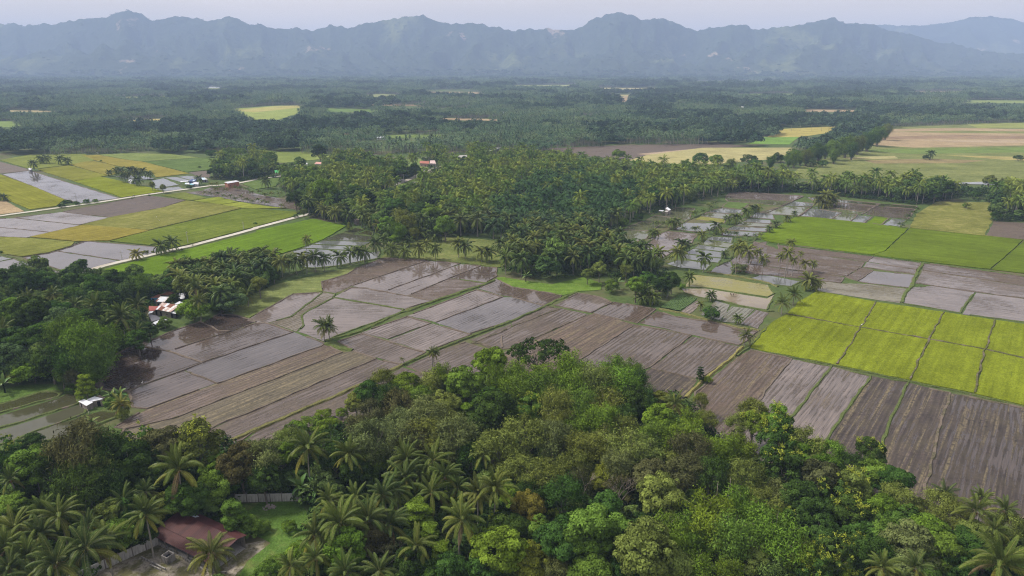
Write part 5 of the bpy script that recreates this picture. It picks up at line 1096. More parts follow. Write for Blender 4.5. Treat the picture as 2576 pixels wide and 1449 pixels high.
# ------------------------------------------------------------------ foreground wood, tree by tree: kind, colour, tile, x, y, radius (tile units)
R_BL = 'in the bottom left wood'; R_SH = 'around the red roofed shed'; R_BC = 'in the bottom centre wood'; R_CW = 'in the central wood'; R_BR = 'in the bottom right wood'
R_NB = 'on the wood edge by the fields'; R_LW = 'in the wood above the fish ponds'; R_VG = 'beside the tin roofed houses'
FG = """
broad mid I 320 330 220|dense dark I 330 130 105|flush deep I 60 230 130|feather brown I 830 270 280|feather olive I 900 420 230|feather dark I 1050 300 240|broad dark I 1330 360 220|feather dark I 820 640 230|feather dark I 1100 620 180|broad brown I 1620 180 220|flush olive I 1980 150 220|broad green I 2160 340 150|broad rust I 2420 330 210|flush deep I 1400 180 180|broad deep I 1870 640 190|dense mid I 2140 560 180|dense deep I 1930 700 140|dense deep I 1300 800 170|broad olive I 1080 840 170|dense mid I 1210 1020 180|dense dark I 690 1010 130|tier mid I 2345 820 175|bush mid I 2530 950 120|broad mid I 130 740 140|dense olive I 1620 760 140|broad dark I 1500 480 170|bush deep I 1000 980 130|broad dark I 1700 470 150|bush deep I 700 860 110|broad dark I 240 560 120|feather dark I 600 420 200|broad deep I 2260 480 150|dense dark I 1430 1000 130
feather grey J 70 260 200|broad green J 250 250 140|feather olive J 310 80 150|dense green J 1230 310 135|feather grey J 1180 100 230|feather grey J 1450 70 220|feather olive J 1720 60 220|feather grey J 1990 80 220|feather pale J 2430 190 210|feather olive J 2520 370 150|tier lime J 1640 830 200|tier lime J 1950 720 120|broad rust J 1130 1070 190|broad green J 900 1210 200|twiggy brown J 1330 1220 150|tier lime J 1760 1050 150|tier lime J 1880 1260 150|flush lime J 2420 900 90|broad lime J 2450 1220 240|broad deep J 2300 1390 180|dense dark J 2520 980 180|broad deep J 1960 1400 150|bush mid J 200 1310 110|bush mid J 60 960 80|bush green J 420 1210 110|feather dark J 700 150 170|bush deep J 300 480 120|broad dark J 1000 420 140|broad dark J 800 300 150|feather deep J 2160 230 170|bush deep J 1100 560 120|broad dark J 1560 1340 150|broad dark J 2220 1060 130|bush green J 330 960 70|dense deep J 1480 620 110|dense mid J 720 1300 140|feather brown J 1560 160 180|broad dark J 80 480 150|dense deep J 1740 1420 140|bush mid J 100 1420 120
feather olive K 120 90 210|feather grey K 420 90 200|feather olive K 720 180 190|feather pale K 340 470 180|feather olive K 100 420 190|bamboo olive K 900 60 170|bamboo pale K 1150 170 200|feather pale K 1330 220 170|bamboo lime K 1750 60 200|bamboo lime K 2090 230 180|bamboo lime K 2310 190 140|feather brown K 1800 240 190|bamboo mid K 1430 80 170|twiggy brown K 690 560 200|broad yellow K 930 430 150|twiggy brown K 1060 620 180|broad pale K 1490 660 230|broad brown K 1390 470 170|feather brown K 1740 460 190|feather dark K 2000 470 190|feather olive K 2330 480 190|broad deep K 930 820 190|broad orange K 170 790 170|flush lime K 430 870 75|bamboo lime K 1980 850 260|bamboo green K 2330 760 220|bamboo green K 1830 1000 200|bamboo mid K 2220 1090 220|bamboo green K 1560 1060 220|broad mid K 750 1060 260|broad mid K 1060 1060 190|broad olive K 1340 1230 280|broad deep K 480 1130 230|broad yellow K 190 1290 190|feather grey K 430 1380 150|broad mid K 800 1390 200|broad olive K 1620 1360 190|bamboo green K 1850 1350 180|bamboo lime K 2190 1410 150|broad olive K 2480 1270 170|feather olive K 2510 740 190|broad dark K 1260 900 130|broad green K 30 620 140|feather deep K 520 700 190|broad dark K 40 1010 150|dense deep K 1140 1400 170|feather olive K 620 330 170|feather dark K 200 640 170|broad dark K 2440 1050 130|bamboo olive K 560 120 150|feather grey K 1050 380 160|feather olive K 1560 320 160|broad mid K 280 1020 150
flush deep L 110 110 200|feather olive L 350 110 200|broad green L 390 250 170|feather green L 610 230 170|flush dark L 160 400 190|broad brown L 510 450 210|flush dark L 1030 230 130|broad mid L 1090 430 170|broad deep L 1260 500 170|flush olive L 840 590 170|flush dark L 640 660 180|broad dark L 310 680 170|feather grey L 60 620 150|bamboo green L 100 1010 270|bamboo lime L 310 1260 190|flush dark L 850 830 190|dense green L 1150 800 170|feather pale L 1300 680 170|broad deep L 1400 900 200|dense mid L 1190 1010 200|broad green L 1600 1020 220|feather pale L 1750 740 170|feather olive L 1880 900 150|dense grey L 1400 1190 230|broad mid L 1720 1210 210|flush dark L 880 1190 150|flush dark L 650 1270 190|flush deep L 440 1390 170|flush lime L 760 1410 130|broad grey L 1300 1390 190|dense deep L 1900 1370 180|broad olive L 2090 1040 180|feather olive L 2410 950 170|broad deep L 2010 1190 170|feather deep L 1050 1260 170|broad dark L 450 870 180|broad dark L 560 1060 170|feather dark L 820 340 150|broad deep L 930 1020 150|bush olive L 1560 780 130|bush olive L 2300 1180 150|broad dark L 2180 1330 150|bush mid L 2480 1150 130|flush deep L 250 880 140|broad mid L 1560 1390 150
broad green F 2360 750 170|broad mid F 2110 960 190|dense lime F 1500 1000 145|feather olive F 1260 990 130|broad deep F 1130 1080 130|broad olive F 1010 1150 110|feather dark F 1370 1160 170|bamboo pale F 1750 910 130|bamboo lime F 1900 870 120|bamboo green F 2450 960 160|broad deep F 2330 1130 160|feather brown F 1440 1240 170|feather brown F 1200 1290 150|feather grey F 1710 1290 200|broad olive F 1900 1160 170|tier green F 2130 1290 130|feather olive F 1960 1400 150|bush lime F 680 1270 80|bush mid F 560 1370 110|bush lime F 860 1260 60|bush green F 400 1430 110|bush lime F 720 1400 110|broad dark F 2420 1260 190|flush green F 2350 1410 100|feather brown F 1050 1400 150|feather grey F 1480 1400 170|broad mid F 1650 1100 120|bamboo lime F 1680 1010 100|broad dark F 2260 1420 130
umbrella dark G 280 640 255|bamboo green G 60 890 150|bamboo lime G 310 860 165|bamboo green G 600 790 170|bamboo green G 1030 770 130|bamboo mid G 1190 810 110|bamboo deep G 1270 890 110|bamboo green G 1100 960 190|bamboo olive G 850 930 190|bamboo green G 590 950 190|bamboo mid G 350 980 190|bamboo mid G 90 1010 170|bamboo deep G 1290 1010 120|broad dark G 1210 1160 160|bamboo olive G 950 1140 180|bamboo mid G 700 1150 170|bamboo olive G 450 1150 180|flush mid G 200 1200 140|flush deep G 120 1290 110|bamboo lime G 700 1330 180|bamboo green G 900 1340 170|bamboo olive G 480 1340 160|broad green G 1480 1340 140|broad olive G 1480 1130 90|bamboo lime G 1790 1330 120|feather olive G 1900 1160 80|feather olive G 1960 1340 110|feather olive G 2430 1250 140|flush lime G 2430 1400 130|feather olive G 2290 1370 130|bamboo deep G 1330 1080 110|broad dark G 1130 1290 130|feather deep G 1340 1250 110|bush olive G 1650 1250 90|bamboo olive G 1130 1400 150
flush green H 90 1340 140
broad dark E 330 250 170|broad mid E 120 300 150|tier green E 120 180 110|dense deep E 560 260 150|dense mid E 740 100 90|dense bluish E 620 370 150|broad deep E 800 330 150|bamboo mid E 700 480 180|bamboo green E 880 560 220|bamboo green E 1050 520 170|bamboo mid E 950 700 170|bamboo deep E 690 700 170|bamboo green E 900 820 110|bush green E 330 840 170|broad dark E 500 720 150|dense bluish E 90 700 160|broad dark E 90 520 150|broad deep E 280 560 150|tier lime E 860 1000 110|bush mid E 730 1010 60|broad mid E 620 880 80|feather brown E 740 890 90|dense deep E 1380 520 110|dense dark E 1500 420 80|bush green E 1940 225 155|bush bluish E 2330 145 140|dense dark E 1750 110 60|broad dark E 1060 180 130|broad dark E 1150 420 110|broad deep E 450 470 150|bush olive E 170 900 100|broad dark E 1030 330 120|bush mid E 1660 360 70|bush deep E 2220 190 90|bush mid E 1130 1150 80|bush olive E 1240 1270 70
broad dark A 150 1370 120|broad deep A 420 1370 110|broad dark A 260 1430 120|tier green A 680 1330 70|broad dark A 1130 1340 110|broad deep A 960 1420 110|dense dark A 740 1420 100|broad mid A 30 1420 100|bamboo mid A 1420 1400 100|dense deep A 1700 1420 90|broad dark A 880 1380 90|bush green A 470 1265 40|dense mid A 2200 1400 90|broad olive A 1850 1440 90|bush mid A 690 1255 30|dense deep B 180 1340 45|broad olive B 30 1420 80|dense deep A 2050 1340 80
"""
def region_of(t, x, y):
    vx, vy = tv(t, x, y)
    if t in 'IJKL':
        if vx < 330: return R_BL
        if vx < 800 and vy > 1180: return R_SH
        if vx < 1300: return R_BC
        if vx < 1900: return 'at the bottom of the central wood' if vy > 1270 else R_CW
        return R_BR
    if t in 'FGH': return R_NB if vy < 985 else R_CW
    if t == 'E' and x > 1450: return R_VG
    if t in 'AB': return 'behind the tin roofed houses' if vx > 300 else 'at the top of the left wood'
    return R_LW
for item in FG.replace('\n', '|').split('|'):
    q = item.split()
    if len(q) == 6:
        tree_px(q[0], q[1], q[2], float(q[3]), float(q[4]) + (30 if q[0] == 'bamboo' and q[2] in 'FG' else 0), float(q[5]) * (1.16 if q[0] == 'bamboo' else 1.24 if q[0] == 'feather' else 1.16), region_of(q[2], float(q[3]), float(q[4])), hs=1.15 if q[0] == 'umbrella' else 1.0)
tree_px('tier', 'dark', 'G', 1895, 850, 48, '', 'slender dark tree on the yellow grass bank', hs=1.9)
tree_px('bush', 'lime', 'G', 1970, 920, 55, '', 'lime bush at the foot of the slender tree')
tree_px('bush', 'deep', 'G', 2010, 265, 105, '', 'round bush like tree standing in the weedy plot', hs=0.9)
tree_px('bush', 'grey', 'C', 2290, 1250, 90, '', 'grey green bush tree beside the dark mirror paddy', hs=.8)

# near coconut palms: tile, x, y, reach, region, base y (or None), height
for t, x, y, r, bx, by, H, ye, lab in (
 ('I', 1800, 380, 235, None, None, 13, .15, 'tall coconut palm with long yellowing leaves behind the red roofed shed'),
 ('I', 1465, 840, 205, None, None, 10, .10, 'coconut palm leaning over the left end of the red roof'),
 ('I', 1240, 690, 160, None, None, 8.5, 0, None), ('I', 1470, 600, 120, None, None, 9, 0, None), ('I', 420, 800, 180, None, None, 9, 0, None), ('I', 590, 850, 220, None, None, 10, .1, None),
 ('I', 420, 1030, 180, None, None, 9, .05, None), ('I', 140, 970, 200, None, None, 10, .25, 'coconut palm with brown broken leaves at the left edge'), ('I', 60, 1170, 190, None, None, 10, .1, None), ('I', 860, 1180, 290, None, None, 11, .12, 'big coconut palm with glossy drooping leaves over the concrete wall'),
 ('I', 1060, 1100, 210, None, None, 9, .1, None), ('I', 560, 1330, 270, None, None, 11, .12, 'big coconut palm at the very bottom left'), ('I', 270, 1260, 200, None, None, 9, .1, None), ('I', 100, 1380, 180, None, None, 9, .05, None),
 ('I', 880, 950, 160, None, None, 8, 0, None), ('I', 100, 480, 130, None, None, 9, 0, None), ('I', 2160, 1230, 230, 2165, 1480, None, .45, 'lone coconut palm with yellow leaves in front of the red roofed shed'), ('I', 330, 1440, 200, None, None, 8, .1, None),
 ('J', 525, 160, 200, None, None, 12, .15, 'coconut palm left of the tallest one behind the banana plants'), ('J', 930, 230, 175, 968, 640, None, .2, 'tall coconut palm with a long pale trunk behind the banana plants'),
 ('J', 850, 930, 260, None, None, 11, .12, 'big drooping coconut palm beside the green yard'), ('J', 1130, 890, 230, None, None, 10, .1, None), ('J', 1280, 640, 190, None, None, 9, 0, None), ('J', 1340, 930, 200, None, None, 8, 0, None),
 ('J', 740, 690, 160, None, None, 8, .1, None), ('J', 590, 1040, 180, None, None, 9, .15, None), ('J', 600, 1270, 160, None, None, 8, .1, None), ('J', 350, 1350, 150, None, None, 8, .1, None), ('J', 900, 1420, 200, None, None, 9, 0, None), ('J', 1240, 1400, 200, None, None, 9, .1, None),
 ('J', 1510, 280, 180, None, None, 10, .1, None), ('J', 1780, 290, 180, None, None, 10, .1, None), ('J', 1760, 610, 200, 1778, 930, None, .1, 'coconut palm with a slim yellow trunk in the middle of the bottom palms'), ('J', 1900, 450, 170, None, None, 10, .05, None),
 ('J', 1500, 460, 200, None, None, 9, .05, None), ('J', 1420, 580, 180, None, None, 8, 0, None), ('J', 2240, 630, 185, None, None, 10, .3, 'coconut palm with one broken yellow leaf'), ('J', 2410, 570, 205, None, None, 12, .25, 'coconut palm with yellow skirt at the right end of the bottom palms'),
 ('J', 2100, 890, 215, 2080, 1400, None, .15, 'tall coconut palm whose pale trunk shows to the bottom'), ('J', 1620, 1150, 200, 1635, 1520, None, .2, 'coconut palm with orange stalks at the bottom centre'), ('J', 2290, 240, 150, None, None, 10, .05, None), ('J', 2030, 560, 150, None, None, 8, 0, None),
 ('J', 1660, 440, 150, None, None, 8, 0, None), ('J', 1000, 660, 150, None, None, 7, 0, None),
 ('L', 2340, 1330, 310, None, None, 12, .12, 'big coconut palm in the bottom right corner'), ('L', 1150, 1370, 180, None, None, 9, .1, None), ('L', 1490, 1370, 170, None, None, 9, .1, None), ('L', 2090, 800, 180, None, None, 10, .15, None), ('L', 1780, 620, 120, None, None, 8, .05, None),
 ('L', 2150, 660, 110, None, None, 9, .05, None), ('L', 2390, 790, 130, None, None, 9, .1, None), ('L', 2280, 990, 130, None, None, 8, .15, None),
 ('G', 1640, 1170, 130, None, None, 9, .15, 'coconut palm at the foot of the yellow grass bank'), ('F', 1000, 1420, 110, None, None, 7, 0, None),
 ('E', 1220, 300, 165, None, None, 11, .08, 'coconut palm with wide dark leaves above the bamboo'), ('E', 1420, 170, 110, 1415, 330, None, .15, 'coconut palm in front of the tin roofed houses'), ('E', 1375, 440, 105, None, None, 7, .05, None), ('E', 960, 190, 130, None, None, 10, .1, None), ('E', 530, 70, 90, None, None, 11, .15, None),
 ('E', 30, 440, 120, None, None, 9, .1, None), ('E', 280, 100, 90, None, None, 10, .2, None), ('E', 750, 180, 100, None, None, 9, 0, None), ('E', 1080, 390, 130, None, None, 9, 0, None),
 ('E', 2130, 140, 105, 2022, 330, None, .15, 'coconut palm with a leaning trunk at the paddy corner'), ('E', 2500, 60, 90, 2500, 190, None, .1, 'coconut palm beside the lime green grass'), ('E', 1970, 5, 90, None, None, 10, .1, None), ('E', 1250, 1165, 105, 1250, 1300, None, .8, 'short coconut palm with golden yellow leaves beside the fish pond hut'),
 ('F', 655, 385, 100, 690, 540, None, .1, 'left of the twin palms on the paddy bank'), ('F', 750, 400, 105, 740, 530, None, .1, 'right of the twin palms on the paddy bank'), ('F', 1785, 650, 62, 1782, 880, None, .2, 'slim palm with a white trunk at the wood edge'), ('F', 1835, 655, 62, 1805, 860, None, .2, 'second slim palm at the wood edge'),
 ('G', 2350, 480, 85, 2345, 585, None, .25, 'coconut palm with pale leaves at the corner of the lime rice'), ('H', 130, 150, 90, 135, 265, None, .1, 'nearer coconut palm beside the lime rice'), ('H', 250, 60, 85, 250, 165, None, .1, 'farther coconut palm beside the lime rice')):
    palm_px(t, x, y, r, {'I': R_BL if x < 1500 else R_SH, 'J': R_BC, 'L': R_BR, 'E': R_LW}.get(t, R_NB), by, bx, H, True, lab, ye)
for t, x, y, s, lab in (('J', 450, 540, 1.35, 'banana plant at the left of the clump behind the wall'), ('J', 610, 560, 1.45, 'banana plant in the middle of the clump behind the wall'), ('J', 770, 470, 1.4, 'tallest banana plant behind the wall'), ('J', 640, 370, 1.0, None), ('J', 560, 480, 1.1, None), ('E', 30, 960, 1.3, 'banana plant at the left edge beside the grass bank'), ('E', 1120, 1080, 1.0, None), ('E', 1200, 1065, 1.1, None), ('E', 1000, 1050, .8, None), ('E', 920, 1340, .9, 'small banana plant below the fish pond hut'), ('C', 1060, 1390, 1.3, 'banana clump at the grove corner'), ('C', 140, 1325, 1.2, 'banana plant on the bright grass'), ('K', 570, 880, 1.0, 'small fern like banana plant in the wood'), ('L', 2120, 1400, 0.9, None)):
    banana(t, x, y, s, lab, 'in the left half' if t == 'E' else 'near the bottom edge')

# ------------------------------------------------------------------ middle distance palms with visible feet: tile, x, y, reach, base y
MID = {
 'in the row along the large pond': [('B', 270, 1190, 75, 1350), ('B', 420, 1180, 70, 1320), ('B', 510, 1160, 65, 1310), ('B', 600, 1130, 70, 1290), ('B', 690, 1150, 65, 1280), ('B', 845, 1130, 70, 1245), ('B', 960, 1090, 65, 1220), ('B', 1040, 1080, 65, 1210), ('B', 1095, 1090, 65, 1200), ('B', 60, 1240, 75, 1400), ('B', 160, 1200, 65, 1330), ('B', 340, 1165, 60, 1290), ('A', 2530, 1270, 70, 1420), ('A', 2400, 1330, 70, 1450), ('A', 2250, 1270, 65, 1400), ('B', 475, 1130, 60, 1270)],
 'in the grassy clearing': [('B', 1215, 1000, 70, 1160), ('B', 1360, 1050, 65, 1130), ('B', 1500, 1080, 60, 1155), ('B', 1640, 1045, 65, 1160), ('B', 1800, 1050, 60, 1165), ('B', 1715, 1000, 50, 1090), ('B', 1540, 980, 50, 1040), ('B', 1640, 890, 75, 960), ('B', 1800, 915, 75, 980), ('B', 2040, 1000, 65, 1150), ('B', 2110, 1020, 65, 1160), ('B', 2270, 1080, 65, 1190), ('B', 2345, 1080, 65, 1190), ('B', 2460, 1000, 65, 1090), ('B', 1290, 960, 60, 1090), ('B', 1910, 820, 60, 930)],
 'at the left end of the big grove': [('B', 535, 570, 75, 740), ('B', 690, 660, 60, 770), ('B', 800, 690, 60, 800), ('B', 935, 710, 50, 810), ('B', 1010, 690, 50, 800), ('B', 1090, 710, 60, 860), ('B', 870, 640, 60, 770), ('B', 110, 365, 50, 450), ('B', 930, 560, 60, 720), ('B', 1220, 640, 65, 790), ('B', 515, 960, 45, 1070)],
 'in the row of four beside the brown field': [('A', 345, 195, 40, 270), ('A', 415, 150, 38, 200), ('A', 475, 140, 38, 200), ('A', 615, 150, 40, 210), ('A', 685, 165, 38, 215)],
 'beside the white road': [('A', 1630, 1020, 72, 1120), ('A', 1740, 985, 70, 1085)],
 'in the clump by the silver ponds': [('A', 1105, 285, 30, 325), ('A', 1180, 270, 36, 330), ('A', 1235, 265, 42, 380), ('A', 1250, 320, 40, 390), ('A', 1325, 260, 40, 350), ('A', 1370, 265, 42, 350), ('A', 1455, 270, 38, 355), ('A', 1510, 300, 34, 360), ('A', 1300, 310, 36, 380), ('A', 1385, 360, 50, 425), ('A', 1400, 300, 36, 350), ('A', 2010, 345, 38, 410), ('A', 40, 535, 42, 575)],
 'standing in the brown puddled field': [('D', 170, 1090, 55, 1350), ('D', 195, 990, 42, 1300), ('D', 115, 1130, 38, 1265), ('D', 240, 1165, 38, 1330), ('D', 310, 1105, 28, 1270), ('D', 360, 1200, 45, 1310), ('D', 445, 1205, 40, 1290), ('D', 400, 1370, 80, 1470), ('D', 470, 1390, 65, 1470), ('C', 2250, 1050, 62, 1310), ('C', 2360, 1075, 75, 1200), ('C', 2470, 1085, 42, 1180), ('C', 2520, 1155, 48, 1300), ('C', 2290, 1000, 50, 1140)],
 'standing alone among the silvery paddies': [('C', 1330, 1020, 68, 1160), ('C', 1660, 1090, 75, 1250), ('C', 1920, 1140, 68, 1290)],
 'on the banks of the silvery paddies': [('C', 1600, 790, 48, 860), ('C', 1650, 780, 48, 850), ('C', 2170, 745, 42, 810), ('C', 2250, 740, 50, 800), ('C', 2355, 680, 50, 745), ('C', 2420, 645, 42, 700), ('C', 2470, 640, 40, 700), ('C', 2050, 825, 58, 910), ('C', 2140, 1100, 38, 1150), ('C', 1700, 1000, 60, 1090), ('C', 1750, 1005, 48, 1080), ('C', 1910, 915, 48, 980), ('C', 1410, 890, 42, 950), ('C', 1445, 890, 40, 945), ('D', 190, 745, 38, 790), ('D', 75, 805, 38, 850), ('D', 10, 850, 36, 895), ('D', 265, 695, 30, 735)],
 'in the pale clump on the small paddies': [('D', 510, 560, 60, 640), ('D', 570, 515, 70, 630), ('D', 640, 535, 70, 620), ('D', 560, 600, 50, 645), ('D', 615, 580, 60, 625)],
 'around the vegetable plots': [('G', 2000, 70, 52, 130), ('G', 1410, 85, 72, 165), ('G', 1300, 95, 62, 175), ('G', 1330, 30, 72, 140), ('G', 1550, 15, 42, 95), ('C', 1780, 1335, 58, 1430), ('G', 2265, 300, 46, 362), ('G', 1890, 160, 36, 228)],
}
for reg, lst in MID.items():
    for t, x, y, r, by in lst: palm_px(t, x, y, r, reg, by, None, None, False, None, 0.35 if 'pale' in reg or 'puddled' in reg else 0.1, group='coconut palms ' + reg)
palm_px('A', 1385, 1105, 55, '', 1172, None, None, False, 'small yellow palm beside the white road', .85)
palm_px('F', 1470, 725, 20, '', 772, None, None, False, 'tiny palm on the grassy bank', .1, 'young')
for t, x, y in [('A', 2070, 490), ('A', 2120, 500), ('A', 2180, 455), ('A', 2190, 500), ('A', 2280, 460), ('A', 2255, 525), ('A', 2325, 525), ('A', 2375, 440), ('A', 2420, 445), ('A', 2480, 455), ('A', 2535, 490), ('A', 2370, 550), ('A', 2430, 530), ('A', 2490, 560), ('A', 2540, 580), ('A', 2130, 405), ('A', 2180, 400), ('B', 20, 560), ('B', 70, 580), ('B', 120, 590), ('B', 260, 620), ('B', 160, 500), ('B', 240, 500), ('B', 40, 480), ('B', 100, 510)]:
    palm_px(t, x, y, 34, 'planted in the muddy field', y + 30, None, None, False, None, .25, 'young', 'young palms in the muddy field')
for t, x, y in [('C', 1720, 850), ('C', 1830, 855), ('C', 1860, 850), ('C', 1980, 870), ('C', 2120, 890), ('C', 2170, 895), ('C', 2250, 905), ('C', 2360, 930), ('C', 2440, 925), ('C', 2500, 915), ('C', 1850, 690), ('C', 1920, 680), ('C', 2000, 640), ('C', 1980, 620), ('C', 2030, 600), ('C', 1820, 700), ('D', 1330, 812), ('D', 1460, 690), ('D', 1500, 660), ('D', 1410, 730), ('C', 1480, 800), ('C', 1430, 800), ('C', 1540, 800), ('D', 2000, 620)]:
    palm_px(t, x, y, 40, 'on the paddy banks', y + 36, None, None, False, None, .1, 'young', 'young palms on the paddy banks')
for t, x, y, r, by in [('B', 2230, 760, 90, 930), ('B', 2390, 820, 110, 950), ('B', 2060, 770, 90, 920), ('B', 2330, 700, 85, 850), ('B', 2150, 690, 80, 830), ('B', 2480, 720, 80, 860)]:
    palm_px(t, x, y, r, 'at the front of the big grove', by, None, None, False, None, 0, 'oil', 'oil palms at the front of the grove')

for i, (x, y0, y1) in enumerate(((2025, 500, 800), (2138, 540, 760), (2150, 465, 760), (2245, 480, 680), (1300, 180, 360))):
    g0 = G('K', x, y1 + 160); d_ = rayv(*tv('K', x, y0)); hh = max(5, min(17, CAMH + d_[2] * g0[1] / d_[1]))
    o = mobj('dead_stem', MB().tube([(0, 0, -.2), (.1, 0, hh * .5), (.05, .1, hh)], [.14, .11, .04], 6).mesh('dead_stem', MAT['twig'], True), loc=(g0[0], g0[1], 0)); tag(o, 'tall pale bare stem above the central wood, %s' % ('third from left', 'third from right', 'second from right', 'rightmost', 'leftmost')[i], 'dead tree', 'bare stems in the wood')

# ------------------------------------------------------------------ groves, far woods and undergrowth
def P2(pts): return [gv(*p) for p in pts]
Z1 = P2([(700, 470), (765, 543), (840, 558), (935, 583), (1000, 632), (1110, 598), (1230, 588), (1300, 612), (1265, 650), (1255, 692), (1390, 706), (1470, 696), (1560, 715), (1690, 700), (1640, 660), (1545, 628), (1510, 603), (1620, 546), (1690, 526), (1830, 488), (1850, 457), (1560, 437), (1400, 412), (1240, 400), (1000, 402), (860, 418), (760, 436), (700, 440)])
ZR = P2([(1840, 489), (2000, 484), (2170, 501), (2300, 515), (2395, 502), (2390, 486), (2300, 488), (2170, 478), (2000, 468), (1840, 468)])
ZA = P2([(528, 452), (645, 457), (705, 446), (690, 412), (600, 408), (560, 420)])
ZE = P2([(2490, 557), (2500, 500), (2580, 492), (2760, 492), (2760, 560)])
ZOIL = P2([(1230, 575), (1290, 505), (1380, 462), (1560, 468), (1610, 520), (1510, 592), (1340, 605)])
ZLW = P2([(-150, 960), (-150, 720), (60, 712), (180, 705), (330, 712), (420, 735), (370, 800), (330, 850), (270, 920), (200, 960), (60, 975)])
ZMV = P2([(430, 735), (480, 690), (660, 672), (700, 690), (640, 760), (560, 790), (470, 770)])
ZFG = P2([(-200, 1175), (140, 1150), (350, 1130), (560, 1130), (800, 1112), (930, 1062), (1060, 1012), (1150, 992), (1300, 985), (1500, 1005), (1640, 1005), (1720, 1015), (1790, 1095), (1850, 1175), (1960, 1200), (2080, 1235), (2200, 1300), (2300, 1350), (2420, 1370), (2576, 1345), (2800, 1345), (2800, 1700), (-200, 1700)])
ZFG2 = [gv(project(*q, 0)[0], project(*q, 0)[1] + 62) for q in ZFG]
YARD = [P2([(580, 1290), (590, 1252), (745, 1248), (800, 1300), (790, 1480), (560, 1480), (640, 1360)]), P2([(150, 1500), (390, 1340), (440, 1330), (640, 1330), (660, 1400), (640, 1500)])]
CLEAR = []           # things that must stay visible between the trees: full view polygons of the visible bit
for c in ((478, 482, 555, 226, 9), (537, 220, 10, 220, 8)): pass
SPOTS = [(1105, 327, 9), (872, 344, 9), (1270, 288, 9), (690, 330, 9), (1700, 290, 9), (2300, 286, 9), (1180, 262, 9), (297, 325, 8), (397, 348, 8), (2061, 312, 9), (537, 220, 14), (2095, 240, 16), (1480, 314, 12), (1875, 268, 10), (958, 350, 8), (1160, 331, 8), (1080, 410, 28), (1240, 378, 22), (1150, 396, 26), (700, 434, 14), (800, 411, 14), (742, 411, 8), (770, 411, 8), (1012, 452, 30), (1068, 428, 10), (897, 555, 10), (1676, 528, 16), (1028, 421, 8), (2540, 522, 8), (1040, 455, 30), (2014, 350, 10), (1855, 268, 8)]
def spot_poly(x, y, r): return P2([(x - r, y - 2), (x + r, y - 2), (x + r, y + 8), (x - r, y + 8)])
CL = [spot_poly(*s) for s in SPOTS]
FARF = [p for p in FIELD_POLYS if max(q[1] for q in p) > 850]
def bbox(p): return (min(q[0] for q in p), max(q[0] for q in p), min(q[1] for q in p), max(q[1] for q in p))
FB = [(bbox(p), p) for p in FIELD_POLYS]; FARB = [(bbox(p), p) for p in FARF + CL]
def in_any(x, y, lst):
    for b, p in lst:
        if b[0] <= x <= b[1] and b[2] <= y <= b[3] and inside(x, y, p): return True
    return False
def blocked(x, y, h=11.0, fields=True):
    if fields and in_any(x, y, FB): return True
    k = h / CAMH
    for u in (0.25, 0.5, 0.75, 1.0):
        s = 1 + k * u
        if in_any(x * s, y * s, FARB): return True
    return False
def fill(poly, spacing, seed, h=11.0, fields=True):
    rnd = random.Random(seed); b = bbox(poly); out = []; y = b[2]; row = 0
    while y < b[3]:
        x = b[0] + (row % 2) * spacing / 2
        while x < b[1]:
            px, py = x + rnd.uniform(-.36, .36) * spacing, y + rnd.uniform(-.36, .36) * spacing
            if inside(px, py, poly) and not blocked(px, py, h, fields): out.append((px, py))
            x += spacing
        y += spacing * 0.87; row += 1
    return out

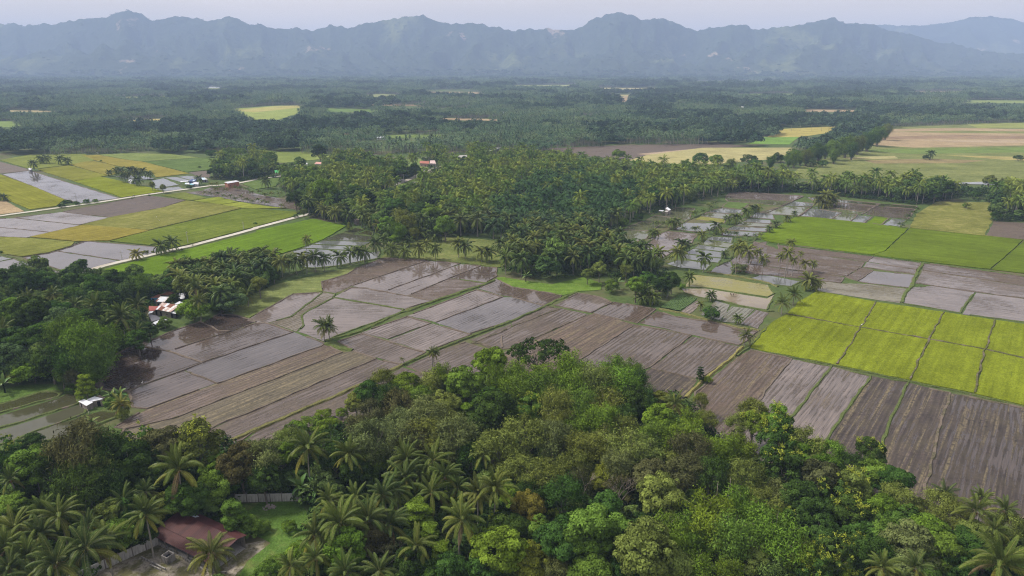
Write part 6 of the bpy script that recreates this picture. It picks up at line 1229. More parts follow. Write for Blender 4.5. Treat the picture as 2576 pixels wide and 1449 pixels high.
def source(name, meshes, parts):
    """hidden source objects for a scatter live in a collection outside the scene"""
    c = bpy.data.collections.new(name)
    for i, me in enumerate(meshes): c.objects.link(bpy.data.objects.new('%s_%02d' % (name, i), me))
    return c
def scatter(name, label, pts, coll, nsrc, seed, smin, smax, zs=1.0, tilt=0.06):
    rnd = random.Random(seed); n = len(pts)
    me = bpy.data.meshes.new(name); me.from_pydata([(p[0], p[1], p[2] if len(p) > 2 else 0.0) for p in pts], [], [])
    a = me.attributes.new('idx', 'INT', 'POINT'); a.data.foreach_set('value', [rnd.randrange(nsrc) for _ in range(n)])
    a = me.attributes.new('rot', 'FLOAT_VECTOR', 'POINT'); a.data.foreach_set('vector', sum([[rnd.uniform(-tilt, tilt), rnd.uniform(-tilt, tilt), rnd.uniform(0, 6.283)] for _ in range(n)], []))
    ss = []
    for p in pts:
        k = rnd.uniform(smin, smax) * (p[3] if len(p) > 3 else 1.0); ss += [k, k, k * zs * rnd.uniform(0.75, 1.25)]
    a = me.attributes.new('scl', 'FLOAT_VECTOR', 'POINT'); a.data.foreach_set('vector', ss)
    o = mobj(name, me); o['kind'] = 'stuff'; o['label'] = label
    ng = bpy.data.node_groups.new(name + '_scatter', 'GeometryNodeTree')
    ng.interface.new_socket('Geometry', in_out='INPUT', socket_type='NodeSocketGeometry'); ng.interface.new_socket('Geometry', in_out='OUTPUT', socket_type='NodeSocketGeometry')
    N = ng.nodes; L = ng.links; gi = N.new('NodeGroupInput'); go = N.new('NodeGroupOutput')
    ci = N.new('GeometryNodeCollectionInfo'); ci.inputs[0].default_value = coll; ci.inputs[1].default_value = True; ci.inputs[2].default_value = True
    ip = N.new('GeometryNodeInstanceOnPoints'); ip.inputs['Pick Instance'].default_value = True
    def attr(nm, ty):
        q = N.new('GeometryNodeInputNamedAttribute'); q.data_type = ty; q.inputs[0].default_value = nm; return [s for s in q.outputs if s.enabled][0]
    er = N.new('FunctionNodeEulerToRotation'); L.new(attr('rot', 'FLOAT_VECTOR'), er.inputs[0])
    L.new(gi.outputs[0], ip.inputs['Points']); L.new(ci.outputs[0], ip.inputs['Instance']); L.new(attr('idx', 'INT'), ip.inputs['Instance Index'])
    L.new(er.outputs[0], ip.inputs['Rotation']); L.new(attr('scl', 'FLOAT_VECTOR'), ip.inputs['Scale']); L.new(ip.outputs[0], go.inputs[0])
    md = o.modifiers.new('scatter', 'NODES'); md.node_group = ng
    return o
def joined(name, Q, var, mat, trunk=None):
    """leaf quads plus simple square trunks in one mesh"""
    if trunk:
        T = []
        for (x, y, h, r) in trunk:
            T += [[(x - r, y - r, 0), (x + r, y - r, 0), (x + r * .7, y - r * .7, h), (x - r * .7, y - r * .7, h)], [(x + r, y - r, 0), (x + r, y + r, 0), (x + r * .7, y + r * .7, h), (x + r * .7, y - r * .7, h)],
                  [(x - r, y + r, 0), (x - r, y - r, 0), (x - r * .7, y - r * .7, h), (x - r * .7, y + r * .7, h)], [(x + r, y + r, 0), (x - r, y + r, 0), (x - r * .7, y + r * .7, h), (x + r * .7, y + r * .7, h)]]
        T = np.array(T); mi = np.concatenate([np.zeros(len(Q)), np.ones(len(T))]); return quads_mesh(name, np.concatenate([Q, T]), np.concatenate([var, np.full(len(T), .5)]), [MAT[mat], MAT['palmbark']], None, mi)
    return quads_mesh(name, Q, var, [MAT[mat]])
# middle distance palms for the mass of the grove
srcP = []
for s in range(6):
    rg = np.random.RandomState(300 + s); H = 6.8 + s * 0.8; Q, v, mi = palm_crown(310 + s, 20, 4.7, 11, 0.34, 1.0); Q = Q[mi == 0]; v = v[mi == 0]
    srcP.append(joined('palm', Q + [0, 0, H], v, 'farpalm', [(0, 0, H, 0.16)]))
COLP = source('grove_palm', srcP, 0)
srcO = []
for s in range(3):
    Q, v, mi = palm_crown(330 + s, 24, 5.6, 10, 0.40, 0.95, oil=True); Q = Q[mi == 0]; v = v[mi == 0]; srcO.append(joined('palm', Q + [0, 0, 9.0 + s], v, 'oilpalm', [(0, 0, 9.0, 0.34)]))
COLO = source('grove_oil_palm', srcO, 0)
srcT = []
for s in range(5):
    m_, cs_ = broad_crown(350 + s, 4.6, 6.6, 4.4, 22, 110, 0.62, lobe_r=(1.1, 1.9), mat='fartree'); srcT.append(m_)
for s in range(2):
    m_, t_ = bamboo_crown(360 + s, 4.6, 11.0, 20, 110, 0.9); m_.materials.clear(); m_.materials.append(MAT['fartree']); srcT.append(m_)
COLT = source('wood_tree', srcT, 0)
srcS = []
for s in range(4):
    m_, cs_ = broad_crown(370 + s, 1.7, 0.9, 1.2, 10, 60, 0.34, lobe_r=(0.5, 0.9), mat='shrub', zmin=0.2); srcS.append(m_)
COLS_ = source('undergrowth_shrub', srcS, 0)
# far patches
def palm_patch(seed, n=14, size=15.0):
    rg = np.random.RandomState(seed); QQ, VV, T = [], [], []
    k = 0
    for gx in np.linspace(-1, 1, 4):
        for gy in np.linspace(-1, 1, 4):
            if rg.rand() < 0.12: continue
            x, y = gx * size * .75 + rg.normal() * 1.6, gy * size * .75 + rg.normal() * 1.6; H = rg.uniform(7.0, 12.0); Q, v = far_palm_quads(seed * 20 + k); k += 1
            QQ.append(Q * rg.uniform(.85, 1.1) + [x, y, H]); VV.append(np.clip(v + rg.normal() * .12, 0, 1)); T.append((x, y, H, 0.17))
    return joined('palm_patch', np.concatenate(QQ), np.concatenate(VV), 'hazetintpalm', T)
def tree_patch(seed, n=9, size=13.0):
    rg = np.random.RandomState(seed); QQ, VV = [], []
    for k in range(n):
        R = rg.uniform(3.0, 6.2); H = R * rg.uniform(1.2, 1.6); x, y = rg.uniform(-size, size, 2); m_ = 150
        d = unit(rg.normal(size=(m_, 3))); d[:, 2] = np.abs(d[:, 2]) * 1.1 - 0.25; lump = 1 + 0.28 * np.sin(d[:, 0] * 5 + k) * np.sin(d[:, 1] * 6 + 2 * k)
        p = d * R * lump.reshape(-1, 1) * [1, 1, .85] + [x, y, H]; p[:, 2] = np.maximum(p[:, 2], 0.6); nn = unit(d + rg.normal(size=(m_, 3)) * .45 + [0, 0, .3])
        L = R * .36 * rg.uniform(.7, 1.3, m_); QQ.append(leaves(p, nn, L, L * .8, rg)); VV.append(np.clip(.5 + rg.normal() * .18 + rg.normal(size=m_) * .13, 0, 1))
    return joined('tree_patch', np.concatenate(QQ), np.concatenate(VV), 'hazetinttree')
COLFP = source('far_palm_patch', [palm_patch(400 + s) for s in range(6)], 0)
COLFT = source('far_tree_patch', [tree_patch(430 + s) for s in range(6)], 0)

# --- the big grove: the front palms one by one, the rest as one mass
cand = fill(Z1, 7.9, 1) + fill(ZR, 6.0, 2) + fill(ZA, 9.0, 3) + fill(ZE, 8.0, 4)
rnd = random.Random(21); palms, oils, woods = [], [], []
for x, y in cand:
    vx, vy = project(x, y, 0); nzv = float(pnoise(np.array([x / 55.0]), np.array([y / 55.0]))[0])
    if inside(x + 26 * nzv, y + 40 * nzv, ZOIL) and rnd.random() < .86: oils.append((x, y)); continue
    left = vx < 1180 and vy > 430
    p_w = 0.62 if left and nzv > -0.15 else (0.40 if nzv > 0.12 else 0.14)
    (woods if rnd.random() < p_w else palms).append((x, y))
for x, y in fill(ZMV, 6.5, 77, 6): palm_mid(x, y, rnd.uniform(6.5, 10), rnd.uniform(1.1, 1.4), 'right of the tin roofed houses', 'palm', None, rnd.choice((0, 0, .1, .2)), 'palms right of the tin roofed houses')
palms.sort(key=lambda p: p[1]); oils.sort(key=lambda p: p[1])
NIND = 95
for x, y in palms[:NIND]: palm_mid(x, y, rnd.uniform(7, 11), rnd.uniform(1.15, 1.5), 'at the front of the big grove beside the bright grass', 'palm', 'coconut palm among the front rows of the big grove', rnd.choice((0, 0, .1, .25)), 'front palms of the big grove')
scatter('coconut_grove', 'dense coconut palm grove filling the middle of the valley', palms[NIND:], COLP, 6, 5, 1.1, 1.45)
for x, y in oils[:30]: palm_mid(x, y, rnd.uniform(7, 9.5), rnd.uniform(.95, 1.15), '', 'oil', 'dark oil palm in the blue green stand inside the grove', 0, 'oil palms in the grove')
scatter('oil_palm_stand', 'blue green stand of oil palms inside the coconut grove', oils[30:], COLO, 3, 6, .9, 1.15)
scatter('grove_trees', 'broadleaf trees mixed into the coconut grove', woods, COLT, 7, 7, .75, 1.35)
scatter('grove_undergrowth', 'leafy undergrowth along the feet of the groves', fill(Z1, 5.2, 11, 2) + fill(ZR, 2.9, 12, 2) + fill(ZE, 4, 13, 2) + fill(ZA, 4.5, 14, 2) + fill(ZLW, 3.4, 15, 2) + fill(ZMV, 3.2, 16, 2), COLS_, 4, 8, .8, 1.9)
def noyard(p): return not any(inside(p[0], p[1], q) for q in YARD)
scatter('wood_undergrowth', 'shrubby undergrowth on the floor of the foreground wood', [p for p in fill(ZFG, 2.7, 17, 2, False) if noyard(p) and p[1] > 78 and abs(p[0]) < 190], COLS_, 4, 9, .8, 2.1)
lw = [p for p in fill(ZLW, 6.2, 18, 8) + fill(ZMV, 6.0, 19, 8)]
hx, hy = G('E', 1640, 260)
lw = [p for p in lw if math.hypot(p[0] - hx, (p[1] - hy)) > 17]
scatter('left_wood_trees', 'smaller trees filling the wood left of the fish ponds', lw, COLT, 7, 20, .6, 1.0)
fgw = [p for p in fill(ZFG2, 9.0, 23, 8, False) if noyard(p) and p[1] > 84 and abs(p[0]) < 170]
scatter('wood_saplings', 'lower trees filling the gaps of the foreground wood', fgw, COLT, 7, 24, .45, .68)
# grass verge on the right with scattered scrub, scrub on the far pasture
ZS = P2([(2390, 470), (2460, 480), (2700, 470), (2700, 495), (2480, 510), (2395, 500)]); ZS2 = P2([(2270, 425), (2420, 405), (2700, 410), (2700, 445), (2480, 448), (2330, 430)])
scatter('verge_scrub', 'scrub on the grassland beside the river', fill(ZS, 7, 31, 3, False) + [p for p in fill(ZS2, 9, 32, 3, False) if pnoise(np.array([p[0] / 60]), np.array([p[1] / 60]))[0] > .05], COLS_, 4, 33, 1.2, 3.0)
scatter('pasture_bushes', 'scattered bushes on the far pasture', [p for p in fill(ZS2, 15, 34, 3, False) if pnoise(np.array([p[0] / 45]), np.array([p[1] / 45]))[0] > .08] + fill(ZS, 17, 35, 3, False), COLT, 7, 36, .28, .6)
# --- far woods to the foot of the mountains
pp, tt = [], []
rnd = random.Random(41); y = 800.0
while y < 5350:
    sp = 23.0 if y < 1700 else (30.0 if y < 3000 else 42.0); k = sp / 23.0; xm = y * 0.80 + 60; x = -xm
    while x < xm:
        px, py = x + rnd.uniform(-.4, .4) * sp, y + rnd.uniform(-.4, .4) * sp
        vx, vy = project(px, py, 0)
        if not blocked(px, py, 11 + 3 * k):
            nv = float(fbm(np.array([px / 260.0]), np.array([py / 420.0]), 3)[0]) + (0.16 if (vy < 345 and 1500 < vx < 2300) or (vy > 340 and vx < 560) else 0)
            if nv < -0.36: pass
            elif nv > 0.06: tt.append((px, py, 0, k * .92))
            else: pp.append((px, py, 0, k * .92))
        x += sp
    y += sp * 0.86
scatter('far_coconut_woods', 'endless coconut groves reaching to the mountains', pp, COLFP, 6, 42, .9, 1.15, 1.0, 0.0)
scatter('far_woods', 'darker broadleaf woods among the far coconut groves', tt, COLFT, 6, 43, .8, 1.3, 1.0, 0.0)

# --- woods on the mountain slopes
from bisect import bisect
mp_, rnd = [], random.Random(51); gx_, gy_, gh_, gs_ = MTN; yy = 5180.0
while yy < 9300:
    sp_ = 46.0 if yy < 7100 else 60.0; xm = yy * .8 + 60; xx = -xm
    while xx < xm:
        px, py = xx + rnd.uniform(-.45, .45) * sp_, yy + rnd.uniform(-.45, .45) * sp_; fx = (px - gx_[0]) / (gx_[1] - gx_[0]); fy = (py - gy_[0]) / (gy_[1] - gy_[0]); ix, iy = int(fx), int(fy)
        if 0 <= ix < len(gx_) - 1 and 0 <= iy < len(gy_) - 1 and gs_[iy, ix] < 1.03 or py > 7700:
            if 0 <= ix < len(gx_) - 1 and 0 <= iy < len(gy_) - 1:
                tx_, ty_ = fx - ix, fy - iy; z_ = (gh_[iy, ix] * (1 - tx_) + gh_[iy, ix + 1] * tx_) * (1 - ty_) + (gh_[iy + 1, ix] * (1 - tx_) + gh_[iy + 1, ix + 1] * tx_) * ty_
                cov = float(fbm(np.array([px / 420.0 + 3]), np.array([py / 300.0 + z_ / 160.0]), 3)[0])
                if rnd.random() < (.9 if z_ < 25 else .55 if z_ < 60 and cov < .2 else .12 if cov < .2 else .03): mp_.append((px, py, max(0, z_) - 2.0, 1.25 if z_ < 60 else .8))
        xx += sp_
    yy += sp_ * .88
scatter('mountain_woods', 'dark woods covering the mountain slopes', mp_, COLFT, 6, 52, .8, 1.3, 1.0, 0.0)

# --- single trees of the middle distance
R_G = 'at the left end of the big grove'; R_H = 'around the village street'; R_D = 'in the far diagonal tree line'; R_C = 'by the vegetable rows'; R_RD = 'beside the road on the left'; R_RT = 'beyond the palm line'
for reg, txt in ((R_G, "broad green B 700 500 130|broad lime B 600 470 100|broad deep B 800 540 100|broad deep B 1400 640 120|broad dark B 1640 660 120|bamboo olive B 1490 770 110|broad mid B 1760 700 110|dense green B 1330 810 110|dense mid B 1900 840 110|broad dark B 1120 560 100|feather olive B 1170 740 80|broad green B 1390 960 62|feather yellow B 1590 900 55|broad dark B 400 560 80|broad deep B 1010 480 90|bamboo green B 1420 880 90|feather olive B 480 690 40|bush mid B 400 725 30|tier yellow B 940 830 40"),
                 (R_H, "broad mid B 570 320 90|dense dark B 1010 250 50|dense dark B 1240 215 55|dense dark B 1600 265 70|dense dark B 1860 120 62|dense dark B 640 85 80|broad green B 1680 335 60|broad mid B 1290 330 90|broad deep B 1450 260 80|broad deep B 780 390 80|feather olive B 1100 340 70"),
                 (R_C, "dense dark C 1490 1410 105|dense dark C 1610 1390 95|broad mid C 1250 1430 110|broad deep C 1360 1350 95|broad olive C 880 1270 85|broad olive C 760 1310 70|bush mid C 1000 1440 90|bush green C 1700 1430 50|feather olive C 1150 1270 80|bush olive C 130 1270 70|bush mid C 1120 790 60|bush deep C 1270 740 60|broad dark C 1560 520 85|broad deep C 1410 510 85|bush mid C 2060 1440 0"),
                 (R_D, "bamboo mid V 2210 335 20|bamboo deep V 2185 348 20|bamboo olive V 2160 356 20|bamboo mid V 2130 364 20|bamboo mid V 2095 370 20|bamboo deep V 2062 378 18|bamboo olive V 2030 388 18|bamboo mid V 2000 394 17|bamboo deep V 2145 376 16|bamboo mid V 2100 386 16|bush deep V 1965 400 14|bush dark V 1990 405 13|bush mid V 1555 388 20|bush deep V 1760 402 22|bush mid V 1800 402 20|bush dark V 1885 402 20|bush deep V 1900 412 18|bush mid V 1500 405 18|bamboo olive V 2230 326 16|bamboo mid V 2198 341 15|bamboo olive V 2173 352 16|bamboo deep V 2146 361 15|bamboo mid V 2114 368 16|bamboo olive V 2078 375 15|bamboo mid V 2046 384 15|bamboo deep V 2015 393 14|bamboo mid V 1985 399 13|bamboo olive V 1840 408 15|bamboo mid V 1725 408 14|bamboo deep V 1940 406 13|bush dark V 2040 410 16|bush deep V 2070 412 14"),
                 (R_RD, "bush dark A 680 590 48|bush deep A 770 597 34|bush deep A 870 583 36|bush mid A 960 572 32|bush dark A 620 622 34|bush olive A 1465 1097 34|bush olive A 1540 1090 22|broad olive A 1640 440 36|broad olive A 1530 418 36|bush deep A 1905 432 32|bush mid A 2005 230 20|bush mid A 1015 170 14|bush mid A 2300 90 90|bush deep A 2120 100 60|bush mid A 2420 80 60|bush olive A 1330 545 14|bush mid A 1500 515 14|bush mid A 1940 1020 14|bush olive A 1830 1060 14|bush mid A 3 1090 24|bush mid A 370 1190 14|bush olive A 705 1258 28|bush mid A 2570 800 20"),
                 (R_RT, "bush dark D 800 305 55|dense dark D 1800 455 88|dense deep D 1480 360 80|bush dark D 1590 140 34|bush dark D 1010 350 60|dense deep D 1680 510 70|broad olive D 2230 380 70|broad olive D 2390 400 60|bush deep D 2420 440 60|bush dark D 2520 140 50|bush deep D 2080 510 60|bush mid D 1990 620 34|bush mid D 2300 720 60|broad yellow D 2510 560 40|dense mid D 1320 380 60|bush deep D 260 100 80|bush dark D 450 110 80|bush dark D 100 140 70|bush deep D 650 40 80|bush dark D 780 30 70")):
    for item in txt.split('|'):
        q = item.split()
        if float(q[5]) <= 0: continue
        r = float(q[5]) * (4 if q[2] == 'V' else 1)
        tree_px(q[0], q[1], q[2], float(q[3]), float(q[4]), r, reg, None, 1.0, None, 14.0)
palm_px('D', 1630, 95, 38, '', 160, None, None, False, 'single palm standing on the far pasture', .05)

# ------------------------------------------------------------------ buildings
def corrugated(wx, ly, waves=4, amp=0.035):
    """a roofing sheet: corrugated across x, running along y, with thickness"""
    v, f = [], []; n = waves * 2
    for j in (0, 1):
        for i in range(n + 1): v.append((wx * i / n, ly * j, amp if i % 2 else -amp))
    for i in range(n): f.append((i, i + 1, n + 2 + i, n + 1 + i))
    return v, f
WHITE = (0.74, 0.75, 0.78); RUST = (0.30, 0.13, 0.09); PALE = (0.55, 0.52, 0.50)
def lerp3(a, b, t): return tuple(a[i] + (b[i] - a[i]) * t for i in range(3))
def roof_quad(parent, A, B, C_, D_, n, cols, rnd, rows=1, name='roof_sheet'):
    """sheets laid side by side over the quad: A-B is the lower eave, D-C the upper edge"""
    for r in range(rows):
        t0, t1 = r / rows, (r + 1) / rows + (0.02 if r < rows - 1 else 0)
        for i in range(n):
            u0, u1 = i / n, (i + 1) / n; col = cols[rnd.randrange(len(cols))]
            def pt(u, t): return Vector(lerp3(lerp3(A, B, u), lerp3(D_, C_, u), t))
            v, f = [], []; W_ = 6
            nrm = (pt(u1, t0) - pt(u0, t0)).cross(pt(u0, t1) - pt(u0, t0)).normalized(); nrm = nrm if nrm.z > 0 else -nrm
            lift = rnd.uniform(0.0, 0.03) + 0.012 * ((i + r) % 2)
            for off in (0.0, -0.03):
                for t in (t0, t1):
                    for k in range(W_ + 1): v.append(tuple(pt(u0 + (u1 - u0) * k / W_, t) + nrm * (lift + off + (0.03 if k % 2 else 0))))
            m_ = W_ + 1
            for k in range(W_): f.append((k, k + 1, m_ + k + 1, m_ + k)); f.append((2 * m_ + k, 3 * m_ + k, 3 * m_ + k + 1, 2 * m_ + k + 1)); f.append((k, 2 * m_ + k, 2 * m_ + k + 1, k + 1)); f.append((m_ + k, m_ + k + 1, 3 * m_ + k + 1, 3 * m_ + k))
            me = pydata(name, v, f, MAT['iron']); bm = bmesh.new(); bm.from_mesh(me); bmesh.ops.recalc_face_normals(bm, faces=bm.faces[:]); bm.to_mesh(me); bm.free()
            mobj(name, me, parent=parent, color=col)
def shack(label, quads, wall=(0.30, 0.27, 0.24, .6), n=4, cols=((0.74, 0.75, 0.78, 1.0),), seed=1, rows=1, cat='house', group=None, wallmat='weathered', openings=True, name='tin_roofed_house', open_sides=False):
    """quads: lists of four (full view x, y, z): low left, low right, high right, high left"""
    rnd = random.Random(seed); P = []
    for q in quads: P.append([Vector((*gv(a[0], a[1], a[2]), a[2])) for a in q])
    cx = sum(p.x for q in P for p in q) / (4 * len(P)); cy = sum(p.y for q in P for p in q) / (4 * len(P))
    o = empty(name, (cx, cy, 0)); tag(o, label, cat, group); org = Vector((cx, cy, 0))
    for q in P:
        A, B, C_, D_ = [p - org for p in q]
        roof_quad(o, A, B, C_, D_, n, cols, rnd, rows)
        ctr = (A + B + C_ + D_) / 4
        def ins(p): return p + (Vector((ctr.x, ctr.y, p.z)) - p) * 0.09
        a, b, c, d = [ins(p) for p in (A, B, C_, D_)]
        if open_sides:
            for p in (a, b, c, d): mobj('post', MB().box(p.x - .07, p.x + .07, p.y - .07, p.y + .07, 0, p.z - .06).mesh('post', MAT['weathered']), parent=o, color=(0.2, 0.16, 0.12, .7))
            continue
        ring = (a, b, c, d)
        for i in range(4):
            p, q2 = ring[i], ring[(i + 1) % 4]; e_ = (q2 - p); e_.z = 0
            nn = Vector((e_.y, -e_.x, 0)).normalized(); mid = (p + q2) / 2
            if nn.dot(Vector((mid.x - ctr.x, mid.y - ctr.y, 0))) < 0: nn = -nn
            th = nn * 0.10; v = [(p.x, p.y, 0), (q2.x, q2.y, 0), (q2.x, q2.y, q2.z - .06), (p.x, p.y, p.z - .06)]; v += [(x - th.x, y - th.y, z) for x, y, z in v]
            f = [(0, 1, 2, 3), (4, 7, 6, 5), (0, 4, 5, 1), (1, 5, 6, 2), (2, 6, 7, 3), (3, 7, 4, 0)]
            wl_ = mobj('wall', pydata('wall', v, f, MAT[wallmat]), parent=o, color=wall)
            if openings and e_.length > 2.2:
                u = e_.normalized(); L = e_.length; k = rnd.choice((0, 1))
                for nm_, pos, w_, z0, z1 in ((('door', .3 + .3 * k, .85, 0.02, 1.9),) + ((('window', .75 - .55 * k, .8, 0.95, 1.65),) if L > 3.4 else ())):
                    c0 = p + e_ * pos; s0 = c0 - u * w_ / 2; s1 = c0 + u * w_ / 2; zt = min(z1, min(p.z, q2.z) - .2); out = nn * 0.04
                    v2 = [(s0.x, s0.y, z0), (s1.x, s1.y, z0), (s1.x, s1.y, zt), (s0.x, s0.y, zt)]; v2 = [(x + out.x, y + out.y, z) for x, y, z in v2] + [(x - nn.x * .02, y - nn.y * .02, z) for x, y, z in v2]
                    op = mobj(nm_, pydata(nm_, v2, f, MAT['dark']), parent=o)
                    if nm_ == 'window':
                        q4 = [Vector(v2[i_]) for i_ in range(4)]; fr = MB()
                        for i_ in range(4): fr.tube([tuple(q4[i_] + nn * .03), tuple(q4[(i_ + 1) % 4] + nn * .03)], [.05, .05], 4)
                        mobj('frame', fr.mesh('frame', MAT['weathered']), parent=op, color=(.3, .26, .22, 1))
    return o
def zq(box, zw, pts, zl, zh): 
    q = [zv(box, zw, *p) for p in pts]; return [(q[0][0], q[0][1], zl), (q[1][0], q[1][1], zl), (q[2][0], q[2][1], zh), (q[3][0], q[3][1], zh)]
V2 = (560, 1130, 800, 1330); W2 = 1739
Wh = (0.60, 0.61, 0.65, 1.05); Wo = (0.66, 0.64, 0.62, .62); Ru = (0.34, 0.16, 0.12, .25); Rd = (0.30, 0.075, 0.06, .8); Br = (0.20, 0.13, 0.10, .35); Gy = (0.11, 0.11, 0.13, 1.0); Pk = (0.50, 0.38, 0.34, .6)
shack('large patched tin roof, white and rust red, in the village cluster', [zq(V2, W2, [(440, 778), (880, 862), (1180, 660), (640, 580)], 2.6, 3.7)], (0.26, 0.24, 0.20, .4), 7, (Wh, Wo, Ru, Wo, Pk), 2, 2)
shack('white tin roof right behind the large patched roof', [zq(V2, W2, [(1000, 612), (1310, 692), (1335, 610), (1140, 545)], 2.9, 3.4)], (0.22, 0.2, 0.18, .4), 4, (Wh,), 3)
shack('white lean-to roof at the corner of the large patched roof', [zq(V2, W2, [(865, 878), (1030, 908), (1100, 790), (1010, 800)], 2.2, 2.5)], (0.08, 0.08, 0.09, .8), 2, (Wh,), 4)
shack('white roof with a rusty edge behind the large patched roof', [zq(V2, W2, [(430, 552), (710, 566), (850, 420), (590, 405)], 2.7, 3.6)], (0.30, 0.27, 0.24, .5), 5, (Wh, Wh, Ru, Wo), 5, 2)
shack('brown rusty roof at the back of the village cluster', [zq(V2, W2, [(610, 352), (880, 362), (985, 275), (810, 258)], 2.8, 3.5)], (0.14, 0.12, 0.10, .5), 5, (Br, Ru, Br), 6)
shack('dark brown roof over a blue wall in the village cluster', [zq(V2, W2, [(290, 448), (540, 440), (620, 350), (520, 350)], 2.4, 3.0)], (0.10, 0.28, 0.45, .9), 4, (Br, Br, (0.16, 0.11, 0.09, .5)), 7)
shack('dull red roof at the left of the village cluster', [zq(V2, W2, [(240, 830), (430, 812), (540, 692), (260, 680)], 2.4, 3.1)], (0.26, 0.23, 0.20, .4), 4, (Rd,), 8)
shack('small white roof below the dull red one', [zq(V2, W2, [(240, 902), (345, 885), (405, 815), (300, 800)], 2.0, 2.3)], (0.2, 0.18, 0.17, .4), 2, (Wh,), 9)
shack('dark grey roof beside the palm in the village cluster', [zq(V2, W2, [(350, 1130), (630, 1055), (480, 958), (230, 910)], 2.4, 3.2)], (0.2, 0.18, 0.16, .4), 4, (Gy,), 10)
shack('long white lean-to roof nearest the flooded field', [zq(V2, W2, [(385, 1250), (832, 1082), (665, 1040), (360, 1165)], 2.0, 2.4)], (0.10, 0.09, 0.09, .4), 6, (Wh,), 11, open_sides=True)
shack('white roof half hidden behind the round tree', [zq(V2, W2, [(1105, 470), (1275, 485), (1330, 335), (1130, 300)], 2.6, 3.2)], (0.14, 0.13, 0.13, .4), 3, (Wh,), 12)
V3 = (280, 1540, 580, 1700); W3 = 2576
shack('lower white roof of the fish pond hut', [zq(V3, W3, [(275, 560), (565, 722), (797, 592), (470, 490)], 1.6, 2.0)], (0.30, 0.26, 0.24, .5), 4, (Wh, Wh, (0.6, 0.61, 0.65, 1.)), 21, name='pond_hut', cat='hut')
shack('upper white roof of the fish pond hut', [zq(V3, W3, [(577, 492), (738, 572), (1142, 476), (850, 390)], 1.8, 2.2)], (0.34, 0.29, 0.25, .5), 5, (Wh,), 22, name='pond_hut', cat='hut')
shack('brown thatch lean-to behind the fish pond hut', [zq(V3, W3, [(900, 385), (1150, 470), (1225, 440), (1010, 345)], 1.6, 1.9)], (0.22, 0.17, 0.13, .5), 3, ((0.24, 0.19, 0.17, .9),), 23, name='thatch_shelter', cat='hut', open_sides=True)
V6 = (2600, 800, 2760, 880)
shack('bright white roofed hut at the foot of the grove', [zq(V6, 2576, [(985, 527), (1215, 678), (1352, 615), (1130, 460)], 2.8, 3.4)], (0.32, 0.28, 0.28, .6), 3, (Wh,), 31, name='paddy_hut', cat='hut')
shack('low pale roof in front of the bright white hut', [zq(V6, 2576, [(925, 745), (1110, 778), (1185, 722), (1030, 690)], 1.9, 2.1)], (0.28, 0.25, 0.24, .6), 2, (PALE + (1.,),), 32, name='paddy_hut', cat='hut', open_sides=True)
shack('white tarpaulin roof left of the bright white hut', [zq(V6, 2576, [(545, 700), (820, 738), (918, 668), (640, 642)], 2.0, 2.4)], (0.2, 0.2, 0.2, .6), 3, (Wh,), 33, name='paddy_hut', cat='hut', open_sides=True)
shack('small pale roof behind the bright white hut', [zq(V6, 2576, [(950, 388), (1110, 372), (1165, 335), (1050, 330)], 2.2, 2.6)], (0.2, 0.2, 0.2, .6), 2, (PALE + (1.,),), 34, name='paddy_hut', cat='hut')
V7 = (1380, 850, 1480, 910)
shack('pink roofed stilt hut under the palms', [zq(V7, 2415, [(805, 642), (1030, 765), (1400, 690), (1190, 572)], 3.0, 3.4)], (0.22, 0.19, 0.16, .5), 4, ((0.52, 0.33, 0.30, .8), Pk), 41, name='stilt_hut', cat='hut')
V4 = (420, 650, 1020, 800)
shack('small white shack among the palm clump', [zq(V4, 2576, [(388, 302), (442, 328), (522, 292), (470, 275)], 2.6, 3.2)], (0.5, 0.5, 0.5, .7), 3, (Wh,), 51, name='shack', cat='hut')
Bl = (0.20, 0.36, 0.58, 1.1); Db = (0.06, 0.09, 0.22, 1.1); Lb = (0.50, 0.62, 0.72, 1.1)
shack('long narrow white roof over the fish pond', [zq(V4, 2576, [(1290, 337), (1425, 325), (1432, 310), (1300, 320)], 2.8, 3.1)], (0.2, 0.22, 0.3, .6), 4, (Wh,), 52, name='fish_hut', cat='hut', open_sides=True)
shack('light blue awning at the fish pond edge', [zq(V4, 2576, [(1368, 372), (1455, 376), (1445, 347), (1380, 348)], 2.0, 2.5)], (0.25, 0.35, 0.45, .7), 3, (Lb, Wh), 53, name='fish_hut', cat='hut', open_sides=True)
shack('blue tarpaulin roof beside the light blue awning', [zq(V4, 2576, [(1455, 382), (1520, 382), (1540, 362), (1470, 358)], 1.8, 2.2)], (0.2, 0.3, 0.4, .7), 2, ((0.25, 0.50, 0.60, 1.1),), 54, name='fish_hut', cat='hut', open_sides=True)
shack('dark blue roofed fish hut', [zq(V4, 2576, [(1430, 325), (1560, 322), (1580, 288), (1490, 285)], 2.6, 3.4)], (0.12, 0.16, 0.32, .8), 4, (Db, Lb), 55, name='fish_hut', cat='hut')
shack('white roof in front of the dark blue fish hut', [zq(V4, 2576, [(1480, 362), (1605, 378), (1610, 335), (1545, 333)], 2.2, 2.8)], (0.4, 0.4, 0.42, .7), 3, (Wh,), 56, name='fish_hut', cat='hut')
shack('pale blue hut at the right end of the fish huts', [zq(V4, 2576, [(1655, 297), (1765, 292), (1715, 256), (1660, 260)], 2.4, 3.2)], (0.25, 0.25, 0.27, .6), 3, (Lb, PALE + (1.,)), 57, name='fish_hut', cat='hut')
shack('brick house with a pale grey flat roof beside the road', [zq(V4, 2576, [(2040, 337), (2105, 360), (2312, 325), (2250, 306)], 3.6, 3.9)], (0.4, 0.2, 0.14, .8), 7, ((0.58, 0.58, 0.62, 1.1),), 58, wallmat='brick', name='brick_house')
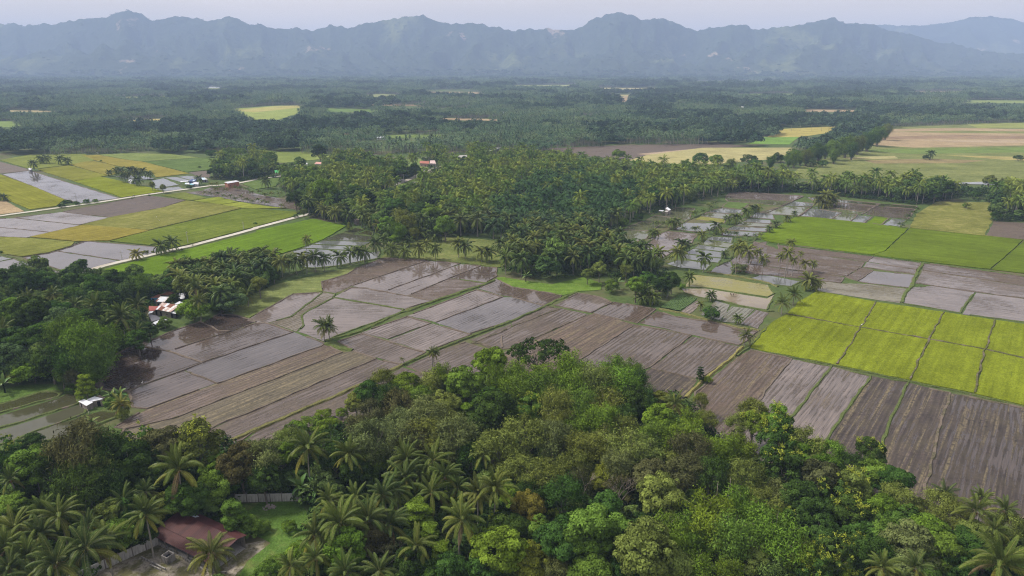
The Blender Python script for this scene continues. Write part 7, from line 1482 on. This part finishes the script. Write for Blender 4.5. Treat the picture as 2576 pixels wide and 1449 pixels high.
shack('tiny white hut beside the brown fallow field', [[(*tv('A', 280, 250), 2.2), (*tv('A', 302, 262), 2.2), (*tv('A', 326, 250), 2.6), (*tv('A', 300, 240), 2.6)]], (0.3, 0.3, 0.3, .6), 2, (Wh,), 59, name='shack', cat='hut')
V5 = (1060, 600, 2060, 760)
def v5(pts, zl=3.0, zh=4.0): return zq(V5, 2576, pts, zl, zh)
shack('house with a bright green roof by the road', [v5([(105, 235), (186, 230), (168, 205), (98, 210)], 3.2, 4.2)], (0.3, 0.3, 0.28, .6), 6, ((0.07, 0.42, 0.12, 1.1),), 61)
shack('house with a salmon pink roof among the palms', [v5([(508, 142), (592, 146), (578, 126), (528, 122)], 3.0, 4.2)], (0.5, 0.45, 0.42, .7), 6, ((0.56, 0.30, 0.25, 1.0),), 62)
shack('small white shed left of the pink roof', [v5([(298, 148), (322, 152), (322, 140), (302, 139)], 3.2, 3.8)], (0.5, 0.5, 0.52, .7), 2, (Wh,), 63, name='shack', cat='hut')
shack('small white shed nearer the pink roof', [v5([(418, 142), (438, 144), (436, 133), (420, 132)], 3.2, 3.8)], (0.5, 0.5, 0.52, .7), 2, (Wh,), 64, name='shack', cat='hut')
shack('red roofed village house', [v5([(1592, 136), (1690, 142), (1694, 115), (1596, 112)], 3.4, 4.6)], (0.4, 0.3, 0.26, .6), 6, ((0.36, 0.13, 0.09, .8),), 65)
shack('pale pink roofed village house', [v5([(1696, 138), (1762, 140), (1750, 107), (1702, 108)], 3.4, 4.8)], (0.45, 0.4, 0.38, .6), 5, ((0.60, 0.45, 0.42, 1.),), 66)
shack('long grey concrete building near the bridge', [v5([(1925, 82), (2085, 80), (2082, 52), (1930, 58)], 3.6, 3.9)], (0.35, 0.32, 0.3, .5), 8, ((0.36, 0.34, 0.32, .9),), 67)
shack('pale shed beside the long grey building', [v5([(2010, 96), (2090, 94), (2086, 84), (2016, 85)], 2.6, 3.2)], (0.4, 0.4, 0.4, .6), 4, ((0.6, 0.6, 0.62, 1.),), 68)
shack('roadside stall with a grey roof', [v5([(1380, 315), (1438, 312), (1434, 298), (1382, 300)], 2.4, 2.8)], (0.3, 0.27, 0.24, .5), 4, ((0.42, 0.40, 0.40, .8),), 69, name='stall', cat='stall', open_sides=True)
shack('white house corner beside the dark round tree', [v5([(1466, 190), (1490, 194), (1490, 178), (1468, 177)], 3.0, 3.6)], (0.6, 0.58, 0.55, .8), 2, (Wh,), 70)
shack('white hut behind the dark round tree by the street', [v5([(1574, 274), (1600, 276), (1600, 262), (1576, 261)], 3.0, 3.4)], (0.6, 0.58, 0.55, .8), 2, (Wh,), 71)
shack('concrete slab foundation on the street corner', [v5([(1476, 345), (1560, 346), (1578, 330), (1510, 328)], .35, .35)], (0.5, 0.45, 0.42, .8), 3, ((0.62, 0.55, 0.50, 1.),), 72, name='foundation', cat='foundation', openings=False)
for i, (vx, vy, w, d, h, wc, rc, lab) in enumerate((
    (537, 222, 34, 18, 6, (0.7, 0.7, 0.7, 1), Wh, 'white building in the far left groves'), (549, 222, 10, 10, 5, (0.7, 0.7, 0.7, 1), Wh, 'small white building beside the far left one'),
    (2096, 241, 58, 20, 7, (0.75, 0.73, 0.68, 1), (0.72, 0.70, 0.66, 1), 'long white shed in the far right groves'), (1480, 316, 16, 9, 5, (0.4, 0.42, 0.45, 1), (0.25, 0.42, 0.70, 1.1), 'blue roofed building in the middle groves'),
    (1490, 309, 10, 8, 5, (0.45, 0.4, 0.4, 1), PALE + (1.,), 'greyish pink building behind the blue roof'), (1877, 270, 20, 12, 6, (0.6, 0.6, 0.6, 1), Wh, 'white building among the right groves'), (1858, 266, 12, 8, 5, (0.5, 0.42, 0.4, 1), Pk, 'pinkish house beside the white building'),
    (958, 351, 9, 6, 4, (0.6, 0.6, 0.6, 1), Wh, 'small white house among the middle groves'), (1163, 332, 9, 6, 4, (0.6, 0.5, 0.48, 1), Wh, 'small pale house among the palms'), (2035, 243, 12, 8, 5, (0.6, 0.6, 0.6, 1), Wh, 'far white house left of the long shed'),
    (297, 325, 8, 6, 4, (0.7, 0.7, 0.7, 1), Wh, 'tiny white house in the left groves'), (397, 348, 7, 5, 4, (0.7, 0.7, 0.7, 1), Wh, 'tiny white house above the left fields'), (2061, 312, 14, 7, 4, (0.5, 0.4, 0.36, 1), Pk, 'pinkish house at the edge of the far pasture'), (1105, 327, 9, 6, 5, (0.6, 0.55, 0.5, 1), Wh, 'pale hut left of the small pale house among the palms'), (872, 344, 9, 6, 5, (0.6, 0.55, 0.5, 1), Ru, 'rusty roofed hut in the middle left groves'), (1270, 288, 12, 8, 5, (0.6, 0.6, 0.55, 1), Wh, 'white roofed hut in the centre of the groves'), (690, 330, 9, 6, 5, (0.55, 0.5, 0.5, 1), Wh, 'white roofed hut below the pale green meadow'), (1700, 290, 12, 8, 5, (0.6, 0.6, 0.6, 1), Wh, 'white hut in the right hand groves above the straw field'), (2300, 286, 14, 8, 5, (0.6, 0.5, 0.5, 1), Pk, 'pinkish roof behind the far tan fields'), (1180, 262, 14, 9, 6, (0.6, 0.6, 0.6, 1), Wh, 'pale roof far off in the centre groves'))):
    x, y = gv(vx, vy); o = empty('distant_building', (x, y, 0), 0.15 * ((i % 3) - 1)); tag(o, lab, 'building')
    mobj('wall', MB().box(-w / 2, w / 2, -d / 2, d / 2, 0, h * .62).mesh('wall', MAT['weathered']), parent=o, color=wc)
    e1 = h * .62 - .1; ov = .6
    for s in (-1, 1):
        v = [(-w / 2 - ov, s * (d / 2 + ov), e1), (w / 2 + ov, s * (d / 2 + ov), e1), (w / 2 + ov, 0, h), (-w / 2 - ov, 0, h)]; v = v + [(a, b, c - .12) for a, b, c in v]
        mobj('roof', pydata('roof', v, [(0, 1, 2, 3), (4, 7, 6, 5), (0, 4, 5, 1), (1, 5, 6, 2), (2, 6, 7, 3), (3, 7, 4, 0)], MAT['iron']), parent=o, color=rc)
    for k in range(max(2, int(w / 6))):
        xx = -w / 2 + (k + .5) * w / max(2, int(w / 6)); mobj('window', MB().box(xx - .7, xx + .7, -d / 2 - .05, -d / 2 + .02, 1.0, 2.2).mesh('window', MAT['dark']), parent=o)

# ---- the open shed with the wide maroon roof, its yard and the compound wall
VS = (300, 1980, 1180, 2304); WS = 2576
def zs(x, y, z=0.0): return Vector((*gv(*zv(VS, WS, x, y), z), z))
for nm_, pts, mt, hgt, lab in (('yard', [(-250, 1100), (60, 960), (500, 760), (960, 560), (1280, 640), (1700, 640), (2250, 530), (2250, 620), (1900, 900), (1800, 1100)], 'yard', .03, 'bare trodden yard around the red roofed shed'), ('lawn', [(1850, 110), (2200, 75), (2620, 70), (2760, 300), (2700, 1100), (1850, 1100), (2000, 780), (2280, 560), (1950, 420), (1800, 200)], 'crop', .05, 'green lawn beside the red roofed shed')):
    poly = [tuple(zs(x, y)[:2]) for x, y in pts]
    o = struct(mobj(nm_, sheet_mesh(nm_, wob(poly, .5, 2, True, 4), hgt, 0, 0, MAT[mt]), color=(0.085, 0.150, 0.030, .72)), lab)
EW, ES = zs(905, 445, 2.5), zs(1590, 785, 2.5); ux = (ES - EW); LEN = ux.length; ux.normalize(); uy = Vector((-ux.y, ux.x, 0)); uy = uy if uy.y > 0 else -uy
shed = empty('open_shed', (EW.x, EW.y, 0)); tag(shed, 'wide open shed with a maroon sheet roof in the lower left yard', 'shed')
def sp(u, v_, z): p = ux * u + uy * v_; return Vector((p.x, p.y, z))
rs = random.Random(3); MA = [(0.064, 0.0225, 0.022, 1.1), (0.071, 0.025, 0.0235, 1.05), (0.056, 0.021, 0.021, 1.0), (0.075, 0.027, 0.025, 1.05)]
roof_quad(shed, sp(-.3, -.4, 2.3), sp(LEN + .3, -.4, 2.3), sp(LEN + .3, 2.1, 2.75), sp(-.3, 2.1, 2.75), 17, MA, rs)
roof_quad(shed, sp(-.3, 2.05, 2.85), sp(LEN + .3, 2.05, 2.85), sp(LEN + .3, 6.4, 3.7), sp(-.3, 6.4, 3.7), 17, MA, rs)
roof_quad(shed, sp(-.3, 8.6, 3.05), sp(LEN + .3, 8.6, 3.05), sp(LEN + .3, 6.35, 3.72), sp(-.3, 6.35, 3.72), 17, MA, rs)
mobj('skylight', MB().box(-.7, .7, -.5, .5, 0, .05).mesh('skylight', MAT['weathered']), parent=shed, loc=sp(4.2, 7.2, 3.56), color=(0.6, 0.64, 0.7, 1)).rotation_euler = (-.36, 0, math.atan2(ux.y, ux.x))
for u in np.linspace(0.2, LEN - .2, 6):
    for v_, z in ((0.1, 2.3), (4.2, 3.1), (8.2, 3.0)):
        p = sp(u, v_, 0); mobj('post', MB().box(p.x - .1, p.x + .1, p.y - .1, p.y + .1, 0, z).mesh('post', MAT['weathered']), parent=shed, color=(0.24, 0.21, 0.19, .6))
def orient_box(parent, name, a, b, th, h, color, mat='weathered', z0=0.0):
    d = Vector((b[0] - a[0], b[1] - a[1], 0)); L = d.length; me = MB().box(0, L, -th / 2, th / 2, z0, z0 + h).mesh(name, MAT[mat]); o = mobj(name, me, parent=parent, loc=(a[0], a[1], 0), color=color); o.rotation_euler = (0, 0, math.atan2(d.y, d.x)); return o
orient_box(shed, 'plinth', sp(0.3, .3, 0), sp(LEN - .3, .3, 0), .25, .7, (0.42, 0.40, 0.37, .35)); orient_box(shed, 'back_wall', sp(0.3, 8.3, 0), sp(LEN - .3, 8.3, 0), .2, 2.4, (0.34, 0.32, 0.30, .3))
p = [sp(.1, .0, .02), sp(LEN - .1, .0, .02), sp(LEN - .1, 8.1, .02), sp(.1, 8.1, .02)]
mobj('floor_slab', pydata('floor_slab', [(q.x, q.y, .12) for q in p] + [(q.x, q.y, .01) for q in p], [(0, 1, 2, 3), (0, 4, 5, 1), (1, 5, 6, 2), (2, 6, 7, 3), (3, 7, 4, 0)], MAT['weathered']), parent=shed, color=(0.42, 0.40, 0.38, .5))
# concrete water tank
tkc = zs(1100, 775); tank = empty('water_tank', (tkc.x, tkc.y, 0), math.atan2(ux.y, ux.x)); tag(tank, 'small open concrete tank in front of the shed', 'tank')
for a in ((-.9, .9, -.9, -.7), (-.9, .9, .7, .9), (-.9, -.7, -.7, .7), (.7, .9, -.7, .7)): mobj('side', MB().box(*a, 0, 1.7).mesh('side', MAT['weathered']), parent=tank, color=(0.30, 0.28, 0.26, .2))
mobj('water', MB().box(-.7, .7, -.7, .7, .9, 1.0).mesh('water', MAT['dark']), parent=tank)
# low foundation walls in the yard
for i, (a, b) in enumerate((((1290, 765), (1520, 900)), ((780, 740), (1060, 880)), ((1560, 900), (1780, 920)), ((880, 830), (1010, 890)))):
    q1, q2 = zs(*a), zs(*b); d = q2 - q1; o = orient_box(None, 'low_wall', q1, q2, .22, .45 if i else .6, (0.36, 0.34, 0.31, .2)); tag(o, ('pale low wall in front of the shed', 'dark low wall across the yard', 'low wall under the yellow palm', 'short low wall nearest the compound wall')[i], 'wall', 'low foundation walls in the yard')
# compound wall of concrete panels and posts
def compound(a, b, label, h=2.1, n=None):
    d = b - a; L = d.length; n = n or max(2, int(L / 2.4)); o = empty('compound_wall', (a.x, a.y, 0), math.atan2(d.y, d.x)); tag(o, label, 'wall', 'concrete compound walls'); st = L / n; rr = random.Random(int(L * 10))
    pm = MB().box(.11, st - .11, -.07, .07, 0, h).mesh('panel', MAT['weathered']); po = MB().box(-.11, .11, -.12, .12, 0, h + .18).mesh('post', MAT['weathered'])
    for i in range(n):
        g_ = rr.uniform(.85, 1.1); mobj('panel', pm, parent=o, loc=(i * st, 0, rr.uniform(-.05, .02)), color=(0.50 * g_, 0.485 * g_, 0.46 * g_, .5))
    for i in range(n + 1): mobj('post', po, parent=o, loc=(i * st, 0, 0), color=(0.22, 0.20, 0.19, .35))
compound(zs(-330, 1180), zs(985, 575), 'mossy concrete panel wall left of the red roofed shed')
compound(zs(1880, 85), zs(2700, 70), 'pale concrete panel wall behind the lawn')
def heap(label, pt, r, name='rubble_heap'):
    rr = random.Random(5); mb = MB()
    for k in range(40):
        a = rr.uniform(0, 6.28); q = rr.random() ** .6 * r; x, y = math.cos(a) * q, math.sin(a) * q * .7; s = rr.uniform(.08, .22); z = (1 - q / r) * .35; mb.box(x - s, x + s, y - s * .8, y + s * .8, z - .1, z + s)
    o = mobj(name, mb.mesh(name, MAT['weathered']), loc=(pt.x, pt.y, .05), color=(0.36, 0.31, 0.28, .6)); o['kind'] = 'stuff'; o['label'] = label
heap('grey rubble heap on the lawn', zs(2270, 150), 1.5)
# blue drum and bamboo pole at the hut
q = gv(*zv(V3, W3, 1490, 590)); o = mobj('water_drum', MB().tube([(0, 0, 0), (0, 0, .05), (0, 0, .8), (0, 0, .85)], [.26, .3, .3, .26], 12).mesh('water_drum', MAT['weathered']), loc=(q[0], q[1], .05), color=(0.20, 0.45, 0.72, 1)); tag(o, 'light blue plastic drum beside the fish pond hut', 'drum')
a, b = gv(*zv(V3, W3, 570, 800)), gv(*zv(V3, W3, 655, 1005)); o = mobj('bamboo_pole', MB().tube([(a[0], a[1], .8), (b[0], b[1], .25)], [.06, .05], 6).mesh('bamboo_pole', MAT['twig'])); tag(o, 'pale bamboo pole lying from the hut towards the pond', 'pole')

# ---- bridge
B0, B1_ = G('B', 2340, 78, 4.0), G('B', 2438, 38, 4.0); d = Vector((B1_[0] - B0[0], B1_[1] - B0[1], 0)); L = d.length
br = empty('bridge', (B0[0], B0[1], 0), math.atan2(d.y, d.x)); tag(br, 'grey concrete road bridge among the trees', 'bridge')
mobj('deck', MB().box(0, L, -3, 3, 3.6, 4.1).mesh('deck', MAT['weathered']), parent=br, color=(0.45, 0.44, 0.42, .8))
for s in (-1, 1): mobj('railing', MB().box(0, L, s * 2.9 - .12, s * 2.9 + .12, 4.1, 5.0).mesh('railing', MAT['weathered']), parent=br, color=(0.48, 0.47, 0.46, .8))
for k in range(4): mobj('pier', MB().box(L * (k + .5) / 4 - .5, L * (k + .5) / 4 + .5, -2.4, 2.4, 0, 3.6).mesh('pier', MAT['weathered']), parent=br, color=(0.36, 0.35, 0.34, .6))

# ---- poles
for i, (t, x, yt, yb, lab) in enumerate((('A', 1893, 880, 1005, 'utility pole in the green rice above the white road'), ('A', 2453, 785, 865, 'utility pole near the end of the white road'), ('A', 1230, 1080, 1172, 'pale utility pole in the lavender paddy'), ('A', 770, 490, 580, 'thin utility pole beside the roadside bushes'), ('B', 1612, 265, 342, 'utility pole on the village street'), ('A', 3040, 700, 745, None))):
    if not lab: continue
    g0 = G(t, x, yb); dd = rayv(*tv(t, x, yt)); H = CAMH + dd[2] * g0[1] / dd[1]; H = max(5.0, min(11, H))
    o = empty('utility_pole', (g0[0], g0[1], 0)); tag(o, lab, 'pole', 'utility poles')
    mobj('shaft', MB().tube([(0, 0, -.2), (0, 0, H * .5), (0, 0, H)], [.17, .14, .11], 7).mesh('shaft', MAT['weathered']), parent=o, color=(0.46, 0.44, 0.40, 1)); mobj('crossarm', MB().box(-.9, .9, -.06, .06, H - .8, H - .66).mesh('crossarm', MAT['weathered']), parent=o, color=(0.3, 0.26, 0.22, 1))
for i, vx in enumerate((1958, 1990, 2012, 2040, 2066, 2084)):
    g0 = gv(vx, 331); o = empty('utility_pole', (g0[0], g0[1], 0)); tag(o, 'thin pole in the row on the far yellow field, %s' % ('leftmost', 'second from the left', 'third from the left', 'third from the right', 'second from the right', 'rightmost')[i], 'pole', 'poles on the far yellow field')
    mobj('shaft', MB().tube([(0, 0, -.2), (0, 0, 5), (0, 0, 10)], [.2, .17, .14], 6).mesh('shaft', MAT['weathered']), parent=o, color=(0.25, 0.23, 0.2, 1)); mobj('crossarm', MB().box(-1, 1, -.08, .08, 9.2, 9.4).mesh('crossarm', MAT['weathered']), parent=o, color=(0.25, 0.23, 0.2, 1))

# ---- people, animals and the motorbike
def flat(name, c, rough=.8):
    m = NT(name); m.bsdf(rgb(*c), rough, .2); return m.m
SKIN = flat('skin', (0.22, 0.12, 0.075))
def skinned(name, verts, edges, rad, mat, loc, rz=0, parent=None, root=0, sub=1):
    me = bpy.data.meshes.new(name); me.from_pydata(verts, edges, []); o = bpy.data.objects.new(name, me); link(o, parent); o.location = loc; o.rotation_euler = (0, 0, rz); me.materials.append(mat)
    md = o.modifiers.new('skin', 'SKIN'); md.use_smooth_shade = True
    for i, r in enumerate(rad): me.skin_vertices[0].data[i].radius = (r, r)
    me.skin_vertices[0].data[root].use_root = True
    if sub: s_ = o.modifiers.new('sub', 'SUBSURF'); s_.levels = sub; s_.render_levels = sub
    return o
def person(label, loc, rz, shirt, pose='bend'):
    o = empty('person', loc, rz); tag(o, label, 'person', 'people in the fields')
    hip = (0, 0, .88) if pose != 'ride' else (0, 0, .78)
    if pose == 'bend': ch, nk, hd = (0, .32, 1.18), (0, .44, 1.26), (0, .58, 1.30); hl, hr = (.22, .62, .62), (-.22, .64, .62); el, er = (.26, .46, .90), (-.26, .46, .90)
    elif pose == 'ride': ch, nk, hd = (0, .12, 1.2), (0, .15, 1.36), (0, .19, 1.54); hl, hr = (.26, .58, 1.0), (-.26, .58, 1.0); el, er = (.28, .36, 1.02), (-.28, .36, 1.02)
    else: ch, nk, hd = (0, .03, 1.28), (0, .04, 1.46), (0, .06, 1.62); hl, hr = (.26, .12, .82), (-.26, .16, .84); el, er = (.26, .0, 1.08), (-.26, .02, 1.08)
    if pose == 'ride': kl, kr, fl, fr = (.2, .42, .72), (-.2, .42, .72), (.18, .3, .3), (-.18, .3, .3)
    else: kl, kr, fl, fr = (.13, .06, .46), (-.13, .02, .46), (.14, -.02, .04), (-.14, -.08, .04)
    sl = (ch[0] + .19, ch[1], ch[2] + .06); sr = (ch[0] - .19, ch[1], ch[2] + .06)
    v = [hip, ch, nk, hd, sl, el, hl, sr, er, hr, kl, fl, kr, fr, (hd[0], hd[1] + .03, hd[2] + .1)]
    e_ = [(0, 1), (1, 2), (2, 3), (3, 14), (1, 4), (4, 5), (5, 6), (1, 7), (7, 8), (8, 9), (0, 10), (10, 11), (0, 12), (12, 13)]
    r = [.15, .17, .06, .10, .075, .05, .035, .075, .05, .035, .075, .05, .075, .05, .08]
    b = skinned('body', v, e_, r, SKIN, (0, 0, 0), 0, o)
    skinned('shirt', [hip, ch, sl, el, sr, er], [(0, 1), (1, 2), (2, 3), (1, 4), (4, 5)], [.175, .20, .10, .07, .10, .07], flat('shirt_cloth', shirt), (0, 0, 0), 0, o)
    skinned('trousers', [hip, kl, (fl[0], fl[1], fl[2] + .12), kr, (fr[0], fr[1], fr[2] + .12)], [(0, 1), (1, 2), (0, 3), (3, 4)], [.17, .095, .07, .095, .07], flat('trouser_cloth', (0.04, 0.045, 0.06)), (0, 0, 0), 0, o)
    mobj('hat', MB().tube([(hd[0], hd[1], hd[2] + .06), (hd[0], hd[1], hd[2] + .1), (hd[0], hd[1], hd[2] + .2)], [.24, .2, .03], 10).mesh('hat', flat('straw', (0.4, 0.33, 0.2))), parent=o)
    return o
g0 = G('G', 2205, 85); person('person in a dark shirt bending over the pale paddy, left of two', (g0[0], g0[1], .06), 1.2, (0.03, 0.035, 0.05))
g0 = G('G', 2224, 88); person('person standing in the pale paddy, right of two', (g0[0], g0[1], .06), 1.0, (0.10, 0.09, 0.12), 'stand')
g0 = G('A', 1345, 536); g1 = G('A', 1480, 515); az = math.atan2(g1[1] - g0[1], g1[0] - g0[0]) - math.pi / 2
mbk = empty('motorbike', (g0[0], g0[1], .56), az); tag(mbk, 'dark motorbike on the gravel road at the left', 'motorbike'); dk = flat('bike_dark', (0.03, 0.03, 0.035), .4)
for yy in (-.62, .62):
    pts = [(0, yy + math.cos(a) * .27, .31 + math.sin(a) * .27) for a in np.linspace(0, 2 * math.pi, 15)]; wh = mobj('wheel', MB().tube(pts, [.055] * 15, 5, False).mesh('wheel', dk), parent=mbk); mobj('rim', MB().tube([(0, yy + math.cos(a) * .2, .31 + math.sin(a) * .2) for a in np.linspace(0, 2 * math.pi, 13)], [.02] * 13, 4, False).mesh('rim', MAT['weathered']), parent=wh, color=(.5, .5, .5, 1))
mobj('frame', MB().tube([(0, -.62, .31), (0, -.3, .55), (0, .25, .6), (0, .45, .85)], [.05, .1, .12, .05], 7).mesh('frame', dk), parent=mbk); mobj('seat', MB().box(-.13, .13, -.6, .15, .68, .78).mesh('seat', dk), parent=mbk)
mobj('fork', MB().tube([(0, .62, .31), (0, .45, .95)], [.04, .04], 6).mesh('fork', dk), parent=mbk); mobj('handlebar', MB().tube([(-.33, .42, 1.0), (0, .48, .96), (.33, .42, 1.0)], [.025] * 3, 6).mesh('handlebar', dk), parent=mbk)
person('rider in a pale shirt on the motorbike', (g0[0] + math.sin(az) * .2, g0[1] - math.cos(az) * .2, .56), az, (0.4, 0.4, 0.45), 'ride')
def egret(t, x, y, label):
    g0 = G(t, x, y); o = skinned('egret', [(0, 0, .42), (0, .18, .48), (0, .3, .62), (0, .26, .78), (0, .34, .86), (0, .46, .84), (0, -.22, .38), (.05, .02, .2), (.05, .05, 0), (-.05, .02, .2), (-.05, -.04, 0)], [(0, 1), (1, 2), (2, 3), (3, 4), (4, 5), (0, 6), (0, 7), (7, 8), (0, 9), (9, 10)], [.13, .10, .045, .04, .045, .015, .06, .02, .015, .02, .015], flat('plumage', (0.8, 0.8, 0.78)), (g0[0], g0[1], .4), x, None); tag(o, label, 'bird', 'white egrets')
egret('H', 222, 436, 'white egret in the lower left lime rice plot'); egret('H', 940, 388, 'white egret on the crossing of the lime rice bunds'); egret('E', 1432, 976, 'white egret on the muddy bund of the flooded field'); egret('A', 1575, 746, 'white egret in the mottled olive rice'); egret('A', 1605, 780, 'second white egret in the mottled olive rice, nearer one'); egret('F', 1850, 384, 'white egret beside the square paddy')
def cow(t, x, y, rz, label, c=(0.7, 0.68, 0.64)):
    g0 = G(t, x, y); v = [(0, -.6, 1.12), (0, 0, 1.08), (0, .55, 1.15), (0, .92, 1.32), (0, 1.2, 1.30), (0, 1.42, 1.12)]; e_ = [(i, i + 1) for i in range(5)]; r = [.30, .36, .32, .18, .15, .09]
    for sx in (-1, 1):
        for (yy, k, pts) in ((-.58, 0, [(.19, -.50, .78), (.19, -.66, .42), (.19, -.60, .05)]), (.52, 2, [(.19, .54, .75), (.19, .56, .40), (.19, .54, .05)])):
            b0 = len(v); v += [(sx * p[0], p[1], p[2]) for p in pts]; e_ += [(k, b0), (b0, b0 + 1), (b0 + 1, b0 + 2)]; r += [.14, .075, .06]
    b0 = len(v); v += [(0, -.93, 1.0), (0, -.97, .5)]; e_ += [(0, b0), (b0, b0 + 1)]; r += [.04, .035]
    for sx in (-1, 1): b0 = len(v); v += [(sx * .2, 1.15, 1.42)]; e_ += [(4, b0)]; r += [.03]
    tag(skinned('cow', v, e_, r, flat('hide', c), (g0[0], g0[1], .12), rz, None), label, 'cow', 'grazing cattle')
cow('B', 40, 97, 1.4, 'white cow on the pale green pasture'); cow('A', 985, 101, 1.7, 'pale cow at the far edge of the yellow field'); cow('B', 1085, 90, 1.2, 'white cow in the clearing behind the palms'); cow('A', 2375, 120, 1.5, 'pale cow on the green field by the hedge')

# ------------------------------------------------------------------ labels: tell look-alikes apart by their order in the picture
ORD = ['leftmost'] + [w + ' from left' for w in 'second third fourth fifth sixth seventh eighth ninth tenth eleventh twelfth thirteenth fourteenth fifteenth sixteenth seventeenth eighteenth nineteenth twentieth twenty-first twenty-second twenty-third twenty-fourth twenty-fifth'.split()]
by = {}
for it in TREE_LOG: by.setdefault(it[1], []).append(it)
for base, lst in by.items():
    lst.sort(key=lambda it: project(it[2], it[3], it[4])[0])
    for i, it in enumerate(lst):
        o = it[0]
        if len(lst) == 1: o['label'] = base
        elif len(lst) <= 25: o['label'] = base + ', ' + (ORD[i] if i < len(lst) - 1 or len(lst) == 2 and i == 0 else 'rightmost')
        else: o['label'] = base
        if not o.get('group'): o['group'] = 'trees ' + it[5]

# ------------------------------------------------------------------ haze
v, f = boxdata(-9600, 9600, -800, 11300, -6, 640)
hz = mobj('haze', pydata('haze', v, f)); hz['kind'] = 'stuff'; hz['label'] = 'pale blue haze over the valley'
m = bpy.data.materials.new('haze_air'); m.use_nodes = True; m.node_tree.nodes.clear()
pv = m.node_tree.nodes.new('ShaderNodeVolumePrincipled'); mo = m.node_tree.nodes.new('ShaderNodeOutputMaterial')
pv.inputs['Color'].default_value = (0.52, 0.67, 1.0, 1); pv.inputs['Density'].default_value = 0.000132; pv.inputs['Anisotropy'].default_value = 0.0
m.node_tree.links.new(pv.outputs[0], mo.inputs['Volume']); hz.data.materials.append(m)
